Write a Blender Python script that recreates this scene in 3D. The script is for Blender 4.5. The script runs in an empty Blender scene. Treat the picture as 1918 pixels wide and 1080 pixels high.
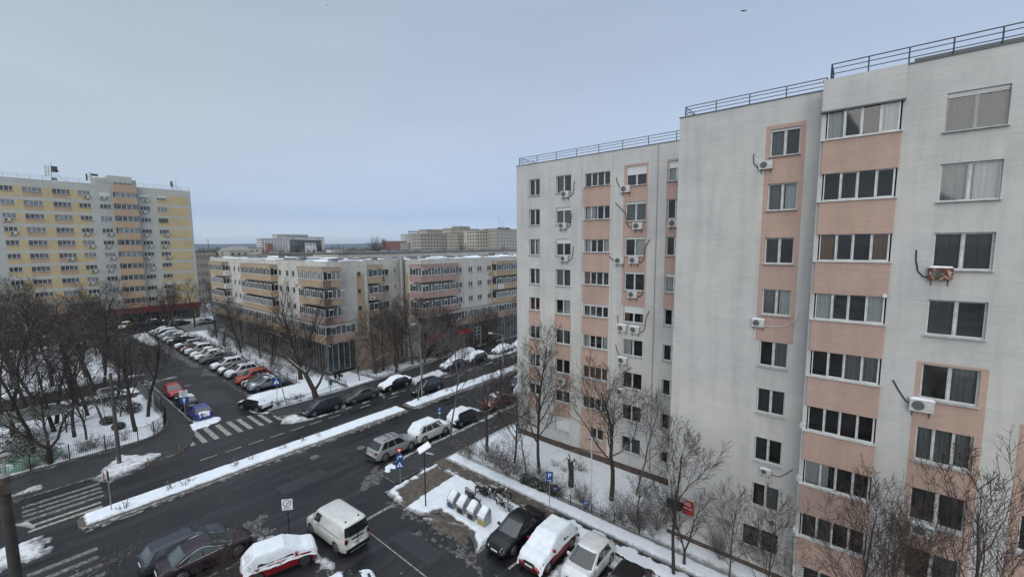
import bpy, math, random
import numpy as np
from mathutils import Matrix, Vector
random.seed(7)
C = bpy.context.scene.collection
R_ = random.Random
PI = math.pi
H = 19.28; HAZE = .00010; SUN = 1.3; EXPO = 0.22
# ------------------------------------------------------------------ camera model (fitted to the vanishing points)
CX, CY, FPX = 959.0, 540.0, 790.5
_y, _p, _r = math.radians(39.73), math.radians(5.767), math.radians(-0.364)
W = Vector((math.cos(_y)*math.cos(_p), math.sin(_y)*math.cos(_p), -math.sin(_p)))
_R = Vector((math.sin(_y), -math.cos(_y), 0)); _U = _R.cross(W)
RR = _R*math.cos(_r) + _U*math.sin(_r); UU = -_R*math.sin(_r) + _U*math.cos(_r)
def ray(px, py): return W*FPX + RR*(px-CX) - UU*(py-CY)
def onY(px, py, Y):
    d = ray(px, py); t = Y/d.y; return Vector((d.x*t, Y, H+d.z*t))
def onX(px, py, X):
    d = ray(px, py); t = X/d.x; return Vector((X, d.y*t, H+d.z*t))
# ------------------------------------------------------------------ helpers
class MB:
    def __init__(s): s.v = []; s.f = []; s.m = []; s.sm = []
    def add(s, vs, fs, mi=0, smooth=False):
        b = len(s.v); s.v.extend([tuple(p) for p in vs])
        for f in fs: s.f.append([b+i for i in f]); s.m.append(mi); s.sm.append(smooth)
    def box(s, x0, x1, y0, y1, z0, z1, mi=0):
        s.add([(x0,y0,z0),(x1,y0,z0),(x1,y1,z0),(x0,y1,z0),(x0,y0,z1),(x1,y0,z1),(x1,y1,z1),(x0,y1,z1)],
              [(0,3,2,1),(4,5,6,7),(0,1,5,4),(1,2,6,5),(2,3,7,6),(3,0,4,7)], mi)
    def quad(s, a, b, c, d, mi=0): s.add([a,b,c,d], [(0,1,2,3)], mi)
    def tube(s, pts, rad, n=6, mi=0, cap=True, smooth=True):
        pts = [Vector(p) for p in pts]
        if not hasattr(rad, '__len__'): rad = [rad]*len(pts)
        vs = []; up = None
        for i, p in enumerate(pts):
            d = (pts[min(i+1, len(pts)-1)] - pts[max(i-1, 0)])
            if d.length < 1e-9: d = Vector((0,0,1))
            d.normalize()
            if up is None: up = Vector((0,0,1)) if abs(d.z) < .9 else Vector((1,0,0))
            a = d.cross(up)
            if a.length < 1e-4: a = d.cross(Vector((0,1,0)))
            a.normalize(); b = a.cross(d); up = b
            for k in range(n):
                t = 2*PI*k/n; vs.append(p + (a*math.cos(t) + b*math.sin(t))*rad[i])
        fs = []
        for i in range(len(pts)-1):
            for k in range(n):
                k2 = (k+1) % n; fs.append((i*n+k, i*n+k2, (i+1)*n+k2, (i+1)*n+k))
        s.add(vs, fs, mi, smooth)
        if cap: s.add([vs[k] for k in range(n)], [tuple(range(n))[::-1]], mi); s.add(vs[-n:], [tuple(range(n))], mi)
    def cyl(s, x, y, z0, z1, r, n=10, mi=0, r1=None): s.tube([(x,y,z0),(x,y,z1)], [r, r if r1 is None else r1], n, mi)
    def prism(s, poly, z0, z1, mi=0):
        n = len(poly); vs = [(x,y,z0) for x,y in poly] + [(x,y,z1) for x,y in poly]
        s.add(vs, [tuple(range(n))[::-1], tuple(range(n,2*n))] + [(i,(i+1)%n,(i+1)%n+n,i+n) for i in range(n)], mi)
    def mesh(s, name, mats):
        me = bpy.data.meshes.new(name); me.from_pydata(s.v, [], s.f)
        for m in (mats if isinstance(mats, (list, tuple)) else [mats]): me.materials.append(m)
        me.polygons.foreach_set('material_index', s.m); me.polygons.foreach_set('use_smooth', s.sm); me.update(); return me
    def build(s, name, mats, parent=None, loc=(0,0,0), rz=0): return link(name, s.mesh(name, mats), parent, loc, rz)
def link(name, me, parent=None, loc=(0,0,0), rz=0):
    o = bpy.data.objects.new(name, me); C.objects.link(o); o.location = loc; o.rotation_euler = (0,0,rz)
    if parent: o.parent = parent
    return o
def tag(o, label=None, cat=None, group=None, kind=None):
    if label: o['label'] = label
    if cat: o['category'] = cat
    if group: o['group'] = group
    if kind: o['kind'] = kind
    return o
def thing(name, label, cat, loc=(0,0,0), rz=0, group=None):
    o = bpy.data.objects.new(name, None); C.objects.link(o); o.empty_display_size = .3
    o.location = loc; o.rotation_euler = (0,0,rz); return tag(o, label, cat, group)
def kids(o): return [c for c in bpy.data.objects if c.parent == o]
def copy_tree(o, loc, rz=0, label=None, scale=None):
    def rec(a, par):
        c = a.copy(); C.objects.link(c)
        if par: c.parent = par
        for ch in KIDS.get(a.name, []): rec(ch, c)
        return c
    KIDS = {}
    def coll(a):
        KIDS[a.name] = list(a.children)
        for ch in a.children: coll(ch)
    coll(o); c = rec(o, None); c.location = loc; c.rotation_euler = (0,0,rz)
    if scale: c.scale = scale
    if label: c['label'] = label
    return c
def vnoise(x, y, seed=0):
    x = np.asarray(x, float); y = np.asarray(y, float); xi = np.floor(x).astype(np.int64); yi = np.floor(y).astype(np.int64)
    xf = x-xi; yf = y-yi; xf = xf*xf*(3-2*xf); yf = yf*yf*(3-2*yf)
    def h(a, b):
        n = (a*374761393 + b*668265263 + seed*974634777) & 0xffffffff
        n = ((n ^ (n >> 13))*1274126177) & 0xffffffff; return ((n ^ (n >> 16)) & 0xffff)/65535.0
    return (h(xi,yi)*(1-xf)+h(xi+1,yi)*xf)*(1-yf) + (h(xi,yi+1)*(1-xf)+h(xi+1,yi+1)*xf)*yf
def fbm(x, y, seed=0, o=3):
    s = 0; a = .5
    for i in range(o): s = s + a*vnoise(x*2**i, y*2**i, seed+i); a *= .5
    return s/(1-.5**o)
def height_field(name, x0, x1, y0, y1, res, fn, mats, parent=None, loc=(0,0,0), rz=0):
    xs = np.arange(x0, x1+res*.5, res); ys = np.arange(y0, y1+res*.5, res)
    X, Y = np.meshgrid(xs, ys, indexing='ij'); out = fn(X, Y); Z, M = out[0], out[1]
    nx, ny = X.shape; idx = np.arange(nx*ny).reshape(nx, ny)
    cell = M[:-1,:-1] | M[1:,:-1] | M[1:,1:] | M[:-1,1:]
    a = idx[:-1,:-1][cell]; b = idx[1:,:-1][cell]; c = idx[1:,1:][cell]; d = idx[:-1,1:][cell]
    F = np.stack([a,b,c,d], 1); used = np.unique(F); remap = np.full(nx*ny, -1); remap[used] = np.arange(len(used))
    V = np.stack([X.ravel(), Y.ravel(), Z.ravel()], 1)[used]; F = remap[F]
    me = bpy.data.meshes.new(name); me.from_pydata(V.tolist(), [], F.tolist())
    for m in (mats if isinstance(mats, (list, tuple)) else [mats]): me.materials.append(m)
    me.polygons.foreach_set('use_smooth', [True]*len(F)); me.update()
    at = me.attributes.new('edge', 'FLOAT', 'POINT'); at.data.foreach_set('value', (out[2] if len(out) > 2 else np.full(X.shape, 2.0)).ravel()[used].astype(np.float32))
    return link(name, me, parent, loc, rz)
def sdist(poly, X, Y):                       # signed distance to a polygon, positive inside
    D = np.full(X.shape, 1e9); ins = np.zeros(X.shape, bool); n = len(poly)
    for i in range(n):
        ax, ay = poly[i]; bx, by = poly[(i+1) % n]; ex, ey = bx-ax, by-ay; L = ex*ex+ey*ey+1e-12
        t = np.clip(((X-ax)*ex+(Y-ay)*ey)/L, 0, 1); D = np.minimum(D, np.hypot(X-ax-t*ex, Y-ay-t*ey))
        c = ((ay > Y) != (by > Y)); xin = ax + (Y-ay)*ex/(ey if abs(ey) > 1e-12 else 1e-12); ins ^= c & (X < xin)
    return np.where(ins, D, -D)
_ns = [0]
def snow_bed(name, polys, base, h, mat, res=.2, edge=.35, ragged=.5, fine=2.2, seed=None, label=None, bump=.3):
    if seed is None: _ns[0] += 11; seed = _ns[0]
    px = [p[0] for q in polys for p in q]; py = [p[1] for q in polys for p in q]
    def fn(X, Y):
        S = np.full(X.shape, -1e9)
        for q in polys: S = np.maximum(S, sdist(q, X, Y))
        n1 = fbm(X*fine, Y*fine, seed, 4)-.5; n2 = fbm(X*.5, Y*.5, seed+5, 2)
        S2 = S + n1*ragged*2 - ragged*.15
        Z = base - .05 + (h+.05)*np.clip(S2/edge, -1, 1)*(1-bump+bump*2*n2) + n1*.05*np.clip(S2, 0, 1)
        return Z, (S2 > -edge*.3), S2
    o = height_field(name, min(px)-.6, max(px)+.6, min(py)-.6, max(py)+.6, res, fn, mat)
    return tag(o, kind='stuff', label=label)
# ------------------------------------------------------------------ materials
def nd(nt, t, **k):
    n = nt.nodes.new(t)
    for a, b in k.items():
        if a == 'ins':
            for i, v in b.items(): n.inputs[i].default_value = v
        else: setattr(n, a, b)
    return n
def rgba(c): return (c[0], c[1], c[2], 1)
def mat(name, col, rough=.8, metal=0, spec=.5, coat=0, col2=None, scale=4, stretch=(1,1,1), lo=.35, hi=.65, bump=0, bscale=30, emit=0, detail=5, rough2=None):
    m = bpy.data.materials.new(name); m.use_nodes = True; nt = m.node_tree; b = nt.nodes['Principled BSDF']
    b.inputs['Base Color'].default_value = rgba(col); b.inputs['Roughness'].default_value = rough; b.inputs['Metallic'].default_value = metal
    b.inputs['Specular IOR Level'].default_value = spec; b.inputs['Coat Weight'].default_value = coat; b.inputs['Coat Roughness'].default_value = .08
    tc = nd(nt, 'ShaderNodeTexCoord')
    if col2 is not None:
        mp = nd(nt, 'ShaderNodeMapping'); mp.inputs['Scale'].default_value = stretch
        no = nd(nt, 'ShaderNodeTexNoise', ins={'Scale': scale, 'Detail': detail, 'Roughness': .65})
        mr = nd(nt, 'ShaderNodeMapRange', ins={1: lo, 2: hi}); mr.clamp = True
        mx = nd(nt, 'ShaderNodeMix', data_type='RGBA'); mx.inputs[6].default_value = rgba(col); mx.inputs[7].default_value = rgba(col2)
        nt.links.new(tc.outputs['Object'], mp.inputs[0]); nt.links.new(mp.outputs[0], no.inputs['Vector']); nt.links.new(no.outputs[0], mr.inputs[0])
        nt.links.new(mr.outputs[0], mx.inputs[0]); nt.links.new(mx.outputs[2], b.inputs['Base Color'])
        if rough2 is not None:
            m2 = nd(nt, 'ShaderNodeMapRange', ins={3: rough, 4: rough2}); nt.links.new(mr.outputs[0], m2.inputs[0]); nt.links.new(m2.outputs[0], b.inputs['Roughness'])
    if bump:
        nb = nd(nt, 'ShaderNodeTexNoise', ins={'Scale': bscale, 'Detail': 4}); bp = nd(nt, 'ShaderNodeBump', ins={'Strength': bump, 'Distance': .02})
        nt.links.new(tc.outputs['Object'], nb.inputs['Vector']); nt.links.new(nb.outputs[0], bp.inputs['Height']); nt.links.new(bp.outputs[0], b.inputs['Normal'])
    if emit: b.inputs['Emission Color'].default_value = rgba(col); b.inputs['Emission Strength'].default_value = emit
    return m
def plaster(name, col, dirt, streak=.5):
    """stucco: fine coursing, blotches and rain streaks"""
    m = bpy.data.materials.new(name); m.use_nodes = True; nt = m.node_tree; b = nt.nodes['Principled BSDF']; L = nt.links.new
    b.inputs['Roughness'].default_value = .92; b.inputs['Specular IOR Level'].default_value = .2
    tc = nd(nt, 'ShaderNodeTexCoord'); out = None
    def noise(sc, st, lo, hi, det=5):
        mp = nd(nt, 'ShaderNodeMapping'); mp.inputs['Scale'].default_value = st
        no = nd(nt, 'ShaderNodeTexNoise', ins={'Scale': sc, 'Detail': det, 'Roughness': .6}); mr = nd(nt, 'ShaderNodeMapRange', ins={1: lo, 2: hi})
        L(tc.outputs['Object'], mp.inputs[0]); L(mp.outputs[0], no.inputs['Vector']); L(no.outputs[0], mr.inputs[0]); return mr.outputs[0]
    def mul(a, k):
        n = nd(nt, 'ShaderNodeMath', operation='MULTIPLY'); L(a, n.inputs[0]); n.inputs[1].default_value = k; return n.outputs[0]
    def addn(a, c):
        n = nd(nt, 'ShaderNodeMath', operation='ADD'); L(a, n.inputs[0]); L(c, n.inputs[1]); n.use_clamp = True; return n.outputs[0]
    big = noise(.35, (1,1,1), .42, .7); st = noise(1.6, (1,1,.10), .46, .74); co = noise(2.4, (.35,.35,5), .4, .75); sp = noise(9, (1,1,1), .45, .8)
    f = addn(addn(mul(big, .4), mul(st, streak)), addn(mul(co, .3), mul(sp, .25)))
    mx = nd(nt, 'ShaderNodeMix', data_type='RGBA'); mx.inputs[6].default_value = rgba(col); mx.inputs[7].default_value = rgba(dirt)
    L(f, mx.inputs[0])
    sp_ = nd(nt, 'ShaderNodeSeparateXYZ'); cb_ = nd(nt, 'ShaderNodeCombineXYZ'); L(tc.outputs['Object'], sp_.inputs[0]); L(sp_.outputs[0], cb_.inputs[0]); L(sp_.outputs[2], cb_.inputs[1])
    br = nd(nt, 'ShaderNodeTexBrick', ins={'Scale': 1, 'Mortar Size': .012, 'Brick Width': 1.0, 'Row Height': .5, 'Mortar Smooth': .6}); L(cb_.outputs[0], br.inputs['Vector'])
    br.inputs['Color1'].default_value = (1,1,1,1); br.inputs['Color2'].default_value = (.96,.96,.965,1); br.inputs['Mortar'].default_value = (.93,.93,.935,1)
    b2 = nd(nt, 'ShaderNodeTexBrick', ins={'Scale': 1, 'Mortar Size': .02, 'Brick Width': 5.2, 'Row Height': 2.8, 'Mortar Smooth': 1}); L(cb_.outputs[0], b2.inputs['Vector'])
    b2.inputs['Color1'].default_value = (1,1,.985,1); b2.inputs['Color2'].default_value = (.93,.935,.96,1); b2.inputs['Mortar'].default_value = (.9,.9,.9,1)
    m1_ = nd(nt, 'ShaderNodeMix', data_type='RGBA', blend_type='MULTIPLY'); m1_.inputs[0].default_value = 1; L(mx.outputs[2], m1_.inputs[6]); L(br.outputs[0], m1_.inputs[7])
    m2_ = nd(nt, 'ShaderNodeMix', data_type='RGBA', blend_type='MULTIPLY'); m2_.inputs[0].default_value = 1; L(m1_.outputs[2], m2_.inputs[6]); L(b2.outputs[0], m2_.inputs[7]); L(m2_.outputs[2], b.inputs['Base Color'])
    nb = nd(nt, 'ShaderNodeTexNoise', ins={'Scale': 40, 'Detail': 3}); bp = nd(nt, 'ShaderNodeBump', ins={'Strength': .35, 'Distance': .02})
    L(tc.outputs['Object'], nb.inputs['Vector']); L(nb.outputs[0], bp.inputs['Height']); L(bp.outputs[0], b.inputs['Normal'])
    return m
def dirty_edge(m, reach=.28, col=(.085,.08,.075)):
    nt = m.node_tree; b = nt.nodes['Principled BSDF']; L = nt.links.new; src = b.inputs['Base Color'].links[0].from_socket
    at = nd(nt, 'ShaderNodeAttribute', attribute_name='edge'); no = nd(nt, 'ShaderNodeTexNoise', ins={'Scale': 5, 'Detail': 6}); tc = nd(nt, 'ShaderNodeTexCoord'); L(tc.outputs['Object'], no.inputs['Vector'])
    ma = nd(nt, 'ShaderNodeMath', operation='MULTIPLY_ADD', ins={1: -reach*2.4}); L(no.outputs[0], ma.inputs[0]); L(at.outputs['Fac'], ma.inputs[2])
    mr = nd(nt, 'ShaderNodeMapRange', ins={1: -reach*1.2, 2: reach*.5, 3: 1, 4: 0}); L(ma.outputs[0], mr.inputs[0])
    mx = nd(nt, 'ShaderNodeMix', data_type='RGBA'); mx.inputs[7].default_value = rgba(col); L(src, mx.inputs[6]); L(mr.outputs[0], mx.inputs[0]); L(mx.outputs[2], b.inputs['Base Color']); return m
M = {}
M['wall_w'] = plaster('white_plaster', (.555,.545,.52), (.37,.365,.355), .42)
M['wall_p'] = plaster('pink_plaster', (.475,.34,.28), (.335,.24,.20), .4)
M['mid_w'] = plaster('cream_plaster', (.57,.55,.50), (.37,.36,.335), .5)
M['mid_o'] = plaster('ochre_plaster', (.44,.335,.23), (.29,.225,.165), .4)
M['mid_p'] = plaster('rose_plaster', (.40,.29,.25), (.26,.19,.165), .4)
M['yel_g'] = plaster('grey_green_plaster', (.47,.475,.44), (.38,.385,.36), .3)
M['yel_y'] = plaster('yellow_plaster', (.53,.425,.25), (.43,.345,.21), .3)
M['yel_o'] = plaster('orange_plaster', (.46,.34,.235), (.37,.275,.195), .3)
M['plinth'] = mat('plinth_brown', (.10,.07,.055), .9, col2=(.05,.04,.035), scale=2)
M['concrete'] = mat('concrete', (.24,.235,.22), .9, col2=(.14,.135,.13), scale=1.5, bump=.3)
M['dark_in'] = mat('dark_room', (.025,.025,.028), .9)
M['white_pvc'] = mat('white_pvc', (.60,.61,.61), .4, col2=(.40,.40,.39), scale=3)
M['brown_frame'] = mat('brown_frame', (.16,.09,.05), .5)
M['grey_frame'] = mat('grey_frame', (.30,.31,.31), .5)
M['sill'] = mat('sill_metal', (.50,.51,.51), .5, col2=(.3,.3,.3), scale=5)
M['railing'] = mat('railing_paint', (.05,.055,.065), .5)
M['roof_cap'] = mat('roof_cap', (.09,.10,.10), .5)
M['black'] = mat('black_plastic', (.012,.012,.013), .5)
M['rubber'] = mat('tyre_rubber', (.014,.014,.015), .85, col2=(.05,.047,.043), scale=9)
M['rim'] = mat('wheel_rim', (.42,.43,.44), .3, .8)
M['rim_dark'] = mat('wheel_rim_dark', (.16,.16,.17), .35, .7)
M['chrome'] = mat('chrome_trim', (.7,.7,.7), .15, 1)
M['car_glass'] = mat('car_glass', (.012,.016,.018), .06, spec=.8, coat=.5)
M['car_glass_l'] = mat('car_glass_green', (.05,.07,.068), .08, spec=.8, coat=.5)
M['headlight'] = mat('headlight_glass', (.55,.57,.58), .12, spec=.8, coat=1)
M['taillight'] = mat('taillight_red', (.13,.008,.008), .2, coat=1)
M['plate'] = mat('number_plate_white', (.6,.6,.58), .5)
M['snow'] = mat('snow', (.74,.77,.80), .75, spec=.3, col2=(.62,.66,.71), scale=2.2, bump=.35, bscale=7)
M['snow_dirty'] = mat('snow_trodden', (.62,.64,.66), .85, spec=.2, col2=(.20,.185,.165), scale=2.6, lo=.44, hi=.70, bump=.6, bscale=9, detail=8)
M['snow_grass'] = mat('snow_over_grass', (.70,.73,.76), .85, spec=.2, col2=(.10,.09,.065), scale=5.5, lo=.60, hi=.72, bump=.5, bscale=9, detail=9)
dirty_edge(M['snow'], .12, (.20,.19,.18)); dirty_edge(M['snow_dirty'], .32); dirty_edge(M['snow_grass'], .25, (.10,.09,.07))
M['slush'] = mat('brown_slush', (.135,.125,.11), .6, col2=(.022,.021,.022), scale=3.4, stretch=(2.2,1,1), lo=.42, hi=.56, bump=.8, bscale=12, detail=9)
M['mud'] = mat('frozen_mud', (.052,.042,.034), .9, col2=(.115,.098,.082), scale=2.5, bump=.6, bscale=10, detail=8)
M['kerb'] = mat('kerb_stone', (.14,.135,.13), .8, col2=(.40,.40,.40), scale=3, lo=.5, hi=.62)
M['paint'] = mat('road_paint', (.34,.325,.27), .7, col2=(.07,.07,.068), scale=5, lo=.42, hi=.64, detail=8)
M['paint_faint'] = mat('worn_road_paint', (.19,.185,.165), .7, col2=(.04,.04,.04), scale=4, lo=.42, hi=.6, detail=8)
M['bark'] = mat('bark_dark', (.048,.038,.031), .95, col2=(.026,.021,.018), scale=9, stretch=(1,1,.3), bump=.6)
M['bark_brown'] = mat('bark_brown', (.082,.058,.047), .95, col2=(.045,.032,.027), scale=9)
M['bark_grey'] = mat('bark_grey', (.13,.12,.11), .95, col2=(.07,.063,.057), scale=6, stretch=(1,1,.3))
M['evergreen'] = mat('evergreen_leaf', (.022,.032,.022), .9)
M['blue_sign'] = mat('sign_blue', (.012,.055,.20), .4)
M['red_sign'] = mat('sign_red', (.30,.02,.018), .4)
M['white_sign'] = mat('sign_white', (.72,.73,.74), .45)
M['sign_black'] = mat('sign_black', (.015,.015,.016), .5)
M['steel'] = mat('galvanised_steel', (.32,.33,.34), .4, .5)
M['pole_black'] = mat('black_steel', (.012,.012,.014), .45)
M['ac_w'] = mat('ac_casing', (.55,.555,.54), .5, col2=(.42,.42,.40), scale=4)
M['ac_rust'] = mat('ac_rusty_casing', (.12,.035,.018), .85, col2=(.40,.34,.27), scale=6, lo=.5, hi=.58)
M['ac_fan'] = mat('ac_fan_grille', (.055,.06,.062), .5)
M['cable'] = mat('cable_black', (.02,.02,.02), .7)
M['cable_w'] = mat('cable_white', (.5,.5,.48), .6)
M['curt_w'] = mat('curtain_white', (.45,.47,.48), .9)
M['curt_g'] = mat('curtain_grey', (.15,.165,.17), .9)
M['curt_b'] = mat('curtain_brown', (.20,.12,.075), .9)
M['curt_r'] = mat('curtain_red', (.16,.02,.02), .9)
M['curt_d'] = mat('curtain_dark', (.045,.052,.056), .9)
M['shutter'] = mat('roller_shutter', (.58,.59,.59), .6)
M['glass_far'] = mat('window_glass_dark', (.035,.042,.048), .12, spec=.7, col2=(.10,.115,.125), scale=.45, lo=.45, hi=.55)
M['glass_curt'] = mat('window_glass_curtained', (.26,.28,.29), .25, spec=.5, col2=(.12,.13,.14), scale=1.2)  # opaque pane, paler tone stands for curtains behind the glass
M['glass_teal'] = mat('shop_glass', (.022,.034,.037), .12, spec=.7)
def glass_mat():
    m = bpy.data.materials.new('window_glass'); m.use_nodes = True; nt = m.node_tree; nt.nodes.clear(); L = nt.links.new
    o = nd(nt, 'ShaderNodeOutputMaterial'); mx = nd(nt, 'ShaderNodeMixShader'); t = nd(nt, 'ShaderNodeBsdfTransparent', ins={0: (.86,.89,.89,1)})
    g = nd(nt, 'ShaderNodeBsdfGlossy', ins={'Roughness': .03}); fr = nd(nt, 'ShaderNodeFresnel', ins={'IOR': 1.5}); ad = nd(nt, 'ShaderNodeMath', operation='ADD', ins={1: .035})
    L(fr.outputs[0], ad.inputs[0]); L(ad.outputs[0], mx.inputs[0]); L(t.outputs[0], mx.inputs[1]); L(g.outputs[0], mx.inputs[2]); L(mx.outputs[0], o.inputs[0]); return m
M['glass'] = glass_mat()
def asphalt():
    m = bpy.data.materials.new('wet_asphalt'); m.use_nodes = True; nt = m.node_tree; b = nt.nodes['Principled BSDF']; L = nt.links.new
    tc = nd(nt, 'ShaderNodeTexCoord')
    def noise(sc, st, lo, hi, det=6):
        mp = nd(nt, 'ShaderNodeMapping'); mp.inputs['Scale'].default_value = st
        no = nd(nt, 'ShaderNodeTexNoise', ins={'Scale': sc, 'Detail': det, 'Roughness': .62}); mr = nd(nt, 'ShaderNodeMapRange', ins={1: lo, 2: hi})
        L(tc.outputs['Object'], mp.inputs[0]); L(mp.outputs[0], no.inputs['Vector']); L(no.outputs[0], mr.inputs[0]); return mr.outputs[0]
    def mix(f, a, c):
        mx = nd(nt, 'ShaderNodeMix', data_type='RGBA'); L(f, mx.inputs[0])
        for i, v in ((6, a), (7, c)):
            if isinstance(v, tuple): mx.inputs[i].default_value = rgba(v)
            else: L(v, mx.inputs[i])
        return mx.outputs[2]
    wet = noise(.12, (1,1.8,1), .38, .66, 8); tr = noise(1.1, (.06,1,1), .48, .68); grit = noise(22, (1,1,1), .35, .75, 3); pat = noise(.35, (1,1,1), .60, .68, 9)
    c = mix(wet, (.006,.0065,.0085), (.021,.0205,.0225)); tq = nd(nt, 'ShaderNodeMath', operation='MULTIPLY', ins={1: .75}); L(tr, tq.inputs[0]); c = mix(tq.outputs[0], c, (.040,.039,.042)); 
    g2 = nd(nt, 'ShaderNodeMath', operation='MULTIPLY', ins={1: .35}); L(grit, g2.inputs[0]); c = mix(g2.outputs[0], c, (.030,.029,.030))
    p2 = nd(nt, 'ShaderNodeMath', operation='MULTIPLY', ins={1: .6}); L(pat, p2.inputs[0]); c = mix(p2.outputs[0], c, (.048,.044,.040))
    L(c, b.inputs['Base Color'])
    r = nd(nt, 'ShaderNodeMapRange', ins={3: .24, 4: .72}); L(wet, r.inputs[0]); L(r.outputs[0], b.inputs['Roughness']); b.inputs['Specular IOR Level'].default_value = .28
    nb = nd(nt, 'ShaderNodeTexNoise', ins={'Scale': 35, 'Detail': 3}); bp = nd(nt, 'ShaderNodeBump', ins={'Strength': .3, 'Distance': .02})
    L(tc.outputs['Object'], nb.inputs['Vector']); L(nb.outputs[0], bp.inputs['Height']); L(bp.outputs[0], b.inputs['Normal']); return m
M['asphalt'] = asphalt()
M['pavement'] = mat('dark_pavement', (.014,.014,.0165), .7, col2=(.032,.031,.032), scale=.8, bump=.3, detail=8)
M['ground'] = mat('city_ground', (.16,.16,.16), .95, col2=(.5,.52,.54), scale=.03, lo=.42, hi=.6, detail=9)
_paint = {}
def carpaint(col, name='car_paint'):
    k = tuple(round(c, 3) for c in col)
    if k not in _paint: _paint[k] = mat(name, col, .34, .2, spec=.4, coat=(.45 if sum(col) > .2 else .18), col2=tuple(c*.8+.004 for c in col), scale=2.5, lo=.4, hi=.75)
    return _paint[k]
# ------------------------------------------------------------------ facades
# a facade is built in its own frame: x runs right as seen from outside, y inwards, z up
def facade(name, x0, x1, z0, z1, openings, paints, mats, parent, loc, rz, reveal=.2, room=.9, side=True):
    """wall mesh with real openings, reveals and a dark room behind each; paints = [(x0,x1,z0,z1,slot)]"""
    xs = {x0, x1}; zs = {z0, z1}
    for r in list(openings) + [p[:4] for p in paints]:
        xs |= {max(x0, min(x1, r[0])), max(x0, min(x1, r[1]))}; zs |= {max(z0, min(z1, r[2])), max(z0, min(z1, r[3]))}
    xs = sorted(xs); zs = sorted(zs); mb = MB()
    for i in range(len(xs)-1):
        if xs[i+1]-xs[i] < 1e-5: continue
        cx = (xs[i]+xs[i+1])/2
        for j in range(len(zs)-1):
            cz = (zs[j]+zs[j+1])/2
            if any(r[0] < cx < r[1] and r[2] < cz < r[3] for r in openings): continue
            sl = 0
            for p in paints:
                if p[0] < cx < p[1] and p[2] < cz < p[3]: sl = p[4]
            mb.quad((xs[i],0,zs[j]), (xs[i+1],0,zs[j]), (xs[i+1],0,zs[j+1]), (xs[i],0,zs[j+1]), sl)
    nd_ = len(mats)
    for a, b, c, d in openings:
        e = reveal
        for q in (((a,0,c),(b,0,c),(b,e,c),(a,e,c)), ((a,0,d),(a,e,d),(b,e,d),(b,0,d)), ((a,0,c),(a,e,c),(a,e,d),(a,0,d)), ((b,0,c),(b,0,d),(b,e,d),(b,e,c))): mb.quad(*q, 0)
        f = e+room; 
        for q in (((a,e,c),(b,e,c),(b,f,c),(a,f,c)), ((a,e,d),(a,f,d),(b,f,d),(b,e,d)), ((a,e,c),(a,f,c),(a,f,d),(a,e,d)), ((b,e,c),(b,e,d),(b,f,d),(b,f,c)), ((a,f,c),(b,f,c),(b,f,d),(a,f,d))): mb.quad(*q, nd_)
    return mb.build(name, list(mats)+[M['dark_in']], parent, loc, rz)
_wm = {}
def cached(key, fn):
    if key not in _wm: _wm[key] = fn()
    return _wm[key]
def frame_mesh(w, h, n, fm, t=.042, dp=.07, splits=None, tilt=None):
    def mk():
        mb = MB(); mb.box(0, w, 0, dp, 0, t); mb.box(0, w, 0, dp, h-t, h); mb.box(0, t, 0, dp, t, h-t); mb.box(w-t, w, 0, dp, t, h-t)
        for k in range(1, n):
            x = w*k/n if not splits else splits[k-1]; mb.box(x-t*.8, x+t*.8, -.006, dp-.004, t, h-t)
        if n > 1:                                    # opening sashes
            for k in range(n):
                if k % 2 == (n % 3 == 0) and n > 2: continue
                a = w*k/n+t; b = w*(k+1)/n-t; s = t*.55
                mb.box(a, b, .008, .05, t, t+s); mb.box(a, b, .008, .05, h-t-s, h-t); mb.box(a, a+s, .008, .05, t+s, h-t-s); mb.box(b-s, b, .008, .05, t+s, h-t-s)
        return mb.mesh('window', M[fm])
    return cached(('fr', round(w,2), round(h,2), n, fm, t), mk)
def pane_mesh(w, h, gm):
    def mk():
        mb = MB(); mb.quad((.04,.03,.04),(w-.04,.03,.04),(w-.04,.03,h-.04),(.04,.03,h-.04)); return mb.mesh('pane', M[gm])
    return cached(('pa', round(w,2), round(h,2), gm), mk)
def curtain_mesh(w, h, a, b, cm, seed, flat=False):
    def mk():
        mb = MB(); x0 = w*a+.05; x1 = w*b-.05; n = max(4, int((x1-x0)/.035)) if not flat else 1; r = R_(seed); ph = r.random()*6
        for i in range(n):
            u0 = x0+(x1-x0)*i/n; u1 = x0+(x1-x0)*(i+1)/n
            y0 = .17+(0 if flat else .022*math.sin(u0*38+ph)+.012*math.sin(u0*17)); y1 = .17+(0 if flat else .022*math.sin(u1*38+ph)+.012*math.sin(u1*17))
            mb.add([(u0,y0,.04),(u1,y1,.04),(u1,y1,h-.04),(u0,y0,h-.04)], [(0,1,2,3)], 0, True)
        return mb.mesh('curtain', M[cm])
    return cached(('cu', round(w,2), round(h,2), round(a,2), round(b,2), cm, seed % 4, flat), mk)
def sill_mesh(w, d=.14, m='sill'):
    def mk():
        mb = MB(); mb.box(-.06, w+.06, -d, .06, -.035, 0); return mb.mesh('sill', M[m])
    return cached(('si', round(w,2), d, m), mk)
wr = R_(5)
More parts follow.
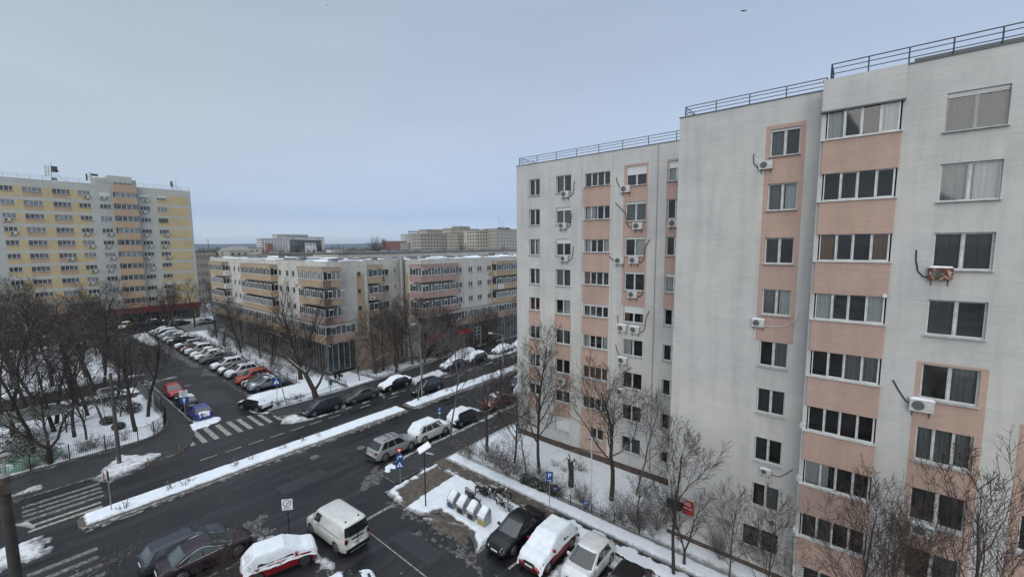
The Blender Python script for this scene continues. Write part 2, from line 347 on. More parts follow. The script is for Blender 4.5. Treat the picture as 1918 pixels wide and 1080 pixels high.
def window(parent, org, rz, x0, x1, z0, z1, n=2, fm='white_pvc', style=None, reveal=.15, gm='glass', sill=True, shutter=0, name='window', rich=True):
    """org: world origin of the facade frame relative to the building"""
    w, h = x1-x0, z1-z0; c, s = math.cos(rz), math.sin(rz); st0 = style
    def P(x, y, z): return (org[0]+x*c-y*s, org[1]+x*s+y*c, org[2]+z)
    o = link(name, frame_mesh(w, h, n, fm), parent, P(x0, reveal, z0), rz)
    link('pane', pane_mesh(w, h, gm), o)
    if sill: link('sill', sill_mesh(w), o, (0, -reveal-.0, -.002))
    if rich:
        if style is None: style = wr.choice(['d','n','g','gg','w','dd','wg','n','gd','bg','ww','wb','b','wl','bb'])
        key = {'n':[], 'd':[(0,.5,'curt_d')], 'dd':[(0,1,'curt_d')], 'g':[(.5,1,'curt_g')], 'gg':[(0,1,'curt_g')], 'w':[(.5,1,'curt_w')], 'ww':[(0,1,'curt_w')], 'wg':[(0,.45,'curt_g'),(.55,1,'curt_w')],
               'gd':[(0,.5,'curt_g'),(.5,1,'curt_d')], 'b':[(0,1,'curt_b')], 'bb':[(0,.27,'curt_b'),(.76,1,'curt_b')], 'r':[(0,.35,'curt_r'),(.6,1,'curt_r')], 'bg':[(.1,.8,'curt_g')], 'wl':[(0,.4,'curt_w')], 'wb':[(0,.28,'curt_w'),(.75,1,'curt_w')], 'bl':[(0,.24,'curt_b')]}[style]
        for a, b, cm in key: link('curtain', curtain_mesh(w, h, a, b, cm, wr.randrange(99)), o)
    if st0 is None and rich and not shutter and wr.random() < .22: shutter = wr.choice((.14,.2,.3,.45))
    if shutter:
        def mk():
            mb = MB(); hh = h*shutter; nn = max(3, int(hh/.06))
            for i in range(nn):
                za = h-hh+hh*i/nn; mb.box(.03, w-.03, -.03, .0, za+.004, za+hh/nn)
            mb.box(0, w, -.05, -.008, h-.12, h+.0); return mb.mesh('shutter', M['shutter'])
        link('shutter', cached(('sh', round(w,2), round(h,2), shutter), mk), o)
    return o
# ------------------------------------------------------------------ near building (right): sections A, B and D
bld = thing('apartment_block', 'long white and pink plastered apartment block with stacked glazed bays filling the right side', 'apartment building', (27,0,0))
Q = -PI/2
def lo(X): return (X-27, 0, 0)
A_rows = [25.45-2.775*i for i in range(9)]       # window tops, top floor first
XA = 32.3
opA = []; pA = [(-30, -5, 0, .8, 2)]
wins = []
a1 = [(.97-.0)]
for i, zt in enumerate(A_rows):
    k = 8-i; zt2 = zt
    wins.append(('c1', -24.66, -23.43, zt2-1.5+(.25 if k<5 else 0), zt2, 2)); wins.append(('c2', -21.63, -20.05, zt2-1.52+(.2 if k<5 else 0), zt2, 2))
    if k: wins.append(('c3', -18.68, -16.32, zt2-1.22, zt2-.12, 4))
    wins.append(('c4', -14.93, -13.25, zt2-1.5+(.15 if k<5 else 0), zt2+.02, 2)); wins.append(('c5', -11.6, -10.35, zt2-1.45+(.2 if k<5 else 0), zt2, 2))
    pA.append((-18.85, -16.25, max(.8, zt2-2.9+.0), zt2-1.22, 1))
wins.append(('c3g', -17.96, -16.6, 2.15, 3.15, 2))
for k, i in ((4,4),(3,5),(2,6),(1,7)):
    zt = A_rows[i]
    pA.append((-24.75, -23.35, A_rows[i+1]+.02, zt-1.25, 1)); pA.append((-21.72, -19.95, A_rows[i+1]+.02, zt-1.3, 1))
pA.append((-15.12, -13.1, A_rows[4], 25.62, 1)); pA.append((-11.68, -10.1, A_rows[4], 25.6, 1)); pA.append((-18.85, -16.25, .8, 3.3, 1))
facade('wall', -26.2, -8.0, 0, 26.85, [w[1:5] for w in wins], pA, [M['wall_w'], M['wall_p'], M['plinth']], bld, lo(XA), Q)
SA = {('c1',0):'dd',('c1',4):'r',('c3',2):'wb',('c3',3):'bl',('c3',6):'b',('c4',0):'dd',('c4',1):'gg',('c4',2):'w',('c4',3):'n',('c3',1):'wl',('c2',3):'gd',('c2',0):'gd'}
row = {}
for w in wins:
    i = row.get(w[0], 0); row[w[0]] = i+1; sh = 0
    if w[0] == 'c4' and i == 0: sh = .45
    if w[0] in ('c1','c2') and i == 8: sh = .98
    if w[0] == 'c5' and i == 0: sh = .35
    if w[0] == 'c4' and i in (1,2,3): sh = .13
    window(bld, lo(XA), Q, w[1], w[2], w[3], w[4], w[5], style=SA.get((w[0], i)), shutter=sh)
XB = 26.8
B_t = [25.35, 22.5, 19.63, 16.82, 13.91, 11.19, 8.32, 5.55]
opB = [(-4.2, -2.85, z-1.42, z) for z in B_t] + [(-4.62, -2.75, 1.5, 2.85)]
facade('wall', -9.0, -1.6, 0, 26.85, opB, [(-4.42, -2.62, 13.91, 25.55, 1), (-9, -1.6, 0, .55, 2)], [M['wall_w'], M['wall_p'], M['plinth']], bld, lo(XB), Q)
for i, o_ in enumerate(opB): window(bld, lo(XB), Q, *o_, 2, style=['gd','wg','d','wg','g','dd','d','g','n'][i], shutter=.09 if i == 0 else 0)
XD = 25.35
D_t = [25.38-2.835*i for i in range(9)]
opD = [(2.27, 4.02, z-1.55, z) for z in D_t]
pD = [(2.08, 4.25, -1, D_t[4]+.1, 1), (5.2, 8.4, -1, 12.1, 1), (9.5, 12, -1, 26, 1)]
for k, z in enumerate(D_t[4:]): opD.append((5.5, 7.3, z-1.55, z))
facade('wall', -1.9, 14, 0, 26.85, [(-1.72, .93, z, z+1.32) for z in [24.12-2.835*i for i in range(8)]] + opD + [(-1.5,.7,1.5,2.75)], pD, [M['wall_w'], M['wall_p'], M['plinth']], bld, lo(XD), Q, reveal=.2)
for i, o_ in enumerate(opD): window(bld, lo(XD), Q, *o_, 3 if i in (5, 9) else 2, fm='white_pvc' if i not in (0,) else 'grey_frame', style=['dd','wg','dd','d','g','gg','dd','g','n','d','g','n','d','g'][i % 14], shutter=.12 if i == 0 else 0)
window(bld, lo(XD), Q, -1.5, .7, 1.5, 2.75, 3, style='d')
stB = ['wb','n','bb','wb','g','n','wl','d']
for i in range(8):                                  # glazed bays between pink parapets
    zb = 24.12-2.835*i; zt = zb+1.3
    y0, y1 = -1.78, .95
    mb = MB(); top = zb-.0; bot = zb-1.56
    mb.box(y0, y1, -.16, -.004, bot, top); pb = mb.build('balcony', M['wall_p'], bld, lo(XD), Q)
    w = window(bld, lo(XD), Q, y0+.12, y1-.08, zb+.03, zt, 4, style=stB[i], reveal=-.07, sill=False, name='balcony_window')
    mb = MB(); mb.box(y0-.09, y1+.04, -.23, -.01, -.035, .03, 0); mb.build('sill', M['white_pvc'], pb, (0,0,zb), 0)
    if i in (5,6,7): mb = MB(); mb.box(y0-.2, y0+.06, -.12, .25, zb+.031, zb+.25); mb.build('side_shelf', M['white_pvc'], pb)
mb = MB(); mb.box(-1.9, .98, -.17, -.004, 25.45, 26.86); mb.build('cornice', M['wall_w'], bld, lo(XD), Q)
mb = MB(); mb.box(-1.95, 1.02, -.21, -.0, 25.38, 25.449); mb.build('cornice_lip', M['roof_cap'], bld, lo(XD), Q)
# side and back walls, roof
mb = MB()
mb.box(25.36-27, 40-27, -13.9, 1.88, .01, 26.70); mb.build('rear_wall', M['wall_w'], bld) if False else None
mb = MB()
mb.quad((XD-27,1.9,0),(XD-27,1.9,26.85),(XB-27,1.9,26.85),(XB-27,1.9,0)); mb.quad((XB-27,9.0,0),(XB-27,9.0,26.85),(XA-27,9.0,26.85),(XA-27,9.0,0))
mb.quad((XA-27,26.2,0),(XA-27,26.2,26.85),(46-27,26.2,26.85),(46-27,26.2,0)); mb.quad((46-27,26.2,0),(46-27,26.2,26.85),(46-27,-14,26.85),(46-27,-14,0)); mb.quad((XD-27,-14,0),(46-27,-14,0),(46-27,-14,26.85),(XD-27,-14,26.85))
mb.build('end_wall', M['wall_w'], bld)
mb = MB(); mb.box(XA-27+.02, 18.9, 9.0, 26.1, 26.5, 26.8); mb.box(XB-27+.02, 18.9, 1.9, 8.99, 26.5, 26.8); mb.box(XD-27+.02, 18.9, -13.9, 1.89, 26.5, 26.8); mb.build('roof', M['concrete'], bld)
mb = MB()
for X, a, b in ((XA, 8.9, 26.24), (XB, 1.9, 9.04), (XD, -14, 1.94)): mb.box(X-.05-27, X+.3-27, a, b, 26.852, 26.90)
mb.box(XA-27, 19, 26.1, 26.24, 26.853, 26.901); mb.build('roof_coping', M['roof_cap'], bld)
def railing(x0, y0, x1, y1, z, h, step, parent):
    n = max(1, round(math.hypot(x1-x0, y1-y0)/step)); mb = MB()
    for f in (.4, .72, 1): mb.tube([(x0,y0,z+h*f),(x1,y1,z+h*f)], .022 if f < 1 else .028, 5)
    for i in range(n+1): t = i/n; x, y = x0+(x1-x0)*t, y0+(y1-y0)*t; mb.tube([(x,y,z-.05),(x,y,z+h)], .03, 5)
    return mb.build('roof_railing', M['railing'], parent)
railing(XA-26.8, 26.0, XA-26.8, 9.0, 26.88, .72, 2.2, bld); railing(XA-26.8, 26.0, 12, 26.0, 26.88, .72, 2.2, bld)
railing(XB-26.8, 8.75, XB-26.8, 1.9, 26.88, .62, 1.75, bld); railing(XB-26.8, 8.75, 4.5, 8.75, 26.88, .62, 1.75, bld)
railing(XD-26.85, 1.65, XD-26.85, -13, 26.88, .72, 1.35, bld); railing(XD-26.85, 1.65, XB-26.85, 1.65, 26.88, .72, 1.5, bld)
mb = MB(); mb.tube([(XD-26.7,-1.2,27.02),(XD-26.7,-14,27.02)], .11, 8); mb.build('roof_duct', M['roof_cap'], bld)
mb = MB(); mb.tube([(XA-27.04,12.4,0.8),(XA-27.04,12.36,26.8)], .035, 6); mb.build('downpipe', M['grey_frame'], bld)
mb = MB(); mb.tube([(XA-27.02,15.95,2),(XA-27.02,16.1,26.8)], .018, 5); mb.tube([(XA-27.02,18.95,.8),(XA-27.02,18.95,26.0)], .02, 5); mb.build('joint_trim', M['wall_w'], bld)
# ------------------------------------------------------------------ air conditioners (hang on walls: things of their own)
def ac_meshes(rust=False, snow=True):
    d = {}
    mb = MB(); w, h, t = .80, .55, .28
    mb.box(-w/2, w/2, -t, -.06, 0, h); d['casing'] = mb.mesh('casing', M['ac_rust' if rust else 'ac_w'])
    mb = MB(); mb.tube([(-.12,-t-.012,h/2),(-.12,-t+.01,h/2)], .215, 20); d['fan_grille'] = mb.mesh('fan_grille', M['ac_fan'])
    mb = MB()
    for rr in (.06,.11,.16,.205): 
        mb.tube([(-.12+rr*math.cos(a*PI/8), -t-.018, h/2+rr*math.sin(a*PI/8)) for a in range(17)], .006, 4, cap=False)
    d['grille_ring'] = mb.mesh('grille_ring', M['ac_rust' if rust else 'grey_frame'])
    mb = MB(); mb.box(-.3,-.26,-t,0,-.04,-.004); mb.box(.26,.3,-t,0,-.04,-.004); mb.box(-.3,-.26,-.03,0,-.3,-.04); mb.box(.26,.3,-.03,0,-.3,-.04); d['bracket'] = mb.mesh('bracket', M['ac_fan'])
    if snow:
        def fn(X, Y):
            e = np.minimum(np.minimum(X+w/2+.01, w/2+.01-X), np.minimum(Y+t+.01, -.04-Y)); n = vnoise(X*9, Y*9, 3)
            return h-.02+np.clip(e/.07, 0, 1)*(.05+.05*n), e > -.03
        o = height_field('snow', -w/2-.03, w/2+.03, -t-.03, -.02, .03, fn, M['snow']); d['snow'] = o.data; bpy.data.objects.remove(o)
    return d
AC = {('n',1): ac_meshes(), ('n',0): ac_meshes(snow=False), ('r',1): ac_meshes(True)}
def ac(label, org, rz, x, z, scale=1, kind='n', snow=1, cable=None, cmat='cable', group='air conditioner units on the walls', y=0):
    c, s = math.cos(rz), math.sin(rz)
    t = thing('air_conditioner', label, 'air conditioner', (org[0]+x*c-y*s, org[1]+x*s+y*c, z), rz, group); t.scale = (scale,)*3
    for k, me in AC[(kind, snow)].items(): link(k, me, t) if k != 'grille_ring' else None
    fg = [q for q in t.children if q.name.startswith('fan_grille')][0]; link('grille_ring', AC[(kind, snow)]['grille_ring'], fg)
    if cable:
        mb = MB(); pts = [(.35, -.1, .15)] + [(a, -.03, b) for a, b in cable]; pp = []
        for i in range(len(pts)-1):
            for q in range(4):
                u = q/4; pp.append(tuple(pts[i][j]*(1-u)+pts[i+1][j]*u for j in range(3)))
        pp.append(pts[-1]); mb.tube(pp, .03, 5); mb.build('hose', M[cmat], t)
    return t
WA, WB, WD = (XA,0,0), (XB,0,0), (XD,0,0)
nb = 'on the near block'
cR = [(.55,.1),(.75,.35),(.82,1.1),(.86,1.35)]; cL = [(-.45,.1),(-.9,.3),(-1.05,.9),(-1.1,1.3)]
ac('air conditioner under the top window of the second column '+nb, WA, Q, -20.55, 23.5, cable=cR, snow=0)
ac('air conditioner under the second window down, second column '+nb, WA, Q, -20.8, 20.75, cable=cR, snow=0)
ac('air conditioner under the third window down, second column '+nb, WA, Q, -20.6, 17.85, cable=cR, snow=0)
ac('round fan air conditioner under the half shuttered top window '+nb, WA, Q, -14.9, 23.45, cable=[(-.45,.3),(-.8,.9),(-.85,1.3)], snow=0)
ac('air conditioner with long looping black hose on its left '+nb, WA, Q, -13.8, 20.5, cable=cL+[(-2.0,2.2)], snow=0)
ac('left of two air conditioners under the fourth column window third from the roof', WA, Q, -15.3, 17.75, cable=[(-.45,.2),(-1.0,.6)], snow=0)
ac('right of two air conditioners under the fourth column window third from the roof', WA, Q, -14.05, 17.8, cable=cR+[(1.2,1.9)], snow=0)
ac('single air conditioner below the lowest window framed in pink '+nb, WA, Q, -14.1, 15.05, cable=cR, snow=0)
ac('left of two snow topped air conditioners lower on the white wall', WA, Q, -14.95, 12.2, cable=[(-.4,.4),(-.5,1.3)])
ac('right of two snow topped air conditioners lower on the white wall', WA, Q, -13.85, 12.2, cable=cR+[(1.1,1.9)])
ac('air conditioner behind the crown of the bare tree, upper one of two', WA, Q, -14.85, 9.5, cable=[(-.5,.8),(-.7,1.5)])
ac('air conditioner behind the crown of the bare tree, lower one of two', WA, Q, -14.95, 6.8)
ac('air conditioner on a lower pink panel, second column '+nb, WA, Q, -20.75, 6.5, snow=0)
ac('air conditioner half hidden by the corner of the taller white wall', WA, Q, -11.0, 20.6, snow=0)
ac('air conditioner beside the top window on the blank white wall, black hose curving up', WB, Q, -4.33, 23.3, .8, cable=[(-.45,.1),(-.75,.5),(-.8,1.0),(-.75,1.15)], snow=0)
ac('snow topped air conditioner on the pink strip with a white hose running to the bay', WB, Q, -4.3, 14.7, .78, cable=[(.8,.05),(1.6,.2),(2.2,.6),(2.4,1.2)], cmat='cable_w')
ac('small air conditioner on the lower white wall with a hose rising to the bay', WB, Q, -3.55, 6.25, .66, cable=[(1.0,.1),(1.5,.6),(1.9,1.1)])
ac('air conditioner above the ground floor window with thick black hose', WB, Q, -3.0, 3.4, .7, cable=[(.7,.1),(.9,.6),(1.0,1.1)], snow=0)
ac('rusty brown air conditioner with a snow cap beside the bays', WD, Q, 2.55, 17.75, .92, 'r', cable=[(-.55,.1),(-.75,.35),(-.85,.9),(-.86,1.35)])
ac('large snow topped air conditioner on the pink strip right of the bays', WD, Q, 2.35, 11.95, .98, cable=[(-.5,.3),(-.8,.8),(-1.0,1.2)])
ac('air conditioner low on the pink strip behind bare twigs', WD, Q, 2.75, 6.3, .95)
# red sign box and canopy on section B
t = thing('wall_sign', 'red rectangular shop sign with white lines jutting from the blank white wall', 'sign', (26.8, 8.0, 0))
mb = MB(); mb.box(-.14,-.02,-.66,.0,2.1,3.0); mb.build('panel', M['red_sign'], t)
mb = MB(); mb.box(-.5,-.02,.02,.9,2.35,2.95); mb.build('side_box', M['sign_black'], t)
mb = MB()
for z, a, b in ((2.86,-.45,-.1),(2.74,-.5,-.08),(2.5,-.6,-.06)): 
    yy = a
    while yy < b: mb.box(-.146,-.141, yy, yy+.06, z, z+.05); yy += .085
mb.build('lettering', M['white_sign'], t)
mb = MB(); mb.box(-.5,0,-.2,1.0,3.0,3.07); mb.build('snow', M['snow'], t)
t = thing('wall_canopy', 'small snow covered metal box on the lower white wall', 'canopy', (26.8, 5.55, 2.3)); mb = MB(); mb.box(-.4,0,-.35,.35,0,.25); mb.build('box', M['grey_frame'], t); mb = MB(); mb.box(-.42,0,-.37,.37,.252,.34); mb.build('snow', M['snow'], t)
t = thing('satellite_dish', 'small pale round dish clipped to the edge of a pink bay', 'satellite dish', (25.12, -.85, 16.95)); mb = MB()
mb.tube([(-.02,0,0),(.02,0,0)], .09, 14); mb.build('dish', M['plate'], t); mb = MB(); mb.tube([(0,0,0),(.24,0,0)], .012, 5); mb.build('bracket', M['steel'], t)
# ------------------------------------------------------------------ balcony / glazed strips for the middle and far blocks
def strip(parent, org, rz, x0, x1, z0, z1, n, gm='glass_far', fm='white_pvc', y=0, open_every=3):
    """one glazed balcony strip: frame mesh with child pane"""
    def mk():
        w, h = x1-x0, z1-z0; mb = MB(); t = .038
        mb.box(0,w,0,.07,0,t); mb.box(0,w,0,.07,h-t,h)
        for k in range(n+1):
            x = w*k/n; tt = t*(1.5 if k % open_every == 0 else .7); mb.box(max(0,x-tt), min(w,x+tt), -.006, .066, t, h-t)
            if k % open_every == 1: mb.box(x, x+w/n, -.012,.05, h-t-.16, h-t); mb.box(x, x+w/n, -.012,.05, t, t+.06)
        return mb.mesh('window', M[fm])
    me = cached(('st', round(x1-x0,2), round(z1-z0,2), n, fm, open_every), mk); c, s = math.cos(rz), math.sin(rz)
    o = link('window', me, parent, (org[0]+x0*c-y*s, org[1]+x0*s+y*c, org[2]+z0), rz)
    link('pane', pane_mesh(x1-x0, z1-z0, gm), o); return o
def bay(parent, org, rz, x0, x1, depth, rows, pm, n, topband=True, h=1.25, par=1.06, side=None, gms=('glass_far','glass_curt')):
    """stack of projecting glazed balconies; front plane at y=0, body behind to y=depth; side=-1/+1 visible end"""
    c, s = math.cos(rz), math.sin(rz)
    def P(x, y, z): return (org[0]+x*c-y*s, org[1]+x*s+y*c, org[2]+z)
    for i, zs in enumerate(rows):
        mb = MB(); mb.box(x0, x1, 0, depth, zs-par, zs); b = mb.build('balcony', M[pm[i % len(pm)]], parent, org, rz)
        mb = MB(); mb.box(x0+.02, x1-.02, .09, depth, zs+.001, zs+h-.001); mb.build('core', M['dark_in'], b)
        mb = MB(); mb.box(x0-.04, x1+.04, -.06, depth, zs-.0, zs+.035); mb.build('sill', M['white_pvc'], b)
        strip(parent, org, rz, x0+.02, x1-.02, zs+.04, zs+h, n, gms[wr.random() < .25], y=.0)
        if side:
            so = P(x1 if side > 0 else x0, 0 if side > 0 else depth, 0)
            strip(parent, so, rz+side*PI/2, .03, depth-.03, zs+.04, zs+h, 2 if depth < 2 else 4, gms[0], y=-.01)
    if topband:
        zt = rows[0]+h; mb = MB(); mb.box(x0-.08, x1+.08, -.1, depth, zt, zt+.55); f = mb.build('cornice', M[pm[0]], parent, org, rz)
        mb = MB(); mb.box(x0-.06, x1+.06, -.08, depth, zt+.552, zt+.66); mb.build('snow', M['snow'], f)
# ------------------------------------------------------------------ middle corner block
mid = thing('corner_block', 'four storey cream corner block with ochre glazed balconies beside the parking row', 'apartment building', (30.8, 61.6, 0))
def rel(o, b): return (o[0]-b[0], o[1]-b[1], 0)
MO = (30.8, 61.6); zR = [14.38, 11.63, 8.88]; z4 = 6.13
# left face looks along -X: frame x = -(Y)
opn = []
for yc in (78.5, 75.5, 73.2, 104.0, 101.2, 98.6):
    for z in zR: opn.append((-yc-.5, -yc+.5, z+.03, z+.98))
LF = rel((30.8,0), MO)
facade('wall', -117, -61.6, 0, 17.05, opn, [], [M['mid_w']], mid, LF, Q, reveal=.15)
for o_ in opn: window(mid, LF, Q, *o_, 1, fm='grey_frame', gm='glass_far', rich=False, sill=True, reveal=.08)
RF = rel((0,61.6), MO)
opr = [(35.7, 36.35, z+.25, z+.95) for z in zR]
facade('wall', 30.8, 37.5, 0, 17.05, opr, [(35.55, 36.9, 5, 15.0, 1)], [M['mid_w'], M['mid_o']], mid, RF, 0, reveal=.15)
for o_ in opr: window(mid, RF, 0, *o_, 1, fm='brown_frame', gm='glass_far', rich=False, reveal=.08)
RC = rel((0,62.9), MO)
opr = [(40.9, 42.4, z, z+1.0) for z in zR] + [(43.5, 43.85, z+.45, z+1.0) for z in zR]
facade('wall', 37.5, 45.2, 0, 17.05, opr, [], [M['mid_w']], mid, RC, 0, reveal=.15)
for o_ in opr: window(mid, RC, 0, *o_, 2 if o_[1]-o_[0] > 1 else 1, gm='glass_far', rich=False, reveal=.08)
mb = MB(); mb.quad((37.5-MO[0],0,0),(37.5-MO[0],1.3,0),(37.5-MO[0],1.3,17.05),(37.5-MO[0],0,17.05)); mb.quad((0,55.4,0),(14,55.4,0),(14,55.4,17.05),(0,55.4,17.05)); mb.build('end_wall', M['mid_w'], mid)
bay(mid, rel((29.57,0), MO), Q, -68.6, -60.4, 1.22, zR, ['mid_o','mid_o','mid_p'], 12)
bay(mid, rel((0,60.4), MO), 0, 29.60, 32.25, 1.19, zR, ['mid_o','mid_o','mid_p'], 4)
bay(mid, rel((29.57,0), MO), Q, -93.7, -79.4, 1.22, zR, ['mid_o'], 20, side=1)
bay(mid, rel((29.57,0), MO), Q, -112.9, -104.6, 1.22, zR, ['mid_o'], 12, side=1)
bay(mid, rel((0,61.55), MO), 0, 37.6, 40.25, 1.3, zR, ['mid_o','mid_p','mid_p'], 3)
for ya, yb in ((68.65, 70.1),(93.75,95.2),(103.0,104.5)):       # white balcony ends
    for z in zR: mb = MB(); mb.box(29.6-MO[0], 30.78-MO[0], ya-MO[1], yb-MO[1], z-1.0, z+.05); mb.build('white_balcony', M['white_pvc'], mid)
# continuous fourth row and shop floor (left face and street face)
def lower(parent, org, rz, x0, x1, pm, n, dep, gm2='glass_teal', snow=True, z=z4, par=1.25, zt=7.42):
    mb = MB(); mb.box(x0, x1, 0, dep, z-par, z); b = mb.build('balcony', M[pm], parent, org, rz)
    mb = MB(); mb.box(x0+.02, x1-.02, .1, dep, z+.001, zt-.001); mb.build('core', M['dark_in'], b)
    L = x1-x0; k = max(1, round(L/9))
    for q in range(k): strip(parent, org, rz, x0+L*q/k+.02, x0+L*(q+1)/k-.02, z+.02, zt, max(3, round(n/k)), ['glass_far','glass_curt','glass_far'][q % 3])
    mb = MB(); mb.box(x0-.05, x1+.05, -.08, dep, zt, zt+.22); f = mb.build('canopy', M['mid_w'], parent, org, rz)
    if snow: mb = MB(); mb.box(x0-.03, x1+.03, -.06, dep, zt+.222, zt+.34); mb.build('snow', M['snow'], f)
    mb = MB(); mb.box(x0+.3, x1-.3, .35, dep, .3, z-par-.001); mb.build('core', M['dark_in'], b)
    for q in range(k): strip(parent, org, rz, x0+L*q/k+.1, x0+L*(q+1)/k-.1, .5, z-par-.05, max(3, round(n/k*.8)), gm2, 'grey_frame', y=.25, open_every=2)
lower(mid, rel((29.57,0), MO), Q, -112.9, -60.4, 'mid_o', 70, 1.2)
lower(mid, rel((0,60.4), MO), 0, 29.6, 34.4, 'mid_p', 6, 1.18)
mb = MB(); mb.box(34.4-MO[0], 37.4-MO[0], -.9, -.01, 0, 4.6); mb.box(37.6-MO[0], 43.5-MO[0], -.06, 1.25, 0, 5.0); mb.build('lower_wall', M['mid_p'], mid)
def roof_cover(parent, polys, z, seed, org):
    mb = MB()
    for q in polys: mb.prism([(x-org[0], y-org[1]) for x, y in q], z-.35, z)
    mb.build('roof', M['roof_cap'], parent)
    px = [p[0] for q in polys for p in q]; py = [p[1] for q in polys for p in q]
    def fn(X, Y):
        S = np.full(X.shape, -1e9)
        for q in polys: S = np.maximum(S, sdist(q, X, Y))
        n = fbm(X*.35, Y*.35, seed, 4); return z-.06+.16*np.clip((n-.52)*6, -1, 1)+S*0, (S > .3) & (n > .50)
    height_field('roof_snow', min(px), max(px), min(py), max(py), .5, fn, M['snow'], parent, (-org[0], -org[1], 0))
roof_cover(mid, [[(30.82,61.62),(37.5,61.62),(37.5,62.95),(45.1,62.95),(45.1,74),(44.5,74),(44.5,117),(30.82,117)]], 17.02, 3, MO)
mb = MB()
for (x, y, a, b, h) in ((33,64.5,1.2,.8,.7),(35.5,70,2.6,.5,.35),(34,77,.9,.9,.8),(37,66,.7,.7,.6),(34,84,2,.5,.3),(36,91,.9,.9,.8),(38.5,68,3,.5,.4),(41.5,66,.8,.8,.7),(35,99,1.5,.8,.6),(42,71,3,.4,.4)): mb.box(x-MO[0], x-MO[0]+a, y-MO[1], y-MO[1]+b, 17.0, 17.05+h*.6)
mb.build('roof_vent', M['concrete'], mid)
duct = thing('ventilation_duct', 'tall round grey duct in the corner between the two cream blocks', 'duct', (44.35, 61.9, 0)); mb = MB(); mb.cyl(0,0,0,17.5,.42,14); mb.build('shaft', M['steel'], duct)
# ------------------------------------------------------------------ street block right of it
st = thing('street_block', 'cream and rose block with glazed balconies and red shop banners along the main street', 'apartment building', (44.9, 57.2, 0))
SO = (44.9, 57.2)
opr = []
for a, b in ((53.2,54.35),(56.0,57.15),(58.45,59.65),(61.2,62.4)):
    for z in zR: opr.append((a, b, z+.02, z+.97))
SF = rel((0,57.2), SO)
facade('wall', 44.9, 92, 0, 17.05, opr, [], [M['mid_w']], st, SF, 0, reveal=.15)
for o_ in opr: window(st, SF, 0, *o_, 2, gm='glass_far', rich=False, reveal=.08)
mb = MB(); mb.quad((0,0,0),(0,0,17.05),(0,5.8,17.05),(0,5.8,0)); mb.quad((92-SO[0],0,0),(92-SO[0],14,0),(92-SO[0],14,17.05),(92-SO[0],0,17.05)); mb.build('end_wall', M['mid_w'], st)
mb = MB(); mb.box(-.03,-.004,3.6,4.3,5,14.6); mb.build('ochre_panel', M['mid_o'], st)
bay(st, rel((0,56.0), SO), 0, 44.05, 52.3, 1.18, zR, ['mid_p'], 12)
bay(st, rel((44.0,0), SO), Q, -59.2, -56.03, .88, zR, ['mid_p'], 4)
bay(st, rel((0,56.0), SO), 0, 62.6, 76, 1.18, zR, ['mid_o'], 18)
bay(st, rel((0,56.0), SO), 0, 80, 90, 1.18, zR, ['mid_o'], 14)
lower(st, rel((0,56.0), SO), 0, 44.05, 92, 'mid_p', 60, 1.18, gm2='glass_far')
roof_cover(st, [[(44.95,57.25),(91.9,57.25),(91.9,71),(44.95,71)]], 17.02, 9, SO)
mb = MB()
for k in range(16): x = 46+k*2.9+wr.random(); y = 58.5+wr.random()*10; mb.box(x-SO[0], x-SO[0]+.6+wr.random()*1.6, y-SO[1], y-SO[1]+.6, 17.0, 17.2+wr.random()*.5)
mb.build('roof_vent', M['concrete'], st)
mb = MB(); mb.box(63.0-SO[0], 64.8-SO[0], -1.32, -1.21, zR[1]-1.0, zR[1]-.05); mb.build('white_balcony', M['white_pvc'], st)
for a, b, z0, z1, lab in ((44.6,49.2,3.35,4.1,'wide red shop banner behind bare branches under the rose balconies'),(51.6,55.2,3.1,4.1,'shorter red shop banner left of the white door of the street block')):
    t = thing('shop_banner', lab, 'shop sign', (a, 55.98, z0)); mb = MB(); mb.box(0, b-a, -.12, -.004, 0, z1-z0); mb.build('panel', M['red_sign'], t)
    mb = MB(); rr = R_(int(a)); x = .3
    while x < b-a-.5: w_ = .2+rr.random()*.15; mb.box(x, x+w_, -.126,-.121,.2, (z1-z0)*.75); x += w_+.12
    mb.build('lettering', mat('banner_letters', (.42,.06,.05), .5), t)
t = thing('shop_door', 'white framed glass entrance standing on the street side of the cream block', 'door', (55.7, 55.98, .3))
mb = MB()
for x in (0, 1.0, 2.0): mb.box(x-.05, x+.05, -.1, -.01, 0, 3.6)
for z in (0, 2.1, 2.9, 3.55): mb.box(0.05, .95, -.095, -.012, z, z+.09); mb.box(1.05, 1.95, -.095, -.012, z, z+.09)
mb.build('frame', M['white_pvc'], t); mb = MB(); mb.box(.05, 1.95, -.05, -.02, .1, 3.5); mb.build('pane', M['glass_far'], t)
def acrow(lst, org, rz, grp, snow=0, sc=1):
    for x, z, lab in lst: ac(lab, org, rz, x, z, sc, snow=snow, group=grp)
acrow([(53.4,11.0,'air conditioner right of the rose bay, second floor from the roof'),(53.5,8.2,'air conditioner right of the rose bay, third floor from the roof'),(61.9,13.8,'air conditioner under the rightmost small top window of the street block')], (0,57.2), 0, 'air conditioners on the cream blocks')
acrow([(41.2,13.7,'air conditioner under the recessed top window of the corner block')], (0,62.9), 0, 'air conditioners on the cream blocks')
acrow([(38.2,10.6,'air conditioner on the rose parapet of the recessed balcony'),], (0,61.55), 0, 'air conditioners on the cream blocks')
acrow([(-72.0,13.0,'air conditioner on the side wall near the ochre corner bay'),(-66,5.2,'air conditioner low on the ochre parapet by the shop glass'),(-97.2,13.1,'air conditioner far along the side wall of the corner block')], (30.8 if False else 30.75,0), Q, 'air conditioners on the cream blocks')
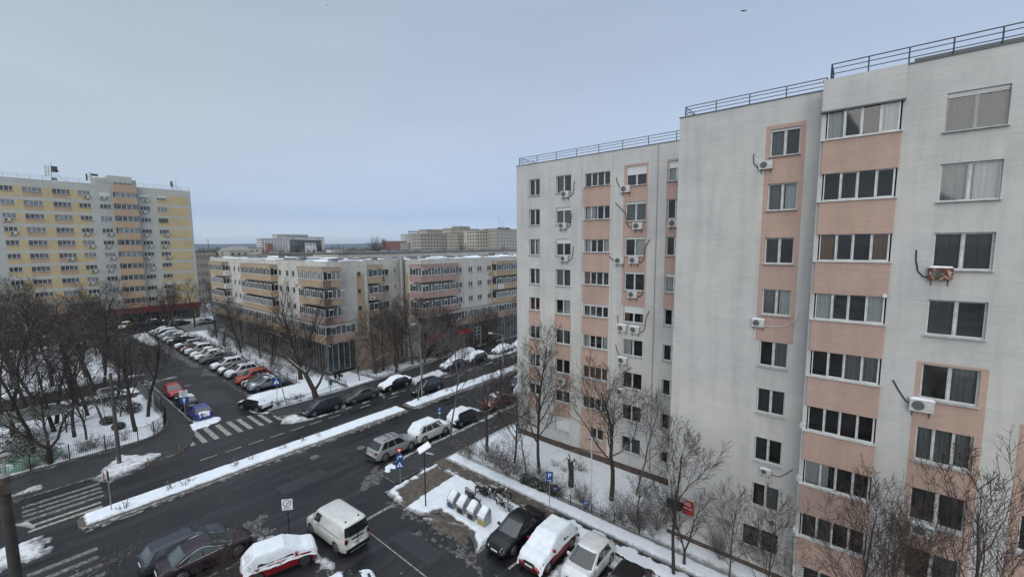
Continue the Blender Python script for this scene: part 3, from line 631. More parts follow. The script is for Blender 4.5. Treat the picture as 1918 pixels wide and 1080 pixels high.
# ------------------------------------------------------------------ yellow tower block (left)
S9 = 1.09
def zz(z): return H+(z-H)*S9
YB = 142.0
yb = thing('tower_block', 'ten storey grey and yellow banded apartment tower with a red shop fascia on the left', 'apartment building', (16, YB, 0))
YF = (-16, 0, 0)
cols = [(-2.9,-.77,3),(.65,2.45,3),(3.62,6.24,4),(7.68,10.3,4),(11.45,13.34,3),(14.66,16.49,3),(21.39,23.27,3),(24.62,26.47,3)]
rowsY = [31.68-2.672*i for i in range(10)]
op = []; pt = []
for i, zt in enumerate(rowsY):
    for a, b, n in cols: op.append((a*S9, b*S9, zz(zt-.95), zz(zt), n, i))
    pt.append((.62*S9, 13.32*S9, zz(zt-1.97), zz(zt+.08), 1)); pt.append((24.5*S9, 30.75*S9, zz(zt-1.97), zz(zt+.08), 1)); pt.append((-9.5*S9, -.6*S9, zz(zt-1.97), zz(zt+.08), 1))
    for a, b in ((3.62,6.24),(7.68,10.3)): pt.append((a*S9, b*S9, zz(zt-1.97), zz(zt-.95), 2))
op.append((17.2*S9, 20.9*S9, zz(34.2-.0)-.3, zz(34.2), 3, 0)) if False else None
facade('wall', -13, 31.26*S9, 3.6, zz(33.35), [o_[:4] for o_ in op], pt, [M['yel_g'], M['yel_y'], M['yel_o']], yb, YF, 0, reveal=.15, room=.3)
for o_ in op: 
    sh = .95 if (o_[5] == 0 and 15 < o_[0] < 17) else (.55 if (o_[5] == 0 and o_[0] > 22) else 0)
    window(yb, YF, 0, *o_[:4], o_[4], gm='glass_curt' if wr.random() < .3 else 'glass_far', rich=False, reveal=.06, shutter=sh, fm='brown_frame' if (o_[5] == 2 and o_[0] > 26) else 'white_pvc')
for i, zt in enumerate(rowsY):
    zb = zz(zt-.98); x0, x1 = 16.98*S9, 20.98*S9
    mb = MB(); mb.box(x0, x1, -.9, -.004, zb-1.63, zb); b = mb.build('balcony', M['yel_o'], yb, YF)
    mb = MB(); mb.box(x0+.05, x1-.05, -.78, -.004, zb+.001, zb+1.2); mb.build('core', M['dark_in'], b)
    strip(yb, (YF[0], -.86, 0), 0, x0+.25, x1-.2, zb+.03, zb+1.2, 4, 'glass_curt' if i in (0,3,5) else 'glass_far', open_every=1)
mb = MB(); mb.box(16.98*S9, 20.98*S9, -.9, -.004, zz(rowsY[0]+.1), zz(33.5)); mb.build('cornice', M['yel_o'], yb, YF)
mb = MB(); mb.box(-13, 31.26*S9, -.004+.02, 12, 0, zz(33.3)); 
mb2 = MB(); x1 = 31.26*S9; mb2.quad((x1,0,0),(x1,13,0),(x1,13,zz(33.35)),(x1,0,zz(33.35))); mb2.quad((-13,0,zz(33.2)),(x1,0,zz(33.2)),(x1,13,zz(33.2)),(-13,13,zz(33.2))); mb2.quad((-13,13,0),(x1,13,0),(x1,13,zz(33.35)),(-13,13,zz(33.35))); mb2.build('end_wall', M['yel_g'], yb, YF)
mb = MB(); mb.box(-13, 31.2*S9, -2.2, .0-.006, 3.0, 4.35); mb.build('shop_fascia', mat('fascia_dark_red', (.16,.014,.018), .6, col2=(.09,.012,.014), scale=1), yb, YF)
mb = MB(); mb.box(-13, 31.2*S9, -.2, -.02, 0, 2.999); mb.build('shop_wall', mat('shop_wall_grey', (.07,.07,.065), .8, col2=(.12,.12,.11), scale=.6), yb, YF)
for k in range(9): strip(yb, (YF[0], -.3, 0), 0, -8+k*4.5, -8+k*4.5+3.6, .4, 2.8, 4, 'glass_teal', 'grey_frame', open_every=2)
px0, px1 = 14.33*S9, 21.3*S9
mb = MB(); mb.box(px0, px1, 1.2, 8, zz(33.3), zz(34.9)); mb.box(16.3*S9, 20.5*S9, .6, 7, zz(33.3), zz(35.5)); mb.build('penthouse', M['yel_g'], yb, YF)
mb = MB()
for k in range(4): mb.box(17.4*S9+k*.85, 17.4*S9+k*.85+.6, .55, .598, zz(33.75), zz(34.0))
mb.build('penthouse_window', M['glass_far'], yb, YF)
mb = MB()
for f in (.5, .95): mb.tube([(-13,.3,zz(33.35)+f),(31.1*S9,.3,zz(33.35)+f)], .03, 4)
for k in range(25): x = -12+k*1.92; mb.tube([(x,.3,zz(33.3)),(x,.3,zz(33.35)+.95)], .03, 4)
mb.build('roof_railing', M['steel'], yb, YF)
def mast(label, px, py0, py1, Y, panels, brace=True):
    b = onY(px, py0, Y); tp = onY(px, py1, Y); h = tp.z-b.z
    t = thing('antenna_mast', label, 'antenna', (b.x, Y, b.z)); mb = MB(); mb.tube([(0,0,-.3),(0,0,h)], .07, 6)
    if brace: mb.tube([(0,0,h*.55),(2.4,0,-.2)], .04, 5); mb.tube([(0,0,h*.4),(0,2,-.2)], .04, 5)
    mb.build('mast', M['steel'], t)
    for dx, z0, w, hh, m in panels: mb = MB(); mb.box(dx-w/2, dx+w/2, -.25, -.08, z0, z0+hh); mb.tube([(dx,-.12,z0+hh*.5),(0,0,z0+hh*.5)], .03, 4); mb.build('antenna_panel', M[m], t)
    return t
mast('tall phone antenna mast with white panels on the left tower roof', 98, 337, 306, YB+2, [(-.9,.6,.28,2.6,'ac_w'),(-.45,.9,.25,2.2,'ac_w'),(.5,1.8,1.0,1.3,'ac_fan'),(.9,1.9,.5,.3,'red_sign'),(.3,0,.9,.5,'ac_fan')])
mast('cluster of drooping antenna panels beside the roof hut of the tower', 173, 342, 324, YB+2, [(-.9,.4,.3,1.6,'ac_fan'),(-.3,.6,.3,1.8,'ac_w'),(.5,1.6,1.2,.5,'ac_fan')], False)
mast('slim antenna mast near the right edge of the tower roof', 324, 356, 338, YB+2, [(-.3,.8,.4,1.4,'ac_fan'),(.7,0,.16,2.6,'ac_w')])
ylist = [(4,0),(5,0),(6,0),(0,1),(6,1),(1,2),(1,3),(4,3),(5,3),(6,3),(7,3),(4,4),(5,4),(6,4),(7,4),(3,5),(5,5),(6,5),(7,5),(4,6),(5,6),(6,6),(1,7),(4,7),(4,8),(7,8)]
on = ['first','second','third','fourth','fifth','sixth','seventh','eighth','ninth','tenth']
for c, r_ in ylist:
    a, b, n = cols[c]; x = (a+(b-a)*(.3 if (c*3+r_) % 2 else .62))*S9
    ac('air conditioner on the yellow tower, %s floor from top, %s column from left' % (on[r_], on[max(0, c-1)] if c < 6 else on[c]), (0,YB,0), 0, x, zz(rowsY[r_]-1.0)-.62, 1.25, snow=0, group='air conditioners on the yellow tower', y=0)
# ------------------------------------------------------------------ ground, roads, kerbs, snow
def sheet(name, pts, z, m, kind='structure'):
    mb = MB(); mb.add([(x,y,z) for x,y in pts], [tuple(range(len(pts)))]); return tag(mb.build(name, m), kind=kind)
sheet('ground', [(-6000,-3000),(9000,-3000),(9000,9000),(-6000,9000)], -.02, M['ground'])
sheet('road', [(-60,-30),(420,-30),(420,60),(60,60),(60,57),(26,57),(26,142),(-60,142)], 0.0, M['asphalt'])
def slab(name, poly, z, top, side=None, kind='structure'):
    """raised slab with a kerb edge"""
    mb = MB(); n = len(poly)
    cx = sum(p[0] for p in poly)/n; cy = sum(p[1] for p in poly)/n
    mb.add([(x,y,z) for x,y in poly], [tuple(range(n))], 0)
    mb.add([(x,y,-.01) for x,y in poly]+[(x,y,z) for x,y in poly], [(i,(i+1)%n,(i+1)%n+n,i+n) for i in range(n)], 1)
    o = mb.build(name, [top, side or M['kerb']]); return tag(o, kind=kind)
def kerb(name, pts, w=.16, z=.14, closed=False):
    mb = MB(); n = len(pts); pts = [Vector((p[0],p[1],0)) for p in pts]
    for i in range(n if closed else n-1):
        a, b = pts[i], pts[(i+1) % n]; d = (b-a).normalized(); s = Vector((-d.y, d.x, 0))*w/2; L = (b-a).length; k = max(1, round(L/1.0))
        for q in range(k):
            p0 = a+d*(L*q/k+.008); p1 = a+d*(L*(q+1)/k-.008)
            vs = [p0-s, p1-s, p1+s, p0+s]; mb.add([(v.x,v.y,.002) for v in vs]+[(v.x,v.y,z) for v in vs], [(4,5,6,7),(0,1,5,4),(1,2,6,5),(2,3,7,6),(3,0,4,7)])
    o = mb.build(name, M['kerb']); return tag(o, kind='structure')
park = [(-40,54),(7.1,54.05),(8.4,54.5),(9.4,55.8),(10.1,58),(10.4,61),(10.5,76.5),(-40,76.5)]
walk = [(-40,49.6),(3.4,48.9),(6,48.0),(9.3,48.6),(10.5,50.2),(11.3,52.5),(11.5,55),(11.75,57),(11.75,77.5),(10.52,77.5),(10.52,61),(10.2,57.9),(9.5,55.7),(8.5,54.4),(7.1,53.9),(-40,53.9)]
slab('pavement', walk, .12, M['pavement']); slab('park_ground', park, .20, M['ground'])
slab('pavement', [(18.6,50.2),(20.7,49.6),(60,50.4),(95,50.4),(95,56),(60,56),(36,53.2),(24,52.6),(18.6,52.8)], .12, M['pavement'])
slab('verge', [(18.6,52.81),(24,52.61),(36,53.21),(60,56.01),(95,56.01),(95,57.2),(29.5,60.3),(29.5,118),(25.1,118),(25.1,60.4),(18.7,60.4)], .16, M['ground'])
slab('park_far_ground', [(-40,83),(10.2,83),(10.2,124),(-40,124)], .18, M['ground'])
slab('pavement', [(-13,136),(60,136),(60,142),(-13,142)], .1, M['pavement']) if False else None
med1 = [(2.4,40.15),(29.0,40.15),(29.0,42.25),(2.4,42.25),(1.85,41.7),(1.85,40.7)]; med2 = [(29.9,40.15),(180,40.15),(180,42.25),(29.9,42.25)]
slab('median', med1, .16, M['mud']); slab('median', med2, .16, M['mud'])
slab('pavement', [(19.0,28.4),(60,28.4),(200,28.4),(200,31.2),(19.8,31.2),(19.0,30.5)], .12, M['pavement'])
slab('garden_ground', [(25.45,-20),(60,-20),(60,28.2),(25.45,28.2)], .14, M['ground'])
slab('pavement', [(23.0,15.8),(24.15,15.8),(24.15,28.39),(23.0,28.39)], .11, M['mud'])
slab('verge', [(24.16,-20),(25.44,-20),(25.44,28.2),(24.16,28.2)], .13, M['ground'])
slab('traffic_island', [(18.0,27.7),(22.98,27.9),(22.98,17.9),(17.8,17.85),(18.6,19.4),(18.8,22.7),(18.0,23.2),(17.6,25.0)], .12, M['mud'])
slab('parking_bay', [(22.9,-20),(24.15,-20),(24.15,15.7),(22.9,15.7)], .10, M['pavement'])
# paint
def marks(name, quads, m, z=.004):
    mb = MB()
    for q in quads: mb.add([(x,y,z) for x,y in q], [(0,1,2,3)])
    return tag(mb.build(name, m), kind='structure')
zeb = []
for a, b, y0, y1 in ((10.3,10.7,49.5,51.5),(11.2,11.65,49.35,53.5),(12.2,12.65,49.35,53.5),(13.3,13.75,49.35,53.4),(14.35,14.8,49.3,53.4),(15.3,15.75,49.3,53.3),(16.4,16.8,49.3,53.4),(17.35,17.75,49.4,53.0),(18.35,18.7,49.3,51.2)): zeb.append([(a,y0),(b,y0),(b,y1),(a,y1)])
marks('zebra_crossing', zeb, M['paint'])
dash = [[(x,45.38),(x+1.35,45.40),(x+1.35,45.54),(x,45.52)] for x in (10.0,12.0,14.0,16.0,18.0,20.0,22.1)] + [[(x,45.45),(x+1.35,45.45),(x+1.35,45.6),(x,45.6)] for x in np.arange(26,90,4.0)]
marks('lane_marking', dash, M['paint'])
marks('zebra_crossing', [[(-.4,y),(3.3,y),(3.3,y+.36),(-.4,y+.36)] for y in (42.75,43.55,)], M['paint'])
marks('worn_crossing', [[(-.6,y),(3.6,y),(3.6,y+.42),(-.6,y+.42)] for y in (44.6,45.5,46.3,47.2)], M['paint_faint'])
marks('worn_crossing', [[(-.6,y),(2.4,y),(2.4,y+.42),(-.6,y+.42)] for y in (33.5,34.6,35.7,36.8)], M['paint_faint'])
marks('parking_line', [[(14.32,18.4),(14.40,18.4),(14.44,25.2),(14.37,25.2)],[(14.9,25.95),(17.4,25.95),(17.4,26.2),(14.9,26.2)],[(17.9,15.2),(18.8,15.15),(18.8,15.3),(17.9,15.35)]], M['paint'])
marks('parking_line', [[(19.6,y),(24,y),(24,y+.1),(19.6,y+.1)] for y in (60.6,63.0,65.4,67.9,70.3)], M['paint_faint'])
kerb('kerb', [(2.3,40.0),(29.0,40.0)], .2, .15); kerb('kerb', [(29.9,40.0),(90,40.0)], .2, .15); kerb('kerb', [(2.3,42.38),(29,42.38)], .16, .13)
kerb('kerb', [(17.9,17.75),(22.9,17.78)]); kerb('kerb', [(24.2,16),(24.2,28.2)], .1, .16); kerb('kerb', [(11.95,56.5),(11.95,77)], .2, .13)
kerb('kerb', [(17.6,22.95),(19.2,19.2)], .14, .15); kerb('kerb', [(18.3,24.9),(23.0,24.95)], .14, .2)
rp_ = R_(9)
marks('road_seam', [[(x, 46.05+.25*math.sin(x*.35)), (x+.8, 46.05+.25*math.sin((x+.8)*.35)), (x+.8, 46.10+.25*math.sin((x+.8)*.35)), (x, 46.10+.25*math.sin(x*.35))] for x in np.arange(-4, 28, .8)]+[[(-4,36.1),(60,36.0),(60,36.04),(-4,36.15)]], M['black'], .003)
marks('road_patch', [[(14.9,60.5),(17.2,60.4),(17.3,66.8),(15.0,66.9)],[(16.0,78.0),(18.6,78.4),(18.0,82.0),(16.2,81.2)],[(12.6,33.9),(16.4,34.2),(16.2,35.5),(12.5,35.3)],[(26,36.3),(33,36.3),(33,37.4),(26,37.4)],[(15.0,19.2),(16.3,19.2),(16.3,23.0),(15.0,23.1)]], mat('asphalt_patch', (.009,.009,.011), .45, col2=(.02,.02,.022), scale=3), .002)
for x_, y_, l_ in ((16.9,37.9,'round manhole cover in the near carriageway ahead of the van'),(15.2,72.2,'round manhole cover in the side street by the parked row'),(20.6,36.2,'round manhole cover in the near carriageway by the silver off roader')):
    t = thing('manhole_cover', l_, 'manhole cover', (x_,y_,.002), 0, 'manhole covers'); mb = MB(); mb.tube([(0,0,0),(0,0,.012)], .34, 20, smooth=False); mb.build('lid', M['roof_cap'], t); mb = MB(); mb.tube([(.37*math.cos(q*PI/12),.37*math.sin(q*PI/12),.006) for q in range(25)], .02, 4, cap=False); mb.build('rim', M['concrete'], t)
# snow lying on all of that (real heaped geometry, edges sink under the asphalt)
snow_bed('snow_cover', [[(x+.0,y) for x,y in park]], .20, .07, M['snow_grass'], res=.3, edge=.5, label='thin snow with grass showing through over the fenced park')
snow_bed('snow_cover', [[(-30,84),(10,84),(10,123),(-30,123)]], .18, .07, M['snow_grass'], res=.6, ragged=1.5)
snow_bed('snow_cover', [[(3.2,48.7),(5.4,52.6),(6.8,50.9),(8.6,49.9),(7.5,48.5),(4.2,46.8)]], .10, .12, M['snow_dirty'], res=.12)
snow_bed('snow_cover', [[(10.9,54.1),(12.0,56.9),(13.5,56.6),(14.7,55.3),(14.2,54.2),(12.4,53.6),(11.4,53.2)]], .0, .12, M['snow'], res=.12)
snow_bed('snow_cover', [[(-12,49.3),(.6,49.4),(.6,50.7),(-12,51)]], .10, .12, M['snow_dirty'], res=.15)
snow_bed('snow_cover', [[(-12,38.4),(.5,38.5),(.4,41.8),(-12,42.1)]], .0, .16, M['snow_dirty'], res=.14, ragged=.8)
snow_bed('snow_cover', [[(2.1,40.3),(28.95,40.3),(28.95,42.3),(2.1,42.3)]], .16, .12, M['snow'], res=.14, edge=.2, ragged=.12, bump=.15)
snow_bed('snow_cover', [[(30.0,40.3),(120,40.3),(120,42.3),(30.0,42.3)]], .16, .12, M['snow'], res=.2, edge=.2, ragged=.12)
snow_bed('snow_cover', [[(2.0,39.7),(29,39.7),(29,40.0),(2,40.0)],[(29.6,39.7),(90,39.7),(90,40),(29.6,40)]], .0, .06, M['snow_dirty'], res=.12, edge=.12, ragged=.4)
snow_bed('snow_cover', [[(18.8,52.9),(24,52.8),(28.9,53.2),(28.7,58.6),(29.4,60.3),(29.4,117),(25.4,117),(25.2,60.5),(18.9,60.4)]], .16, .1, M['snow_grass'], res=.25)
snow_bed('snow_cover', [[(33.3,53.4),(60,56.2),(95,56.2),(95,57),(46,56.8),(34.4,59.0),(33.0,58.5)]], .16, .1, M['snow_grass'], res=.25)
snow_bed('snow_cover', [[(28.8,53.0),(33.4,53.3),(33,60.2),(29.2,60.2)]], .14, .06, M['snow'], res=.2, ragged=.2)
snow_bed('snow_cover', [[(17.9,48.2),(18.7,47.0),(21.5,46.4),(30,46.35),(60,46.3),(60,46.75),(31,46.8),(24.5,46.9),(20.9,47.1),(20.4,49.9),(19.0,50.1)]], .0, .10, M['snow_dirty'], res=.12, ragged=.35)
snow_bed('snow_cover', [[(24.5,47.0),(25.5,47.0),(25.5,49.6),(24.5,49.6)],[(29.8,47.2),(30.8,47.2),(30.8,49.9),(29.8,49.9)],[(35.4,47),(42,47.2),(42.3,50.2),(35.6,50.1)],[(52,47.6),(75,47.6),(75,50.3),(51.6,50.3)]], .0, .18, M['snow_dirty'], res=.15)
snow_bed('snow_cover', [[(-.0+20.2,30.9),(24,30.9),(60,30.9),(60,31.7),(24,31.75),(20.2,31.5)]], .06, .14, M['snow_dirty'], res=.12, ragged=.3)
snow_bed('snow_cover', [[(19.3,29.9),(20.6,30.0),(20.9,31.4),(19.4,31.3)]], .06, .14, M['snow'], res=.1)
snow_bed('snow_cover', [[(33.2,30.9),(60,30.9),(60,32.0),(33.2,32.0)],[(28.1,31.3),(29.5,31.3),(29.5,33.4),(28.1,33.2)],[(44,31),(44,34.2),(60,34.4),(60,31)]], .05, .16, M['snow_dirty'], res=.15)
snow_bed('snow_cover', [[(25.5,-12),(60,-12),(60,28.1),(25.5,28.1)]], .14, .10, M['snow_grass'], res=.22, edge=.3, ragged=.15)
snow_bed('snow_cover', [[(24.22,-10),(25.5,-10),(25.5,28.1),(24.22,28.1)]], .13, .10, M['snow'], res=.13, edge=.15, ragged=.1)
snow_bed('snow_cover', [[(22.7,-10),(24.3,-10),(24.3,15.4),(23.2,15.8),(22.7,13.5)]], .08, .08, M['snow'], res=.15)
snow_bed('snow_cover', [[(23.0,16),(23.35,16),(23.3,28),(23.0,28)],[(23.95,16),(24.15,16),(24.15,28),(23.9,28)]], .11, .05, M['snow_dirty'], res=.1, edge=.1, ragged=.4)
snow_bed('snow_cover', [[(18.3,25.2),(22.6,25.4),(23.05,27.6),(23.1,25),(23.05,17.85),(17.7,17.7),(18.75,19.2),(18.95,22.7),(17.9,23.3),(17.4,25.0)]], .12, .12, M['snow'], res=.08, ragged=.22, edge=.22)
snow_bed('snow_cover', [[(17.9,27.9),(23.4,28.2),(23.4,27.6),(18.4,27.3),(18.1,25.2),(17.5,25.3)]], .11, .13, M['snow'], res=.09, edge=.2, ragged=.3)
snow_bed('snow_cover', [[(22.6,25.0),(23.0,25.0),(23.0,27.8),(22.6,27.8)]], .11, .1, M['snow_dirty'], res=.09, ragged=.4)
snow_bed('slush_heap', [[(17.2,28.4),(18.1,25.0),(17.6,23.2),(18.6,21.8),(18.2,19.2),(17.7,17.7),(17.0,15.9),(16.2,17.5),(17.0,19.5),(16.9,22.5),(16.7,25)]], .0, .05, M['slush'], res=.09, ragged=.9, fine=3.4, edge=.6)
snow_bed('slush_heap', [[(18.2,25.3),(22.3,25.5),(22.4,27.4),(18.6,27.0)]], .12, .05, M['mud'], res=.15)
snow_bed('slush_heap', [[(17.8,18.6),(18.5,19.4),(18.7,22.5),(18.0,22.9),(17.5,21)]], .12, .05, M['mud'], res=.12)
snow_bed('snow_cover', [[(18.8,14.9),(22.8,14.9),(22.8,15.4),(18.8,15.3)],[(17.8,12.2),(23,12.2),(23,13.4),(17.8,13.3)],[(18.2,9.6),(23,9.6),(23,10.8),(18.2,10.8)],[(21.5,9),(23.3,9),(23.3,15),(21.8,15)]], .0, .07, M['snow_dirty'], res=.1, ragged=.3)
snow_bed('slush_heap', [[(16.0,23.2),(16.6,23.2),(17.3,18),(16.9,13),(16.1,13),(16.4,18)],[(14.9,17.5),(15.6,17.5),(15.9,11),(15.2,11)],[(12.0,19.5),(13.4,19.0),(13.6,16),(12.4,16)]], .0, .05, M['slush'], res=.09, ragged=1.0, fine=3.4, edge=.5)
snow_bed('slush_heap', [[(7.8,30.4),(9.2,29.6),(10.6,29.8),(10.2,31.0),(11.6,32.3),(9.4,32.6),(7.9,31.9)]], .0, .09, M['slush'], res=.1, ragged=.7)
snow_bed('snow_cover', [[(9.0,29.4),(10.3,28.9),(10.6,29.4),(9.3,30.0)],[(10.9,27.2),(11.5,25.3),(11.5,22.5),(10.9,22.4),(10.6,25)]], .0, .1, M['snow_dirty'], res=.09, ragged=.4)
snow_bed('slush_heap', [[(11.0,24.6),(11.4,21),(13.6,20.0),(13.2,18.0),(9,17),(8.5,22)]], .0, .05, M['slush'], res=.1, ragged=1.3, fine=3, edge=.6)
snow_bed('slush_heap', [[(3.0,29.0),(9.3,28.6),(9.2,28.3),(3,28.5)],[(16.5,30.2),(19.6,32.0),(19.8,30.6),(18.5,29.5),(17.0,29.2)],[(23.0,28.6),(27.5,29.6),(31,30.8),(31,30.0),(26,28.7)]], .06, .06, M['slush'], res=.12, ragged=.6)
snow_bed('slush_heap', [[(18.6,71.8),(19.5,71.8),(19.5,60.8),(18.9,60.8)],[(18.0,82),(19.6,82),(19.6,108),(17.5,108)],[(17.6,76),(19.6,74),(19.6,82)]], .0, .05, M['slush'], res=.2, ragged=.8)
snow_bed('snow_cover', [[(16.9,54.2),(17.3,57.4),(17.9,57.6),(17.8,54),(19,52.9),(18.3,52.2)],[(17,108),(19.4,108),(19.9,126),(16.5,124)]], .0, .1, M['snow_dirty'], res=.15, ragged=.5)
snow_bed('snow_cover', [[(11.75,57),(11.98,57),(11.98,77),(11.75,77)],[(10.6,76.6),(12.4,76.9),(15.4,77.9),(15.2,78.5),(12,77.8)],[(9,82.6),(12.6,83),(11.5,84.4),(9,84)]], .1, .1, M['snow_dirty'], res=.12, edge=.15, ragged=.4)
snow_bed('snow_cover', [[(24.2,100),(25.3,100),(25.3,125),(20,126),(20,122),(24.2,121)]], .0, .25, M['snow'], res=.3, ragged=.8)
snow_bed('snow_cover', [[(20,57.4),(24.8,57.4),(24.8,60.3),(20,60.3)]], .16, .1, M['snow_grass'], res=.2)
# pond-like green playground patch and far park path in the fenced park
sheet('playground', [(-1.5,54.6),(1.6,55.0),(2.3,57.2),(1.4,60.2),(-1.0,61.6),(-6,61),(-6,55)], .33, mat('green_play_surface', (.10,.20,.14), .8, col2=(.55,.6,.6), scale=1.8, lo=.5, hi=.62))
sheet('park_path', [(-8,74.0),(9.5,70.8),(10.3,72.8),(-8,76.3)], .31, M['pavement'])
hutm = mat('hut_roof', (.075,.085,.08), .8, col2=(.14,.15,.14), scale=2)
t = thing('garden_shelter', 'low dark grey shelter roof seen through branches in the park', 'shelter', (.5,64.5,.2)); mb = MB()
mb.add([(-2.6,-2,2.2),(2.6,-2,2.2),(2.6,2,2.2),(-2.6,2,2.2),(0,0,3.1)], [(0,1,4),(1,2,4),(2,3,4),(3,0,4),(3,2,1,0)]); mb.build('roof', hutm, t)
mb = MB(); [mb.cyl(x,y,0,2.2,.07,6) for x in (-2.3,2.3) for y in (-1.7,1.7)]; mb.build('post', M['bark'], t)
# ------------------------------------------------------------------ cars
def interp(P, x):
    for i in range(len(P)-1):
        if x <= P[i+1][0]:
            t = (x-P[i][0])/max(1e-6, P[i+1][0]-P[i][0]); t = min(1, max(0, t)); return P[i][1]*(1-t)+P[i+1][1]*t
    return P[-1][1]
# kind: L, W, H, belt z, body top profile [(x/L,z)], greenhouse: cowl x, roof front x, roof rear x, tail x (metres), wheel radius, wheel x, side window splits
KIND = {
 'hatch': dict(L=4.05,W=1.76,H=1.49,belt=.95,top=[(-.5,.50),(-.494,.78),(-.475,.93),(-.40,.97),(0,.96),(.27,.95),(.37,.90),(.45,.79),(.485,.64),(.5,.42)],g=(1.28,.22,-1.30,-1.90),wr=.32,wx=(1.26,-1.24),sp=[(.10,.47),(.50,.83)]),
 'sedan': dict(L=4.55,W=1.78,H=1.45,belt=.93,top=[(-.5,.55),(-.494,.86),(-.475,1.0),(-.38,1.02),(0,.96),(.24,.94),(.36,.88),(.45,.78),(.485,.64),(.5,.42)],g=(1.25,.20,-.95,-1.88),wr=.33,wx=(1.38,-1.32),sp=[(.12,.47),(.50,.80)]),
 'wagon': dict(L=4.6,W=1.78,H=1.50,belt=.94,top=[(-.5,.5),(-.494,.84),(-.48,.98),(0,.96),(.24,.95),(.36,.89),(.45,.79),(.485,.64),(.5,.42)],g=(1.28,.3,-1.72,-2.2),wr=.32,wx=(1.4,-1.3),sp=[(.10,.38),(.41,.68),(.71,.93)]),
 'suv': dict(L=4.45,W=1.85,H=1.70,belt=1.05,top=[(-.5,.55),(-.494,.92),(-.475,1.08),(0,1.07),(.25,1.05),(.37,.99),(.455,.88),(.488,.70),(.5,.45)],g=(1.25,.42,-1.5,-2.10),wr=.36,wx=(1.36,-1.32),sp=[(.09,.40),(.43,.70),(.73,.93)]),
 'mpv': dict(L=4.35,W=1.80,H=1.64,belt=1.0,top=[(-.5,.55),(-.494,.88),(-.48,1.02),(0,1.02),(.32,1.0),(.41,.91),(.465,.78),(.49,.62),(.5,.42)],g=(1.62,.52,-1.66,-2.10),wr=.32,wx=(1.36,-1.3),sp=[(.07,.20),(.23,.50),(.53,.76),(.79,.95)]),
 'van': dict(L=4.9,W=1.92,H=1.96,belt=1.18,top=[(-.5,.5),(-.492,1.1),(-.485,1.18),(0,1.18),(.30,1.16),(.40,1.04),(.475,.86),(.495,.62),(.5,.42)],g=(1.62,.98,-2.28,-2.42),wr=.34,wx=(1.62,-1.38),sp=[(.05,.235)]),
}
def car_geo(k):
    K = KIND[k]; L, Wd = K['L'], K['W']; top = [(a*L, z) for a, z in K['top']]
    def hw(x):
        t = abs(x)/(L/2); return Wd/2*(1-.16*max(0, (t-.72)/.28)**2.2)
    return K, L, Wd, top, hw
def gh_level(K, t):
    c, rf, rr, tl = K['g']; b = 1-(1-t)**1.0
    w0 = K['W']/2*.955; w1 = K['W']/2*(.78 if K is not KIND['van'] else .86)
    return tl+(rr-tl)*b, c+(rf-c)*b, w0+(w1-w0)*b, K['belt']-.03+(K['H']-K['belt']+.03)*t
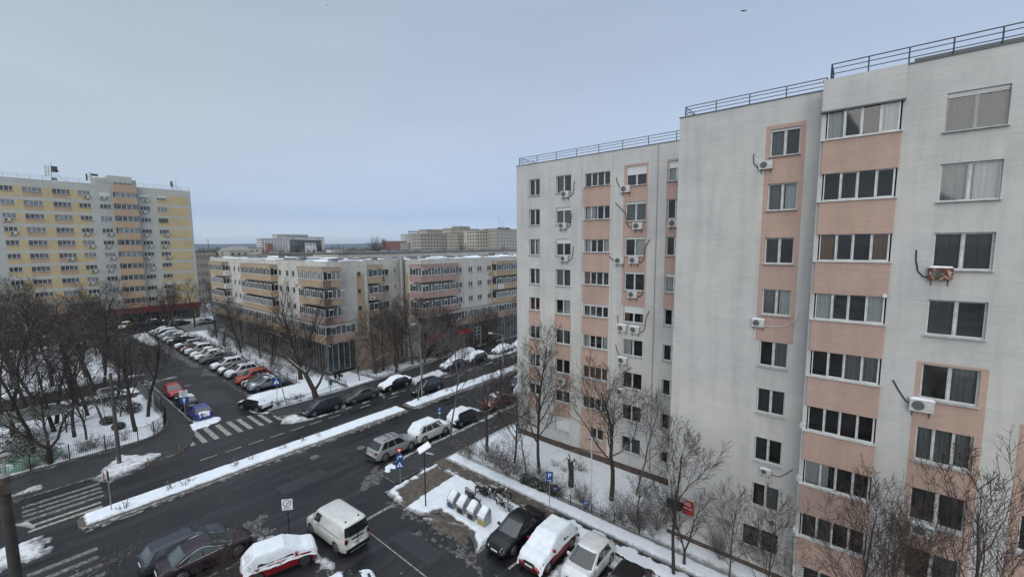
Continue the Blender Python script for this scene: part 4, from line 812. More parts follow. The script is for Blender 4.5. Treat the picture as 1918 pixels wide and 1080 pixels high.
def make_body(k):
    K, L, Wd, top, hw = car_geo(k); mb = MB(); wr_, wx = K['wr'], K['wx']
    xs = set([-L/2, L/2])
    for a in np.linspace(-L/2, L/2, 15): xs.add(round(float(a),3))
    for p in top: xs.add(round(p[0],3))
    R = wr_+.055
    for w in wx:
        for q in (-1,-.92,-.75,-.45,0,.45,.75,.92,1): xs.add(round(w+R*q,3))
    xs = sorted(x for x in xs if -L/2 <= x <= L/2); n = None; rings = []
    for x in xs:
        h = hw(x); zt = interp(top, x); zb = .24
        if abs(x) > L/2-.12: zb = .30
        for w in wx:
            if abs(x-w) < R: zb = max(zb, wr_+math.sqrt(max(0, R*R-(x-w)**2)))
        zt = max(zt, zb+.12)
        zm = max(zb+.04, zt*.62); z5 = max(zb+.015, .34)
        rings.append([(x,0,zt+.025),(x,h*.6,zt+.018),(x,h*.87,zt-.012),(x,h*.965,zt-.075),(x,h,max(zm,zb+.02)),(x,h*.995,z5),(x,h*.965,zb),(x,h*.70,zb),(x,h*.68,.22),(x,0,.22)])
    m = len(rings[0]); vs = []
    for r in rings: vs += r
    nr = len(rings); off = len(vs); vs2 = [(x,-y,z) for x,y,z in vs]; fs = []; fm = []
    for i in range(nr-1):
        for j in range(m-1): a = i*m+j; fs.append((a,a+m,a+m+1,a+1)); fm.append(0 if j < 6 else 1)
    for f, mi in zip(fs, fm): mb.add([vs[q] for q in f], [(0,1,2,3)], mi) if False else None
    base = len(mb.v); mb.v += vs+vs2
    for f, mi in zip(fs, fm):
        mb.f.append([base+q for q in f]); mb.m.append(mi); mb.sm.append(mi == 0)
        mb.f.append([base+off+q for q in f[::-1]]); mb.m.append(mi); mb.sm.append(mi == 0)
    for i0, rev in ((0, False), ((nr-1)*m, True)):
        f = [base+i0+j for j in range(m)] + [base+off+i0+j for j in range(m-1,-1,-1)]; mb.f.append(f if rev else f[::-1]); mb.m.append(0); mb.sm.append(False)
    # greenhouse shell
    lv = [0,.5,.86,.96,1.0]; ins = [0,0,0,.03,.10]; rg = []
    for t, e in zip(lv, ins):
        r, f, w, z = gh_level(K, t); r += e*1.2; f -= e*1.2; w -= e
        if t == 1: z += 0
        rg.append([(f,w*.62,z),(f-.10,w*.93,z),(f-.26,w,z),(r+.22,w,z),(r+.06,w*.92,z),(r,w*.62,z),(r,-w*.62,z),(r+.06,-w*.92,z),(r+.22,-w,z),(f-.26,-w,z),(f-.10,-w*.93,z),(f,-w*.62,z)])
    b = len(mb.v); 
    for r in rg: mb.v += r
    for i in range(len(rg)-1):
        for j in range(12): mb.f.append([b+i*12+j, b+i*12+(j+1)%12, b+(i+1)*12+(j+1)%12, b+(i+1)*12+j][::-1]); mb.m.append(0); mb.sm.append(True)
    tp = rg[-1]; cxm = sum(p[0] for p in tp)/12; n0 = len(mb.v); mb.v += [(cxm+(x-cxm)*.6, y*.6, z+.028) for x, y, z in tp] + [(cxm, 0, tp[0][2]+.036)]; l0 = b+(len(rg)-1)*12
    for j in range(12):
        j2 = (j+1) % 12; mb.f.append([l0+j, n0+j, n0+j2, l0+j2]); mb.m.append(0); mb.sm.append(True); mb.f.append([n0+j, n0+12, n0+j2]); mb.m.append(0); mb.sm.append(True)
    return mb
def car_details(k, root, body, col, plain=False, glassm='car_glass', rimm='rim', roof_rails=False, chrome=False):
    K, L, Wd, top, hw = car_geo(k); GL = M[glassm]
    def side(s, t0, t1, t, sg, o=.012):
        pass
    # windscreens
    def wq(front, t0, t1, q=.60):
        p = []
        for t, sgn in ((t0,-1),(t0,1),(t1,1),(t1,-1)):
            r, f, w, z = gh_level(K, t); x = (f+.012) if front else (r-.012); p.append((x, sgn*w*q, z+.006))
        return p
    def wq2(front, t0, t1, sg):
        p = []
        for t, j in ((t0,0),(t0,1),(t1,1),(t1,0)):
            r, f, w, z = gh_level(K, t); x0, x1 = ((f+.012, f-.085) if front else (r-.012, r+.05)); p.append((x1 if j else x0, sg*w*(.92 if j else .60), z+.006))
        return p
    mb = MB(); mb.add(wq(True,.08,.9), [(0,1,2,3)]); mb.add(wq2(True,.08,.9,1), [(0,1,2,3)]); mb.add(wq2(True,.08,.9,-1), [(0,1,2,3)]); link('windscreen', cached(('ws',k,glassm), lambda: mb.mesh('windscreen', GL)), root)
    mb = MB(); mb.add(wq(False,.14 if k != 'van' else .08,.86), [(0,1,2,3)]); mb.add(wq2(False,.14,.86,1), [(0,1,2,3)]); mb.add(wq2(False,.14,.86,-1), [(0,1,2,3)]); link('rear_window', cached(('rw',k,glassm), lambda: mb.mesh('rear_window', GL)), root)
    for sg in (1,-1):
        for i, (a, b) in enumerate(K['sp']):
            def mk():
                m2 = MB(); p = []
                last = i == len(K['sp'])-1; n = 4
                lo_, hi_ = [], []
                for q in range(n+1):
                    s = a+(b-a)*q/n
                    for t, arr in ((.10, lo_), (.86, hi_)):
                        r, f, w, z = gh_level(K, t); F = f-.18; B_ = r+.16
                        arr.append((F+(B_-F)*s, sg*(w+.012), z))
                for q in range(n): m2.add([lo_[q], lo_[q+1], hi_[q+1], hi_[q]], [(0,1,2,3)])
                if chrome:
                    pass
                return m2.mesh('side_window', GL)
            link('side_window', cached(('sw',k,glassm,i,sg), mk), root)
    if chrome:
        mb = MB()
        for sg in (1,-1):
            pts = []
            for t, s in ((.06,-.02),(.06,.5),(.06,1.0),(.40,.99),(.75,.86),(.92,.68),(.92,.30),(.5,.12),(.06,-.02)):
                r, f, w, z = gh_level(K, t); F = f-.18; B_ = r+.16; pts.append((F+(B_-F)*s, sg*(w+.02), z))
            mb.tube(pts, .016, 5)
        mb.build('window_trim', M['chrome'], root)
    for x in K['wx']:
        for sg in (1,-1):
            def mk(): m2 = MB(); m2.tube([(0,-.11,0),(0,-.10,0),(0,.10,0),(0,.11,0)], [K['wr']*.93,K['wr'],K['wr'],K['wr']*.93], 20); return m2.mesh('wheel', M['rubber'])
            w = link('wheel', cached(('wh',k), mk), root, (x, sg*(Wd/2-.13), K['wr']))
            def mk2():
                m2 = MB(); r = K['wr']*.66; m2.tube([(0,.112,0),(0,.118,0)], [r,r*.98], 20)
                for q in range(5): a = q*2*PI/5; m2.add([(r*.25*math.cos(a+.5),.121,r*.25*math.sin(a+.5)),(r*.85*math.cos(a+.25),.121,r*.85*math.sin(a+.25)),(r*.85*math.cos(a+.95),.121,r*.85*math.sin(a+.95)),(r*.25*math.cos(a+.75),.121,r*.25*math.sin(a+.75))], [(3,2,1,0)], 1)
                return m2.mesh('rim', [M[rimm], M['black']])
            rm = link('rim', cached(('ri',k,rimm), mk2), w, (0,0,0), 0 if sg > 0 else PI)
    zt = interp(top, L/2*.93)
    for sg in (1,-1):
        def mk():
            m2 = MB(); x1 = L/2-.02; w = hw(L/2-.1)
            m2.add([(x1+.012, sg*w*.55, zt-.22),(x1+.012, sg*w*.55, zt-.10),(x1-.10, sg*w*.62, zt+.02),(x1-.36, sg*w*1.0, zt+.03),(x1-.30, sg*w*1.035, zt-.12),(x1-.06, sg*w*.985, zt-.22)], [(0,1,2,3,4,5) if sg < 0 else (5,4,3,2,1,0)]); return m2.mesh('headlight', M['headlight'])
        link('headlight', cached(('hl',k,sg), mk), root)
        def mk():
            m2 = MB(); x1 = -L/2; w = hw(x1+.1); z0 = .70 if k in ('hatch','sedan') else .80; z1 = K['belt']-.04 if k in ('hatch','sedan','wagon') else K['belt']+.02
            if k == 'van': z0, z1 = .86, 1.2
            m2.box(x1-.010, x1+.10, min(sg*w*.80, sg*w*1.008), max(sg*w*.80, sg*w*1.008), z0+.04, z1-.02); return m2.mesh('taillight', M['taillight'])
        link('taillight', cached(('tl',k,sg), mk), root)
        def mk():
            m2 = MB(); r, f, w, z = gh_level(K, .12); x = f-.32; m2.box(x-.10, x+.02, min(sg*(w+.02), sg*(w+.20)), max(sg*(w+.02), sg*(w+.20)), z-.0, z+.13); return m2.mesh('mirror', col)
        link('mirror', mk(), root)
    def mk():
        m2 = MB(); w = hw(L/2-.05); m2.box(L/2-.05, L/2+.012, -w*.45, w*.45, .50, .66); m2.box(L/2-.05, L/2+.010, -w*.7, w*.7, .28, .40); return m2.mesh('grille', M['black'])
    g = link('grille', cached(('gr',k), mk), root)
    def mk(): m2 = MB(); m2.box(L/2+.0, L/2+.022, -.26, .26, .42, .53); return m2.mesh('number_plate', M['plate'])
    link('number_plate', cached(('np',k), mk), root)
    def mk(): m2 = MB(); z = .62 if k != 'van' else .78; m2.box(-L/2-.02, -L/2+.02, -.26, .26, z, z+.11); return m2.mesh('number_plate', M['plate'])
    link('number_plate', cached(('np2',k), mk), root)
    def mk():
        m2 = MB(); w = hw(-L/2+.05); m2.box(-L/2-.035, -L/2+.10, -w*.98, w*.98, .30, .52); return m2.mesh('rear_bumper', M['black'] if k in ('suv','van') else col)
    link('rear_bumper', mk(), root)
    # door seams and sill line
    def mk():
        m2 = MB(); r, f, w, z = gh_level(K, 0)
        for sg in (1,-1):
            F = f-.18; B_ = r+.16
            for s in ([K['sp'][0][0]-.03]+[q[1]+.015 for q in K['sp'][:2]]):
                x = F+(B_-F)*s; y = sg*(hw(x)+.002); m2.box(x-.006, x+.006, min(y, y-sg*.012), max(y, y-sg*.012), .36, K['belt']-.12)
            m2.box(K['wx'][1]+K['wr']+.1, K['wx'][0]-K['wr']-.1, min(sg*Wd/2*.97, sg*(Wd/2+.004)), max(sg*Wd/2*.97, sg*(Wd/2+.004)), .23, .31)
            for q in K['sp'][:2]:
                x = F+(B_-F)*q[1]+.12; y = sg*(hw(x)); m2.box(x-.0, x+.14, min(y, y+sg*.02), max(y, y+sg*.02), K['belt']-.20, K['belt']-.17)
        return m2.mesh('trim', M['black'])
    link('trim', cached(('tr',k), mk), root)
    if roof_rails:
        mb = MB(); r, f, w, z = gh_level(K, 1)
        for sg in (1,-1): mb.tube([(f-.1, sg*(w-.12), z-.01),(f-.25, sg*(w-.12), z+.06),(r+.3, sg*(w-.12), z+.06),(r+.15, sg*(w-.12), z-.01)], .022, 5)
        mb.tube([(f-.5,-(w-.12),z+.075),(f-.5,w-.12,z+.075)], .02, 5); mb.tube([(r+.9,-(w-.12),z+.075),(r+.9,w-.12,z+.075)], .02, 5)
        mb.build('roof_rail', M['black'], root)
def car_snow(k, root, mode, seed):
    K, L, Wd, top, hw = car_geo(k); txs = np.array([p[0] for p in top]); tzs = np.array([p[1] for p in top])
    full = mode == 'full'
    def fn(X, Y):
        zb = np.interp(X, txs, tzs)+.02; t = np.abs(X)/(L/2); h = Wd/2*(1-.16*np.clip((t-.72)/.28, 0, 9)**2.2); rel_ = np.abs(Y)/np.maximum(h, .1); zb = zb-.09*np.clip((rel_-.8)/.2, 0, 1)**2
        c, rf, rr, tl = K['g']; w0 = Wd/2*.955; w1 = Wd/2*(.78 if k != 'van' else .86)
        tt = np.minimum(np.minimum((c-X)/max(.05, c-rf), (X-tl)/max(.05, rr-tl)), (w0-np.abs(Y))/(w0-w1)); tt = np.clip(tt, 0, 1)
        zg = K['belt']-.03+(K['H']-K['belt']+.03)*tt; T = np.where(tt > 0, np.maximum(zb, zg), zb)+.035*np.clip((tt-.9)*10, 0, 1)*np.clip(1-(np.abs(Y)/(w1+.01))**2, 0, 1); side = ((w0-np.abs(Y))/(w0-w1) < 1) & (X < c-.15) & (X > tl+.25) & (tt > .03)
        e = np.minimum((h+.02-np.abs(Y)), (L/2+.01-np.abs(X))); n = fbm(X*2.4+seed, Y*2.4, seed, 4); th = .10 if full else .05
        if full:
            e2 = e+(n-.5)*.16; Z = T+th*np.clip(e2/.12, -1.2, 1)*(.85+.4*n)-.01; Z = np.where(e < .04, Z-.30*(n), Z); m = e2 > -.04
            if seed % 3 == 0: m &= ~((np.abs(Y) > w0*.86) & (T > K['belt']) & (T < K['H']-.25) & (n > .5) & (X > -1.2))
        elif mode == 'top': m = (rel_ < .95) & ~side & (n > .25); Z = T+.01+.08*np.clip((n-.25)*9, -.3, 1)*np.clip(e/.1, .2, 1)
        elif mode == 'roof': m = (tt > .98) & (n > .30); Z = T+th*np.clip((n-.30)*8, 0, 1)-.005
        elif mode == 'roofhood': m = ((tt > .97) | ((tt <= .02) & (X > c+.02) & (rel_ < .9))) & (n > .47); Z = T+.006+th*.6*np.clip((n-.47)*8, -.3, 1)
        elif mode == 'hood': m = (tt <= .02) & (X > c+.05) & (rel_ < .92); Z = T+.01+th*np.clip((n-.2)*8, 0, 1)
        elif mode == 'patch': m = (n > .58) & ((tt > .98) | (tt <= .02)) & (rel_ < .9); Z = T+.006+th*.5*np.clip((n-.58)*9, -.3, 1)
        elif mode == 'tail': m = ((X < tl+.12) & (rel_ < .6) & (n > .42)); Z = T+.01+th*.6*np.clip((n-.42)*9, -.3, 1)
        return Z, m
    height_field('snow', -L/2-.02, L/2+.02, -Wd/2-.04, Wd/2+.04, .055, fn, M['snow'], root)
_body = {}
def car(label, kind, x, y, rz, col, snow=None, glassm='car_glass', rimm='rim', rails=False, chrome=False, scale=1, cat='car', name='parked_car', group='parked cars', paint='car_paint'):
    t = thing(name, label, cat, (x,y,0), rz, group); t.scale = (scale,)*3; cm = carpaint(col, paint)
    if kind not in _body: _body[kind] = make_body(kind)
    key = (kind, cm.name)
    b = link('body', cached(key, lambda: _body[kind].mesh('body', [cm, M['black']])), t)
    car_details(kind, t, b, cm, glassm=glassm, rimm=rimm, roof_rails=rails, chrome=chrome)
    if snow: car_snow(kind, t, snow, int(abs(x*7+y*3)) % 97)
    return t
SIL, WHI, BLK, DGR, RED, BLU, DBL = (.30,.31,.32), (.60,.60,.58), (.010,.010,.011), (.045,.047,.05), (.33,.02,.018), (.018,.035,.20), (.02,.028,.05)
# row on the right of the side street, fronts at x = 19.65 looking towards -X
rowg = 'cars parked side by side along the side street'
R0 = PI
def rowcar(label, kind, y, col, snow, **k): car(label, kind, 19.65+KIND[kind]['L']/2+k.pop('dx', 0), y+.95, R0+k.pop('da', 0), col, snow, group=rowg, **k)
rowcar('silver blue car nearest the zebra crossing in the side street row, behind the blue sign', 'sedan', 61.6, (.16,.19,.22), 'patch')
rowcar('dark slate car second from the crossing in the side street row', 'sedan', 63.6, (.04,.05,.06), 'patch')
rowcar('orange red hatchback in the side street row', 'suv', 66.3, (.34,.045,.02), None)
rowcar('white off roader with snow on its roof, left of the orange red car', 'suv', 70.6, (.62,.62,.62), 'roofhood', rails=True)
rowcar('dark car with a snow covered bonnet between two white cars', 'hatch', 73.6, (.10,.12,.12), 'hood')
rowcar('white estate car beside the gap in the side street row', 'wagon', 77.4, WHI, 'roofhood')
rowcar('clean dark grey saloon just past the gap in the side street row', 'sedan', 83.2, (.085,.10,.105), None)
rowcar('white saloon right behind the clean dark grey one', 'sedan', 86.4, WHI, 'roofhood')
rowcar('white saloon third past the gap', 'sedan', 89.1, (.55,.56,.56), 'roofhood')
rowcar('silver off roader fourth past the gap', 'suv', 92.2, SIL, 'roofhood')
rowcar('dark red car fifth past the gap', 'hatch', 95.2, (.12,.012,.015), 'patch')
rowcar('silver estate sixth past the gap', 'wagon', 99.3, SIL, 'hood')
rowcar('black saloon in the far part of the side street row', 'sedan', 105.2, BLK, 'patch')
rowcar('silver white car behind the black saloon', 'sedan', 109.6, (.5,.5,.5), 'roofhood')
rowcar('snowed in white car near the far end of the row', 'sedan', 113.6, WHI, 'top')
rowcar('snowed in dark car near the far end of the row', 'hatch', 117.2, DGR, 'top')
rowcar('snowed in car last in the side street row', 'sedan', 120.6, SIL, 'full')
car('black hatchback under thick snow standing beside the zebra crossing', 'hatch', 18.0, 55.2, PI/2+.32, BLK, 'top')
car('bright red small car with bare roof on the left of the side street', 'hatch', 12.95, 69.0, -PI/2, (.42,.022,.03), None, scale=.95)
car('black car with a white snow patch between the red and the blue car', 'sedan', 12.95, 62.8, PI/2, BLK, 'roofhood', scale=.95)
car('royal blue hatchback with snow on its tail at the street corner', 'hatch', 13.0, 57.6, PI/2, BLU, 'tail')
# main street, far side
car('dark blue people carrier parked in snow by the crooked tree', 'mpv', 22.7, 48.05, PI, (.018,.024,.033), None)
car('dark bronze grey saloon parked behind the people carrier', 'sedan', 27.7, 48.1, PI, (.065,.062,.056), None, scale=1.0)
car('dark car under a thick white snow blanket behind the bronze saloon', 'sedan', 33.1, 48.5, PI, BLK, 'top')
car('black off roader driving beside the median tree', 'suv', 34.9, 43.9, PI, (.014,.022,.024), None, cat='car', name='driving_car', group='cars on the main street')
car('dark blue car with a snowy bonnet and roof, first of the far pair', 'sedan', 44.6, 49.3, PI, DBL, 'top')
car('black car with curved snow on its roof, second of the far pair', 'hatch', 49.6, 49.2, PI, BLK, 'top')
car('light coloured dirty car under snow behind the far pair', 'wagon', 49.5, 52.0, PI, (.3,.28,.24), 'full')
car('snow covered car farthest along the main street kerb', 'sedan', 56.5, 49.3, PI, DGR, 'full')
car('snow covered car close to the edge of the white wall, far kerb', 'sedan', 62.2, 49.4, PI, SIL, 'full')
# near side
car('silver off roader with roof rails nearest the junction', 'suv', 22.0, 33.0, 0, (.27,.275,.285), None, rails=True, scale=1.04)
car('white off roader under fresh snow behind the silver one', 'suv', 26.4, 33.0, 0, WHI, 'top')
car('blue hatchback with a snow cap by the roadside tree', 'hatch', 31.2, 32.9, 0, DBL, 'top')
car('red hatchback seen through branches on the main street', 'hatch', 37.3, 33.2, 0, (.17,.018,.016), 'patch')
car('small blue grey car at the edge of the white wall', 'hatch', 44.6, 35.2, 0, (.06,.09,.16), 'roofhood')
car('white car half hidden by the white wall and branches', 'hatch', 42.2, 32.6, 0, WHI, 'full')
# foreground
car('dark grey estate car parked behind the plum coloured saloon', 'wagon', 5.95, 31.9, .02, (.035,.042,.055), None, glassm='car_glass_l', scale=.98)
car('plum black saloon with a chrome window line, lower left', 'sedan', 6.55, 30.1, -.02, (.026,.016,.022), None, glassm='car_glass_l', rimm='rim', chrome=True, scale=1.06)
car('red car under a thick snow blanket next to the white van', 'hatch', 9.3, 26.2, -.28, (.26,.012,.018), 'full', rimm='rim_dark')
car('dark car cut off by the bottom edge, snow on its windscreen rim', 'hatch', 10.1, 20.55, -.25, DGR, 'roofhood')
van = car('white panel van with two dark rear windows standing in the junction', 'van', 12.85, 26.1, PI/2+.05, (.60,.60,.57), None, cat='van', name='panel_van', group='vehicles at the junction', paint='van_paint')
mb = MB()
for y_ in (-.45,.45): mb.cyl(-1.9,y_,1.95,2.02,.06,8)
mb.build('roof_vent', M['black'], van)
mb = MB(); mb.box(-2.475,-2.43,-.012,.012,.6,1.85); mb.box(-2.49,-2.455,-.42,.42,1.02,1.09); mb.build('rear_door_seam', M['black'], van)
mb = MB(); [mb.box(-1.9,.75,s*.965-.006,s*.965+.006,1.12,1.14) for s in (1,-1)]; mb.build('side_seam', M['black'], van)
car('black saloon with bare bonnet parked at the snowy island, chrome grille', 'sedan', 20.35, 16.6, PI, (.005,.005,.006), None, chrome=False, scale=1.0)
car('red car fully wrapped in snow beside the black saloon', 'hatch', 20.5, 14.15, PI, (.25,.012,.018), 'full', scale=1.04)
car('plain white hatchback with dark windscreen, third in the right row', 'hatch', 20.95, 11.55, PI, (.66,.67,.66), None)
car('black car cut off by the bottom edge, fourth in the right row', 'hatch', 20.0, 8.9, PI, (.010,.009,.010), None)
car('yellow taxi with snow on its windscreen in front of the tower', 'hatch', 17.6, 136.6, -PI/2-.5, (.45,.29,.03), 'roofhood', cat='taxi', name='taxi', group='vehicles in front of the tower')
for x_, y_, c_, l_, a_ in ((23.5,137,DBL,'dark blue car right of the taxi in front of the tower',0),(27,131,DGR,'dark car in the far yard below the tower corner',.3),(32,128,SIL,'silver car in the far yard near the ochre block',.2),(5,128,DGR,'dark car beyond the park trees left of the taxi',0),(38,133,WHI,'snow white car between the tower and the ochre block',0)):
    car(l_, 'sedan', x_, y_, a_, c_, 'roofhood', group='vehicles in front of the tower')
# ------------------------------------------------------------------ motorcycles
def moto(label, x, y, rz, col, scooter=False, snow=True, lean=.12):
    t = thing('motorcycle', label, 'motorcycle', (x,y,.14), rz, 'motorcycles parked in the snow'); t.rotation_euler = (lean,0,rz)
    for wx_ in (-.66,.68):
        mb = MB(); mb.tube([(wx_+.28*math.cos(a*PI/9), 0, .30+.28*math.sin(a*PI/9)) for a in range(19)], .055, 6, cap=False); w = mb.build('wheel', M['rubber'], t)
        mb = MB(); mb.tube([(wx_+.17*math.cos(a*PI/9), 0, .30+.17*math.sin(a*PI/9)) for a in range(19)], .014, 5, cap=False); mb.tube([(wx_,-.05,.30),(wx_,.05,.30)], .05, 8)
        for a in range(6): mb.tube([(wx_,0,.3),(wx_+.17*math.cos(a),0,.3+.17*math.sin(a))], .008, 4)
        mb.build('rim', M['steel'], w)
    mb = MB(); [mb.tube([(.68,s,.30),(.50,s,.72),(.42,s*.9,.98)], .022, 6) for s in (-.08,.08)]; mb.build('fork', M['steel'], t)
    mb = MB(); mb.tube([(.40,-.34,1.03),(.45,-.12,1.0),(.45,.12,1.0),(.40,.34,1.03)], .018, 6); mb.tube([(.40,-.3,1.0),(.42,-.33,1.16)], .01, 4); mb.tube([(.40,.3,1.0),(.42,.33,1.16)], .01, 4); mb.build('handlebar', M['black'], t)
    mb = MB(); mb.tube([(.44,0,.88),(.1,0,.62),(-.25,0,.42),(-.66,0,.32)], [.05,.09,.12,.05], 8); mb.box(-.2,.22,-.16,.16,.26,.58); mb.tube([(-.1,.14,.3),(-.7,.18,.38)], .045, 7); mb.build('frame', M['black'], t)
    mb = MB(); mb.tube([(.42,0,.84),(.30,0,.90),(.05,0,.86),(-.08,0,.76)], [.06,.15,.16,.08], 10); mb.build('fuel_tank', carpaint(col), t)
    mb = MB(); mb.tube([(-.02,0,.80),(-.2,0,.78),(-.55,0,.86),(-.85,0,.92)], [.08,.13,.13,.05], 8); mb.build('seat', M['black'], t)
    mb = MB(); mb.tube([(.98,0,.50),(.86,0,.60),(.68,0,.635),(.45,0,.56)], [.03,.075,.08,.04], 6); mb.tube([(-.35,0,.60),(-.62,0,.66),(-.93,0,.60)], [.05,.1,.06], 6); mb.build('mudguard', carpaint(col), t)
    mb = MB(); mb.tube([(.60,0,.88),(.52,0,.90)], [.09,.10], 10); mb.build('headlight', M['headlight'], t)
    if scooter: mb = MB(); mb.box(.32,.42,-.22,.22,.35,.95); mb.box(-.2,.4,-.2,.2,.28,.36); mb.build('leg_shield', carpaint(col), t)
    if snow:
        mb = MB(); rr = R_(int(x*10)); mb.tube([(.0,0,.89),(-.2,0,.90),(-.55,0,.97),(-.8,0,1.0)], [.05,.11,.12,.04], 7); mb.tube([(.4,0,.98),(.25,0,1.04),(.05,0,1.0)], [.04,.10,.06], 7)
        for q in range(14): a = rr.uniform(-.8,.9); mb.tube([(a,rr.uniform(-.16,.16),.5+rr.random()*.3),(a+.08,rr.uniform(-.16,.16),.55+rr.random()*.3)], .035, 5)
        mb.build('snow', M['snow'], t)
    return t
moto('black motorcycle nearest the recycling bins, speckled with snow', 21.0, 21.35, -PI/2-.15, (.02,.02,.022))
moto('dark touring motorcycle with a snowy seat behind the nearest one', 22.15, 21.2, -PI/2+.1, (.012,.014,.03))
moto('motorcycle half hidden at the back of the group by the path', 22.75, 20.3, -PI/2+.45, (.02,.02,.02))
moto('white and blue scooter nearest the black saloon', 21.9, 18.95, -PI/2-.1, (.5,.52,.56), True)
# ------------------------------------------------------------------ recycling bins
for i, (y_, m_, l_) in enumerate(((22.15,'blue_sign','recycling bin with a blue front, farthest in the row of four'),(21.15,'sign_black','recycling bin with a dark front, second from the far end'),(20.1,'sign_black','recycling bin with a dark front beside the yellow one'),(19.05,None,'recycling bin with a yellow front nearest the black saloon'))):
    t = thing('recycling_bin', l_, 'bin', (19.75, y_, .12), .0, 'underground waste bins in the snow'); t.scale = (1,.84,1.05)
    mb = MB(); prof = [(-.34,0),(.36,0),(.36,.95),(.30,1.12),(.16,1.2),(-.34,.82)]
    for s in (-.41,.37):
        mb = MB(); mb.add([(x,s,z) for x,z in prof]+[(x,s+.04,z) for x,z in prof], [(0,1,2,3,4,5),(11,10,9,8,7,6)]+[(j,(j+1)%6+0,(j+1)%6+6,j+6)[::-1] for j in range(6)]); mb.build('side_panel', M['ac_fan'] if False else M['steel'], t)
    mb = MB(); mb.add([(-.30,-.37,0),(.34,-.37,0),(.34,-.37,1.0),(.26,-.37,1.1),(.14,-.37,1.14),(-.30,-.37,.78),(-.30,.37,0),(.34,.37,0),(.34,.37,1.0),(.26,.37,1.1),(.14,.37,1.14),(-.30,.37,.78)], [(0,5,11,6),(5,4,10,11),(4,3,9,10),(3,2,8,9),(2,1,7,8)]); mb.build('housing', M['ac_w'], t)
    mb = MB(); mb.box(-.325,-.303,-.31,.31,.12,.5); mb.build('front_panel', (mat('bin_blue', (.03,.07,.14), .6) if m_ == 'blue_sign' else M[m_]) if m_ else mat('bin_yellow', (.30,.24,.05), .6), t)
    def fn(X, Y): 
        n = vnoise(X*8, Y*8, i); z = np.interp(X, [-.34,.14,.26,.36], [.80,1.15,1.11,.98]); e = np.minimum(np.minimum(X+.38,.36-X), .36-np.abs(Y)); return z+.13*np.clip(e/.1, -.3, 1)*(.7+.5*n), e > -.03
    height_field('snow', -.4,.42,-.46,.46,.04, fn, M['snow'], t)
# ------------------------------------------------------------------ signs and lamps
def text(s, size, parent, m, loc, rot, name='lettering'):
    cu = bpy.data.curves.new(name, 'FONT'); cu.body = s; cu.size = size; cu.align_x = 'CENTER'; cu.align_y = 'CENTER'; cu.extrude = .004; cu.materials.append(M[m])
    o = bpy.data.objects.new(name, cu); me = bpy.data.meshes.new_from_object(o); bpy.data.objects.remove(o); me.materials.clear(); me.materials.append(M[m]); o = bpy.data.objects.new(name, me); C.objects.link(o); o.parent = parent; o.location = loc; o.rotation_euler = rot; return o
FR = (PI/2, 0, 0)          # sign frame: x right, z up, facing local -Y
def disc(mb, r, y0, y1, zc, n=24, mi=0, r2=None): mb.tube([(0,y0,zc),(0,y1,zc)], r, n, mi, smooth=False)
def ring(mb, r, y, zc, t=.02): mb.tube([(r*math.cos(a*PI/12), y, zc+r*math.sin(a*PI/12)) for a in range(25)], t, 4, cap=False)
t = thing('zone_sign', 'square white zone sign with struck out circle and the word ZONA, dark pole', 'road sign', (10.7,28.3,0), -.72, 'road signs')
mb = MB(); mb.cyl(0,0,0,2.75,.03,8); mb.build('pole', M['pole_black'], t)
mb = MB(); mb.box(-.33,.33,-.06,-.035,2.05,2.79); p = mb.build('plate', M['white_sign'], t); mb = MB(); mb.box(-.345,.345,-.034,-.022,2.035,2.805); mb.build('back', M['sign_black'], t)
mb = MB(); ring(mb, .235, -.062, 2.51, .022); mb.tube([(-.26,-.066,2.12),(.27,-.066,2.74)], .014, 4); mb.build('symbol', M['sign_black'], t)
text('10', .22, t, 'sign_black', (0,-.064,2.51), FR); text('ZONA', .15, t, 'sign_black', (.03,-.064,2.15), FR)
t = thing('road_sign_post', 'post with red give way triangle, blue arrow disc and blue pedestrian crossing sign', 'road sign', (19.2,27.9,.1), -.72, 'road signs')
mb = MB(); mb.cyl(0,0,0,3.0,.03,8); mb.build('pole', M['steel'], t)
def tri(mb, s, zc, y0, y1, up): 
    pts = [(-s,zc+(-.577 if up else .577)*s),(s,zc+(-.577 if up else .577)*s),(0,zc+(1.155 if up else -1.155)*s)]; n = 3
    mb.add([(x,y0,z) for x,z in pts]+[(x,y1,z) for x,z in pts], [(0,1,2),(5,4,3)]+[(i,(i+1)%3,(i+1)%3+3,i+3) for i in range(3)])
mb = MB(); tri(mb, .34, 2.86, -.06, -.04, False); mb.build('give_way_plate', M['red_sign'], t); mb = MB(); tri(mb, .14, 2.87, -.066, -.061, False); mb.build('give_way_centre', M['white_sign'], t)
mb = MB(); disc(mb, .33, -.065, -.04, 2.28); mb.build('arrow_disc', M['blue_sign'], t)
mb = MB(); mb.tube([(-.12,-.068,2.12),(-.10,-.068,2.26),(-.02,-.068,2.34),(.1,-.068,2.34)], .035, 4); mb.add([(.07,-.07,2.46),(.07,-.07,2.22),(.23,-.07,2.34)], [(0,1,2)]); mb.build('arrow', M['white_sign'], t)
def crossing(t, zc, s=.33):
    mb = MB(); mb.box(-s, s, -.065,-.04, zc-s, zc+s); mb.build('crossing_plate', M['blue_sign'], t)
    mb = MB(); tri(mb, s*.72, zc-.02, -.07, -.066, True); mb.build('triangle', M['white_sign'], t)
    mb = MB(); mb.tube([(.0,-.072,zc+.10),(.0,-.072,zc-.04)], .028, 5); mb.tube([(0,-.072,zc-.03),(-.06,-.072,zc-.17)], .018, 4); mb.tube([(0,-.072,zc-.03),(.07,-.072,zc-.17)], .018, 4); mb.tube([(-.07,-.072,zc+.0),(.07,-.072,zc+.04)], .014, 4); mb.build('figure', M['sign_black'], t)
crossing(t, 1.62)
